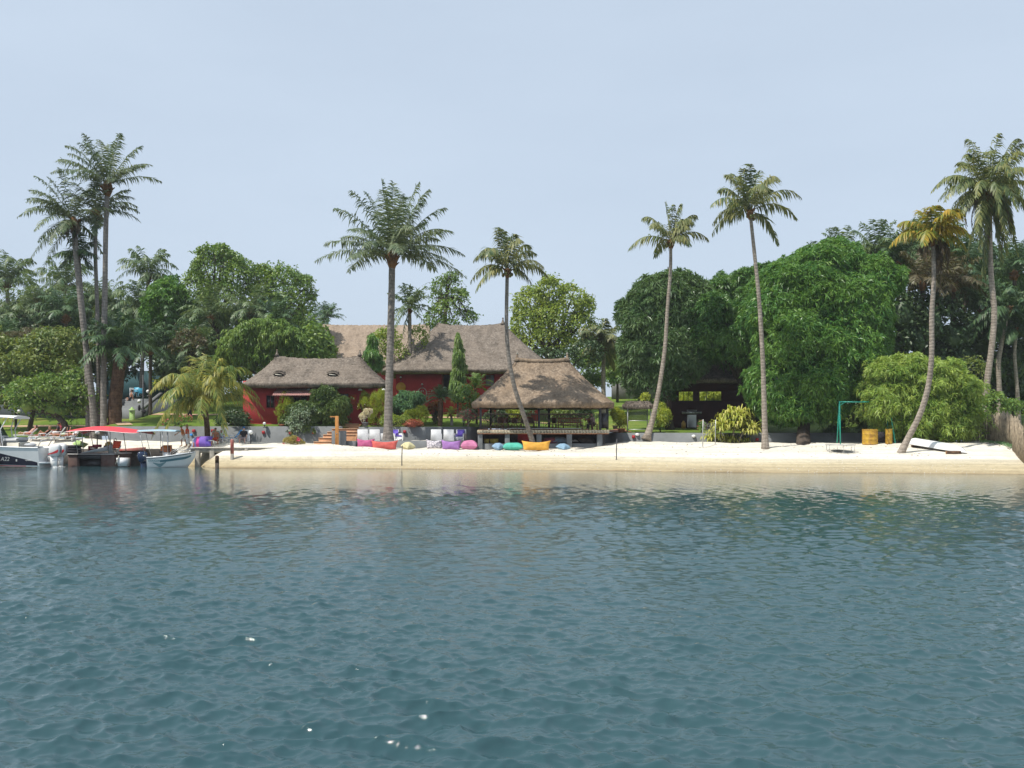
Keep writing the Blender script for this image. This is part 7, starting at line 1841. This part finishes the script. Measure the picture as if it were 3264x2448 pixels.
# tyre-like black cover and lime towel behind the big boat
m = MB()
for i in range(3): m.tube([(.48 * math.cos(a), .34 * math.sin(a), .15 + .19 * i) for a in np.linspace(0, 6.283, 20)], .13 - .012 * i, 8, cap=False)
m.lathe((0, 0, .05), [(.42, 0), (.36, .5)], 14); solo('tyre_stack', m, M['cloth_black'], 'stack of black tyres used as a fender at the pontoon', 'tyres', (b.x + lx_(231), Y + .2, lz_(1446)), smooth=True)
m = pillow(.95, .7, .22, .0, 14); o = solo('towel', m, M['lime'], 'lime green towel draped behind the black tyres', 'towel', (b.x + lx_(240), Y + .9, lz_(1416)), smooth=True); o.rotation_euler = (R(25), R(18), 0)

# --- small white motorboat with blue canopy
Y = 74.0
b = at(478, 1482, Y); b.z = 0
wb = thing('motorboat', 'small white motorboat with pale blue canopy, teal flash and dark blue outboard', 'motorboat', b, R(3))
sec = hull_fn(3.15, 1.7, .72, 1.12, .22, .45)
part('hull', hull_mesh(sec), M['white'], wb, True)
m = MB(); R_ = []
for t in np.linspace(0.0, .985, 20):
    x, y, z = sec(t, 1); R_.append([(x, y + .005, z - .03), (x, y + .035, z), (x, y + .02, z + .05), (x, max(y - .16, 0), z + .05), (x, max(y - .17, 0), z - .25)])
R_ = np.array(R_); m.grid(R_); m.grid(R_[:, ::-1] * np.array([1, -1, 1])); part('gunwale', m, M['white_plastic'], wb, True)
part('rub_rail', strip(sec, 0, .97, .955, .985, -1, 20, .03), M['dark_post'], wb)
m = MB(); R_ = []
for t in np.linspace(0, .97, 10): x, y, z = sec(t, 1); R_.append([(x, -max(y - .15, 0), .42 + .4 * t * t), (x, max(y - .15, 0), .42 + .4 * t * t)])
m.grid(np.array(R_)); part('cockpit_floor', m, M['cream'], wb)
part('teal_flash', strip(sec, .30, .93, 0, 0, -1, 20, .007, f=lambda t: (.66 + .08 * t, .80 + .06 * t)), M['teal_stripe'], wb)
m = MB(); R_ = []
for t in np.linspace(.14, .44, 10): u = (t - .14) / .30; R_.append([tuple(np.array(sec(t, q)) * (1, -1, 1) - np.array((0, .008, 0))) for q in (.66 - .30 * (1 - abs(2 * u - 1)), .70 - .10 * (1 - abs(2 * u - 1)))])
m.grid(np.array(R_)); part('pale_flash', m, paint('sea_grey_stripe', (.22, .34, .36), .4, .08, 2), wb)
text_obj('STINGER II', .21, M['teal_stripe'], wb, (.12, -sec(.1, .85)[1] - .035, sec(.1, .78)[2] - .03), (R(86), 0, R(1.0)), shear=.15)
m = MB(); m.bx(.05, .5, -.6, .6, .42, .74, bev=.03); part('stern_bench', m, M['white_plastic'], wb)
m = MB(); m.bx(1.0, 1.45, -.32, .32, .45, 1.12, bev=.04); cs = part('console', m, M['white_plastic'], wb)
m = MB(); m.add([(.86, -.36, 1.12), (1.52, -.36, 1.12), (1.52, -.30, 1.62), (1.02, -.30, 1.62), (.86, -.34, 1.45), (.86, .36, 1.12), (1.52, .36, 1.12), (1.52, .30, 1.62), (1.02, .30, 1.62), (.86, .34, 1.45)], [(0, 1, 2, 3, 4), (9, 8, 7, 6, 5), (1, 6, 7, 2), (2, 7, 8, 3), (3, 8, 9, 4)]); part('windscreen', m, M['amber'], cs)
m = MB(); m.box((.95, -.38, 1.14), (.3, .03, .12)); m.box((1.5, -.36, 1.3), (.05, .1, .55)); part('dash_panel', m, M['cloth_black'], cs)
m = MB(); m.tube([(1.55, -.5, 1.08), (1.9, -.52, 1.25), (2.35, -.45, 1.5)], .022, 6); m.tube([(1.75, -.55, 1.02), (2.35, -.5, 1.42)], .022, 6); part('hand_rail', m, M['steel'], wb, True)
m = MB(); m.tube([(1.9, -.62, .95), (2.3, -.58, 1.2), (3.1, -.25, 1.38), (3.35, 0, 1.40), (3.1, .25, 1.38), (2.3, .58, 1.2), (1.9, .62, .95)], .02, 6)
for t_ in (2.5, 2.95): m.tube([(t_, -.5 + (t_ - 2.5) * .3, 1.0), (t_ + .05, -.5 + (t_ - 2.5) * .35, 1.28)], .016, 5)
part('bow_rail', m, M['steel'], wb, True)
m = MB(); m.bx(1.95, 2.6, -.4, .4, .62, 1.05, bev=.05); part('bow_seat', m, M['white_plastic'], wb)
zc = ZZ(1371, Y)
m = MB(); R_ = []
for x in np.linspace(-.72, 2.05, 12): e_ = .05 * math.sin((x + .72) / 2.77 * math.pi); R_.append([(x, -.78, zc - .08 + e_), (x, -.4, zc + e_), (x, .4, zc + e_), (x, .78, zc - .08 + e_)])
R_ = np.array(R_); m.grid(R_); R2 = R_.copy(); R2[:, :, 2] -= .05; m.grid(R2[::-1]); m.grid(np.stack([R_[:, 0], R2[:, 0]])); m.grid(np.stack([R_[0], R2[0]])); m.grid(np.stack([R_[-1], R2[-1]])); cn = part('canopy', m, M['canopy_blue'], wb)
m = MB(); m.tube(R2[:, 0], .025, 6); m.tube(R2[:, 3], .025, 6); m.bx(.35, 1.1, -.3, .3, zc - .12, zc - .07); part('frame', m, M['alu'], cn)
for x0, x1, y_ in ((-.12, -.55, -.72), (-.12, -.55, .72), (1.15, 1.1, -.7), (1.5, 1.45, -.7), (1.15, 1.1, .7), (.6, .55, .7)):
    m = MB(); m.tube([(x0, y_ * .95, .75), (x1, y_, zc - .1)], .022, 6); part('canopy_pole', m, M['steel'], wb, True)
outboard(wb, -.18, -.05, .22, 'blue_cowl', 'blue_cowl', None, .95, R(20))
m = MB(); m.tube([(-.5, -.2, .3), (-.3, -.35, .5), (0, -.4, .45), (.15, -.3, .6)], .03, 6); part('fuel_hose', m, M['black'], wb, True)
# white cover box on the float left of the blue outboard
o = thing('float_box', 'white plastic box with a leaning stick left of the blue outboard', 'box', Vector((XX(394, 74.6), 74.6, .05)))
m = MB(); m.add([(-.30, -.3, 0), (.32, -.3, 0), (.32, .3, 0), (-.30, .3, 0), (-.42, -.34, .62), (.36, -.34, .62), (.36, .34, .62), (-.42, .34, .62)], [(0, 1, 5, 4), (1, 2, 6, 5), (2, 3, 7, 6), (3, 0, 4, 7), (4, 5, 6, 7), (0, 3, 2, 1)]); part('body', m, M['white_plastic'], o)
m = MB(); m.tube([(-.45, -.38, .15), (-.2, -.36, .8)], .03, 6); part('stick', m, M['cream'], o)
# quay edge with red plank behind the boats
m = MB(); m.bx(XX(-60, 79), XX(560, 79), 79.0, 79.35, -.6, ZZ(1431, 79)); solo('quay_edge', m, M['concrete_dark'], 'low dark quay edge behind the moored boats', 'quay', (0, 0, 0))
m = MB(); m.add([(XX(380, 78.7), 78.7, ZZ(1437, 78.7)), (XX(465, 78.7), 78.7, ZZ(1437, 78.7)), (XX(465, 78.7), 78.7, ZZ(1425, 78.7)), (XX(380, 78.7), 78.7, ZZ(1432, 78.7)), (XX(380, 79), 79, ZZ(1437, 78.7)), (XX(465, 79), 79, ZZ(1437, 78.7)), (XX(465, 79), 79, ZZ(1425, 78.7)), (XX(380, 79), 79, ZZ(1432, 78.7))], [(0, 1, 2, 3), (7, 6, 5, 4), (3, 2, 6, 7), (0, 3, 7, 4), (1, 5, 6, 2)]); solo('red_plank', m, M['red_old'], 'long red brown plank on the quay behind the blue outboard', 'plank', (0, 0, 0))

# ------------------------------------------------------------------ loungers
def lounger(o, back, towel=None):
    m = MB()
    for y_ in (-.32, .32): m.bx(-1.0, .95, y_ - .025, y_ + .025, .30, .36)
    for i in range(11): m.bx(-.28 + i * .11, -.20 + i * .11, -.29, .29, .325, .35)
    part('seat', m, M['white_plastic'], o)
    c, s_ = math.cos(back), math.sin(back); m = MB()
    for y_ in (-.30, .30): m.tube([(-.30, y_, .35), (-.30 - .75 * c, y_, .35 + .75 * s_)], .03, 6)
    for i in range(7): q = .08 + i * .1; m.tube([(-.30 - q * c, -.29, .35 + q * s_), (-.30 - q * c, .29, .35 + q * s_)], .03, 5)
    part('backrest', m, M['white_plastic'], o)
    for x in (-.75, .80):
        for y_ in (-.31, .31): m = MB(); m.bx(x - .04, x + .04, y_ - .025, y_ + .025, 0, .298); part('leg', m, M['white_plastic'], o)
    for y_ in (-.38, .38): m = MB(); m.tube([(-.45, y_, .36), (-.42, y_, .58), (.1, y_, .58), (.2, y_, .36)], .028, 6); part('armrest', m, M['white_plastic'], o, True)
    if towel:
        m = MB(); q = np.linspace(0, 1, 14); pr = np.concatenate([[(-.30 - .78 * (1 - a) * c, .39 + .78 * (1 - a) * s_) for a in q], [(-.30 + 1.15 * a, .395) for a in q[1:]]])
        m.grid(np.stack([np.stack([pr[:, 0], np.full(len(pr), y_), pr[:, 1] + .012 * np.sin(np.arange(len(pr)) * 1.3 + y_ * 9)], -1) for y_ in np.linspace(-.31, .31, 6)])); t_ = part('towel', m, M[towel], o, True)
LG = 'white plastic sun loungers'
def mk(px, py, Y, rz, lab, back, tw):
    x = XX(px, Y); o = thing('sun_lounger', lab, 'sun lounger', (x, Y, G(x, Y)), rz, LG); lounger(o, back, tw); return o
L1 = mk(84, 1398, 83.2, R(200), 'white lounger with striped towel at the far left, raised back', R(45), 'striped_towel')
L2 = mk(132, 1403, 82.6, R(195), 'white lounger with pale striped towel under the sunbather with bent knees', R(40), 'striped_towel')
L3 = mk(178, 1400, 84.0, R(200), 'white lounger with raised back and orange towel behind the seated reader', R(55), 'orange_towel')
L4 = mk(202, 1406, 82.4, R(188), 'white lounger under the sunbather lying face down', R(8), 'orange_towel')
L5 = mk(703, 1416, 79.4, R(80), 'white lounger with green towel behind the bare chested man', R(50), 'mint')
L6 = mk(738, 1418, 79.2, R(-150), 'white lounger spread with a bright blue towel', R(52), 'cloth_blue')
L7 = mk(778, 1418, 79.6, R(-90), 'white lounger under the man in the black polo shirt', R(62), 'cloth_white')
# ------------------------------------------------------------------ people: one remeshed body each, clothes and hair as children
def dn(a, b=0.0, s=1): return np.array((math.sin(a) * math.cos(b), s * math.sin(b), -math.cos(a) * math.cos(b)))
def skeleton(z, torso, head, legs, arms, k=1.0, fem=False):
    """side view angles in degrees, measured from hanging straight down towards the front (torso: from upright towards the front)"""
    J = {}
    td = np.array((math.sin(R(torso)), 0, math.cos(R(torso))))
    pv = np.array((0, 0, z)); J['pelvis'] = pv; J['waist'] = pv + td * .18 * k; J['chest'] = pv + td * .36 * k; J['neck'] = pv + td * .50 * k
    hd = np.array((math.sin(R(head)), 0, math.cos(R(head)))); J['hd'] = hd; J['head'] = J['neck'] + td * .06 * k + hd * .15 * k
    sh = .165 if fem else .19
    for i, s in enumerate((1, -1)):
        th, sn, sp, ft = legs[i]
        h = pv + np.array((0, s * .09 * k, -.01)) ; kn = h + .43 * k * dn(R(th), R(sp), s); an = kn + .41 * k * dn(R(sn), R(sp) * .4, s)
        J['hip%d' % i], J['knee%d' % i], J['ank%d' % i] = h, kn, an
        fa = R(sn if ft is None else ft); J['toe%d' % i] = an + np.array((math.cos(fa), s * .12, math.sin(fa))) * .17 * k - np.array((math.sin(fa), 0, -math.cos(fa))) * (-.0) + (np.array((0, 0, -.05)) if abs(sn) < 40 else np.array((0, 0, 0)))
        ua, fo, ab = arms[i]
        a = J['neck'] - td * .05 * k + np.array((0, s * sh * k, 0)); e = a + .29 * k * dn(R(ua), R(ab), s); w_ = e + .25 * k * dn(R(fo), R(ab) * .5, s)
        J['sho%d' % i], J['elb%d' % i], J['wri%d' % i] = a, e, w_
    J['td'] = td; J['k'] = k; return J
def remesh(o, vs):
    md = o.modifiers.new('one_skin', 'REMESH'); md.mode = 'VOXEL'; md.voxel_size = vs; md.use_smooth_shade = True
    sm = o.modifiers.new('soften', 'SMOOTH'); sm.factor = .5; sm.iterations = 3
def body(J, fem=False):
    m = MB(); k = J['k']; wd = 1.22
    def tb(names, rad, n=10):
        m.tube([J[x] if isinstance(x, str) else x for x in names], np.array(rad) * k, n)
        for x, r in zip(names, rad): m.ell(J[x] if isinstance(x, str) else x, r * k, 10, 8)
    # torso, wider than deep
    t = MB(); c = [J['pelvis'] - J['td'] * .05, J['waist'], J['chest'], J['neck'] - J['td'] * .04]
    r = np.array((.125, .108, .128, .085) if not fem else (.130, .095, .112, .075)) * k
    t.tube(c, r, 16); t.ell(c[0], r[0], 14, 10); t.ell(c[2] , r[2] * 1.02, 14, 10); t.ell(c[3], r[3], 12, 8)
    V = np.concatenate(t.v); V[:, 1] *= wd
    for f, mi in t.fa: m.fa.append((f + m.n, 0))
    m.v.append(V); m.n += len(V)
    m.tube([J['neck'] - J['td'] * .06, J['neck'] + J['td'] * .05, J['head'] - J['hd'] * .06], np.array((.062, .054, .055)) * k, 10)
    m.tube([J['sho1'], J['neck'] - J['td'] * .03, J['sho0']], np.array((.052, .075, .052)) * k, 10)
    # head: skull, jaw, nose, brow, ears
    q = Vector(J['hd']).rotation_difference(Vector((0, 0, 1))).inverted().to_matrix(); f = np.array(q @ Vector((1, 0, 0))); h = J['head']; u = J['hd']
    m.ell(h + u * .025 * k, (.098 * k, .078 * k, .112 * k), 14, 10, rot=q); m.ell(h + f * .022 * k - u * .06 * k, (.066 * k, .056 * k, .066 * k), 10, 8, rot=q)
    m.ell(h + f * .098 * k - u * .012 * k, (.018 * k, .013 * k, .026 * k), 8, 6, rot=q); m.ell(h + f * .086 * k + u * .03 * k, (.015 * k, .05 * k, .012 * k), 8, 6, rot=q); m.ell(h + f * .08 * k - u * .062 * k, (.014 * k, .026 * k, .012 * k), 8, 6, rot=q)
    for s in (1, -1): m.ell(h + np.array((0, s * .08 * k, 0)), (.02 * k, .012 * k, .033 * k), 8, 6, rot=q)
    for i, s in enumerate((1, -1)):
        tb(['hip%d' % i, 'knee%d' % i, 'ank%d' % i], (.088, .056, .038)); calf = J['knee%d' % i] * .68 + J['ank%d' % i] * .32; m.ell(calf, .056 * k, 8, 6)
        m.tube([J['ank%d' % i], (J['ank%d' % i] + J['toe%d' % i]) / 2, J['toe%d' % i]], np.array((.042, .040, .028)) * k, 8); m.ell(J['toe%d' % i], .032 * k, 8, 6); m.ell(J['ank%d' % i], .043 * k, 8, 6)
        tb(['sho%d' % i, 'elb%d' % i, 'wri%d' % i], (.052, .039, .028))
        # hand: palm, four bent fingers of different length, thumb from the side
        w_ = J['wri%d' % i]; d = unit(w_ - J['elb%d' % i]); side = np.array((1.0, 0, 0)) if abs(d[0]) < .7 else np.array((0, 0, 1.0)); side = unit(side - d * np.dot(side, d)); inn = np.cross(d, side) * s
        m.tube([w_, w_ + d * .05 * k, w_ + d * .085 * k], np.array((.026, .034, .030)) * k, 8); m.ell(w_ + d * .05 * k, .036 * k, 8, 6)
        for j, (o_, l) in enumerate(((-.028, .062), (-.0095, .078), (.0095, .072), (.028, .056))):
            p = w_ + d * .085 * k + side * o_ * k; m.tube([p - d * .02 * k, p + d * l * .5 * k, p + d * l * .85 * k + inn * l * .4 * k], np.array((.0105, .010, .008)) * k, 6)
        p = w_ + d * .03 * k + side * .03 * k; m.tube([p, p + (d * .03 + side * .03) * k, p + (d * .062 + side * .036 + inn * .01) * k], np.array((.013, .0115, .009)) * k, 6)
    return m
def cloth_tube(pts, rad, wd=1.0, n=14):
    m = MB(); m.tube(pts, rad, n)
    for p, r in ((pts[0], rad[0]),): m.ell(p, r, 12, 8)
    if wd != 1: m.v = [np.array(v) * np.array((1, wd, 1)) for v in m.v]
    return m
def shirt(J, sleeve=.55, g=.022, length=0.0, wd=1.22):
    k = J['k']; m = MB(); c = [J['pelvis'] - J['td'] * length * k, J['waist'], J['chest'], J['neck'] - J['td'] * .03]
    t = MB(); t.tube(c, np.array((.125 + g, .112 + g, .128 + g, .082 + g)) * k, 16); t.ell(c[2], (.13 + g) * k, 14, 10)
    V = np.concatenate(t.v); V[:, 1] *= wd
    for f, mi in t.fa: m.fa.append((f + m.n, 0))
    m.v.append(V); m.n += len(V)
    m.tube([J['sho1'], J['neck'] - J['td'] * .03, J['sho0']], np.array((.06 + g, .08 + g, .06 + g)) * k, 10)
    if sleeve:
        for i in (0, 1):
            e = J['sho%d' % i] * (1 - sleeve) + J['elb%d' % i] * sleeve; m.tube([J['sho%d' % i], e], np.array((.056 + g, .05 + g)) * k, 10); m.ell(J['sho%d' % i], (.056 + g) * k, 10, 8)
            if sleeve >= 1: m.tube([J['elb%d' % i], J['wri%d' % i]], np.array((.046 + g, .036 + g)) * k, 10); m.ell(J['elb%d' % i], (.046 + g) * k, 10, 8)
    return m
def trousers(J, frac=.95, g=.02, shin=0.0):
    k = J['k']; m = MB(); t = MB(); t.tube([J['pelvis'] - J['td'] * .09 * k, J['pelvis'] + J['td'] * .10 * k], np.array((.12 + g, .118 + g)) * k, 14); t.ell(J['pelvis'] - J['td'] * .05 * k, (.125 + g) * k, 12, 8)
    V = np.concatenate(t.v); V[:, 1] *= 1.22
    for f, mi in t.fa: m.fa.append((f + m.n, 0))
    m.v.append(V); m.n += len(V)
    for i in (0, 1):
        e = J['hip%d' % i] * (1 - frac) + J['knee%d' % i] * frac; m.tube([J['hip%d' % i], e], np.array((.092 + g, .088 - .026 * frac + g)) * k, 12); m.ell(J['hip%d' % i], (.092 + g) * k, 10, 8)
        if shin:
            m.ell(J['knee%d' % i], (.06 + g) * k, 10, 8); q = J['knee%d' % i] * (1 - shin) + J['ank%d' % i] * shin; m.tube([J['knee%d' % i], q], np.array((.06 + g, .045 + g)) * k, 10)
    return m
def skirt(J, ln, g=.03):
    k = J['k']; m = MB(); t = MB(); a = J['pelvis'] + J['td'] * .12 * k; mid = (J['knee0'] + J['knee1']) / 2; end = (J['ank0'] + J['ank1']) / 2
    e = mid * (1 - ln) + end * ln
    t.tube([a, J['pelvis'], (J['pelvis'] + mid) / 2, mid, e], np.array((.105 + g, .135 + g, .13 + g, .125 + g, .125 + g)) * k, 18); V = np.concatenate(t.v); V[:, 1] *= 1.3
    for f, mi in t.fa: m.fa.append((f + m.n, 0))
    m.v.append(V); m.n += len(V); return m
def hair(J, long=False, cap=False):
    k = J['k']; q = Vector(J['hd']).rotation_difference(Vector((0, 0, 1))).inverted().to_matrix(); f = np.array(q @ Vector((1, 0, 0))); h = J['head']; u = J['hd']; m = MB()
    m.ell(h - f * .014 * k + u * .045 * k, (.104 * k, .09 * k, .106 * k), 14, 10, rot=q)
    if cap: m.tube([h + f * .07 * k + u * .055 * k, h + f * .19 * k + u * .045 * k], np.array((.07, .055)) * k, 10); V = m.v[-1]; c = V.mean(0); V[:] = c + (V - c) - np.outer((V - c) @ u, u) * .85
    if long: m.ell(h - f * .05 * k - u * .07 * k, (.06 * k, .08 * k, .13 * k), 10, 8, rot=q)
    return m
def person(label, loc, rz, sk, skin, clothes, hr='hair', long=False, cap=None, fem=False, group=None):
    o = thing('person', label, 'person', loc, rz, group)
    b = part('body', body(sk, fem), M[skin], o, True); remesh(b, .0088)
    h = part('hair', hair(sk, long), M[hr], o, True)
    if cap: part('cap', hair(sk, cap=True), M[cap], o, True).scale = (1.0, 1.0, 1.0); h.scale = (1, 1, 1)
    for nm, mb, mt in clothes:
        c = part(nm, mb, M[mt], o, True); remesh(c, .018)
    q = Vector(sk['hd']).rotation_difference(Vector((0, 0, 1))).inverted().to_matrix(); f = np.array(q @ Vector((1, 0, 0)))
    for s in (1, -1):
        e = MB(); e.ell(sk['head'] + f * .090 * sk['k'] + sk['hd'] * .012 * sk['k'] + np.array((0, s * .032 * sk['k'], 0)), .010 * sk['k'], 8, 6); part('eye', e, M['black'], o, True)
    return o
# walkers by the boat
x, Yp = XX(597, 78.4), 78.4; zg = max(G(x, Yp), 1.44)
J = skeleton(.88, 4, 6, ((16, -6, 2, None), (-10, -18, 2, None)), ((-20, -8, 10), (30, 42, 10)), 1.0, True)
person('woman in an orange top and white sarong walking on the jetty sand', (x + .02, Yp, zg - .01), R(188), J, 'skin', [('top', shirt(J, .45), 'orange_cloth'), ('sarong', skirt(J, .62), 'cloth_white')], 'hair_fair', True, None, True)
J = skeleton(.86, 16, 10, ((18, -4, 3, None), (-14, -20, 3, None)), ((46, 52, 18), (-20, -6, 12)), .97)
x2 = XX(585, 79.4)
person('person with neon green cap and orange shirt walking just beyond the woman in the sarong', (x2, 79.4, max(G(x2, 79.4), 1.44) - .01), R(184), J, 'skin', [('shirt', shirt(J, .3), 'orange_towel'), ('shorts', trousers(J, .8), 'cloth_white')], 'hair', False, 'cap_green')
m = MB(); m.ell((0, 0, 0), (.13, .1, .09), 10, 8); m.tube([(-.1, 0, .06), (0, 0, .16), (.1, 0, .06)], .012, 5); solo('beach_bucket', m, M['cap_blue'], 'small blue bucket lying by the wall behind the walkers', 'bucket', (XX(610, 82.9), 82.9, ZZ(1386, 82.9)), smooth=True)
# seated man, bare chest, and the woman reclining behind
x, Yp = XX(688, 78.6), 78.6; zg = max(G(x, Yp), 1.44)
J = skeleton(.43, 14, 4, ((84, 4, 14, None), (80, -4, 16, None)), ((34, 60, 16), (30, 58, 16)), 1.02)
person('bare chested tanned man sitting on the edge of a lounger facing the water', (x, Yp, zg + .0), R(-84), J, 'skin_dark', [('swim_shorts', trousers(J, .7), 'orange_cloth')], 'hair')
x, Yp = XX(706, 79.6), 79.6
J = skeleton(.50, -48, -30, ((88, 60, 4, 60), (100, 40, 6, 50)), ((20, 70, 14), (10, 60, 14)), .98, True)
person('dark haired woman in sunglasses reclining beside the bare chested man', (x, Yp - .2, zg - .02), R(-78), J, 'skin_dark', [('bikini_top', shirt(J, 0, .012), 'mint'), ('red_wrap', trousers(J, .6, .02), 'orange_cloth')], 'hair', True, None, True)
# man in the black polo
x, Yp = XX(777, 78.9), 78.9
J = skeleton(.47, -4, 8, ((82, 2, 12, None), (82, -2, 12, None)), ((24, 66, 14), (18, 60, 14)), 1.05)
person('man in blue cap, black polo shirt and check shorts sitting on a lounger', (x, Yp, zg), R(-92), J, 'skin_pale', [('polo_shirt', shirt(J, .75, .03), 'cloth_black'), ('shorts', trousers(J, 1.0, .03), 'shorts_grey')], 'hair', False, 'cap_blue')
m = pillow(.32, .42, .1, .0, 10); o = solo('white_bag', m, M['cloth_white'], 'white carrier bag hanging beside the man in the polo shirt', 'bag', (XX(792, 79), 79.0, 2.02), smooth=True); o.rotation_euler = (R(80), R(-12), 0)
# sunbathers at the left
def on(px, Yp): x = XX(px, Yp); return (x, Yp, G(x, Yp))
J = skeleton(.44, -45, -30, ((92, 88, 5, 150), (92, 90, 5, 150)), ((30, 70, 14), (24, 60, 14)), 1.0)
x_, y_, z_ = L1.location; c, s_ = math.cos(R(200)), math.sin(R(200))
person('sunburnt sunbather stretched out on the leftmost lounger', (x_ - .25 * c, y_ - .25 * s_, z_ + .06), R(200), J, 'skin_pale', [('swim_shorts', trousers(J, .5), 'orange_cloth')], 'hair')
x_, y_, z_ = L2.location; c, s_ = math.cos(R(195)), math.sin(R(195))
J = skeleton(.44, -40, -10, ((136, 34, 5, 20), (132, 38, 6, 20)), ((50, 80, 14), (44, 76, 14)), 1.0, True)
person('sunbather with bent knees propped up on the second lounger', (x_ - .25 * c, y_ - .25 * s_, z_ + .06), R(195), J, 'skin', [('swimsuit', shirt(J, 0, .012), 'cloth_black')], 'hair_fair', True, None, True)
x_, y_, z_ = L3.location; c, s_ = math.cos(R(200)), math.sin(R(200))
J = skeleton(.46, -14, 12, ((88, 40, 8, 30), (92, 30, 8, 25)), ((34, 90, 14), (30, 88, 14)), 1.0)
person('person in a dark top sitting with a white towel on the knees among the sunbathers', (x_ - .1 * c, y_ - .1 * s_, z_ + .06), R(200), J, 'skin_dark', [('top', shirt(J, .6), 'cloth_black'), ('white_towel', trousers(J, .9, .04), 'cloth_white')], 'hair')
x, Yp, z = on(190, 85.2)
J = skeleton(.46, -6, 0, ((86, 10, 8, None), (86, 4, 8, None)), ((20, 70, 12), (20, 66, 12)), 1.0)
person('person in a maroon top half hidden behind the one with the white towel', (x, Yp, z + .08), R(230), J, 'skin_dark', [('top', shirt(J, .6), 'maroon'), ('shorts', trousers(J, .9), 'cloth_black')], 'hair')
x_, y_, z_ = L4.location; c, s_ = math.cos(R(188)), math.sin(R(188))
J = skeleton(.50, -88, -80, ((92, 92, 4, 0), (92, 93, 4, 0)), ((150, 190, 30), (150, 190, 30)), 1.02)
J2 = {k_: (v if k_ in ('k',) else v) for k_, v in J.items()}
person('sunbather in mint trunks lying flat on the lounger behind the outboards', (x_ - .05 * c, y_ - .05 * s_, z_ + .03), R(188), J2, 'skin', [('trunks', trousers(J2, .45), 'mint')], 'hair')
m = pillow(.5, .4, .25, .0, 12); o = solo('beach_pillow', m, M['cloth_white'], 'white and dark pillow at the head of the flat sunbather', 'pillow', (x_ - .95 * c, y_ - .95 * s_, z_ + .62), R(8), smooth=True); o.rotation_euler = (0, R(-30), R(8))
# the person standing behind the young palm, at the pool edge and in the pavilion
x, Yp, z = on(605, 88.5)
J = skeleton(.88, 3, 4, ((6, -2, 3, None), (-8, -12, 3, None)), ((8, 20, 10), (-6, 6, 10)), 1.0)
person('person in black trousers standing on the lawn behind the young palm fronds', (x, Yp, z), R(-60), J, 'skin_dark', [('shirt', shirt(J, .6), 'cloth_black'), ('trousers', trousers(J, 1, .02, .95), 'cloth_black')], 'hair')
b = at(412, 1268, 103.6); zt_ = ZZ(1272, 103)
J = skeleton(.12, -10, 0, ((60, -20, 8, 0), (84, 20, 8, None)), ((-20, -10, 16), (-24, -12, 16)), 1.0)
person('sunbather sitting on the top pool step at the left', (b.x, 104.0, zt_ + .04), R(200), J, 'skin', [('swim_shorts', trousers(J, .6), 'cloth_black')], 'hair')
x, Yp = XX(1893, 81.8), 81.8
J = skeleton(.47, 14, 24, ((84, 10, 10, None), (80, -4, 10, None)), ((60, 96, 12), (50, 90, 12)), 1.05)
cpv = copy_thing(c0, (x + .05, Yp, zd_), R(-88), 'dark chair under the person at the right of the pavilion')
person('person in a grey mauve shirt leaning forward at the right end of the pavilion', (x, Yp, zd_ + .05), R(178), J, 'skin_dark', [('shirt', shirt(J, .9, .03), 'purple_cloth' if False else 'shorts_grey'), ('trousers', trousers(J, 1, .03, .9), 'cloth_black')], 'hair')

# ------------------------------------------------------------------ thin tropical haze in the air
m = bpy.data.materials.new('haze'); m.use_nodes = True; n = m.node_tree; n.nodes.clear()
pv = n.nodes.new('ShaderNodeVolumePrincipled'); pv.inputs['Color'].default_value = (.90, .93, .97, 1); pv.inputs['Density'].default_value = 0.00028; pv.inputs['Anisotropy'].default_value = 0.2
ou = n.nodes.new('ShaderNodeOutputMaterial'); n.links.new(pv.outputs[0], ou.inputs['Volume'])
mb = MB(); mb.bx(-1800, 1800, -310, 1700, -4.5, 34); hzb = struct('haze', mb, m, False, 'stuff')
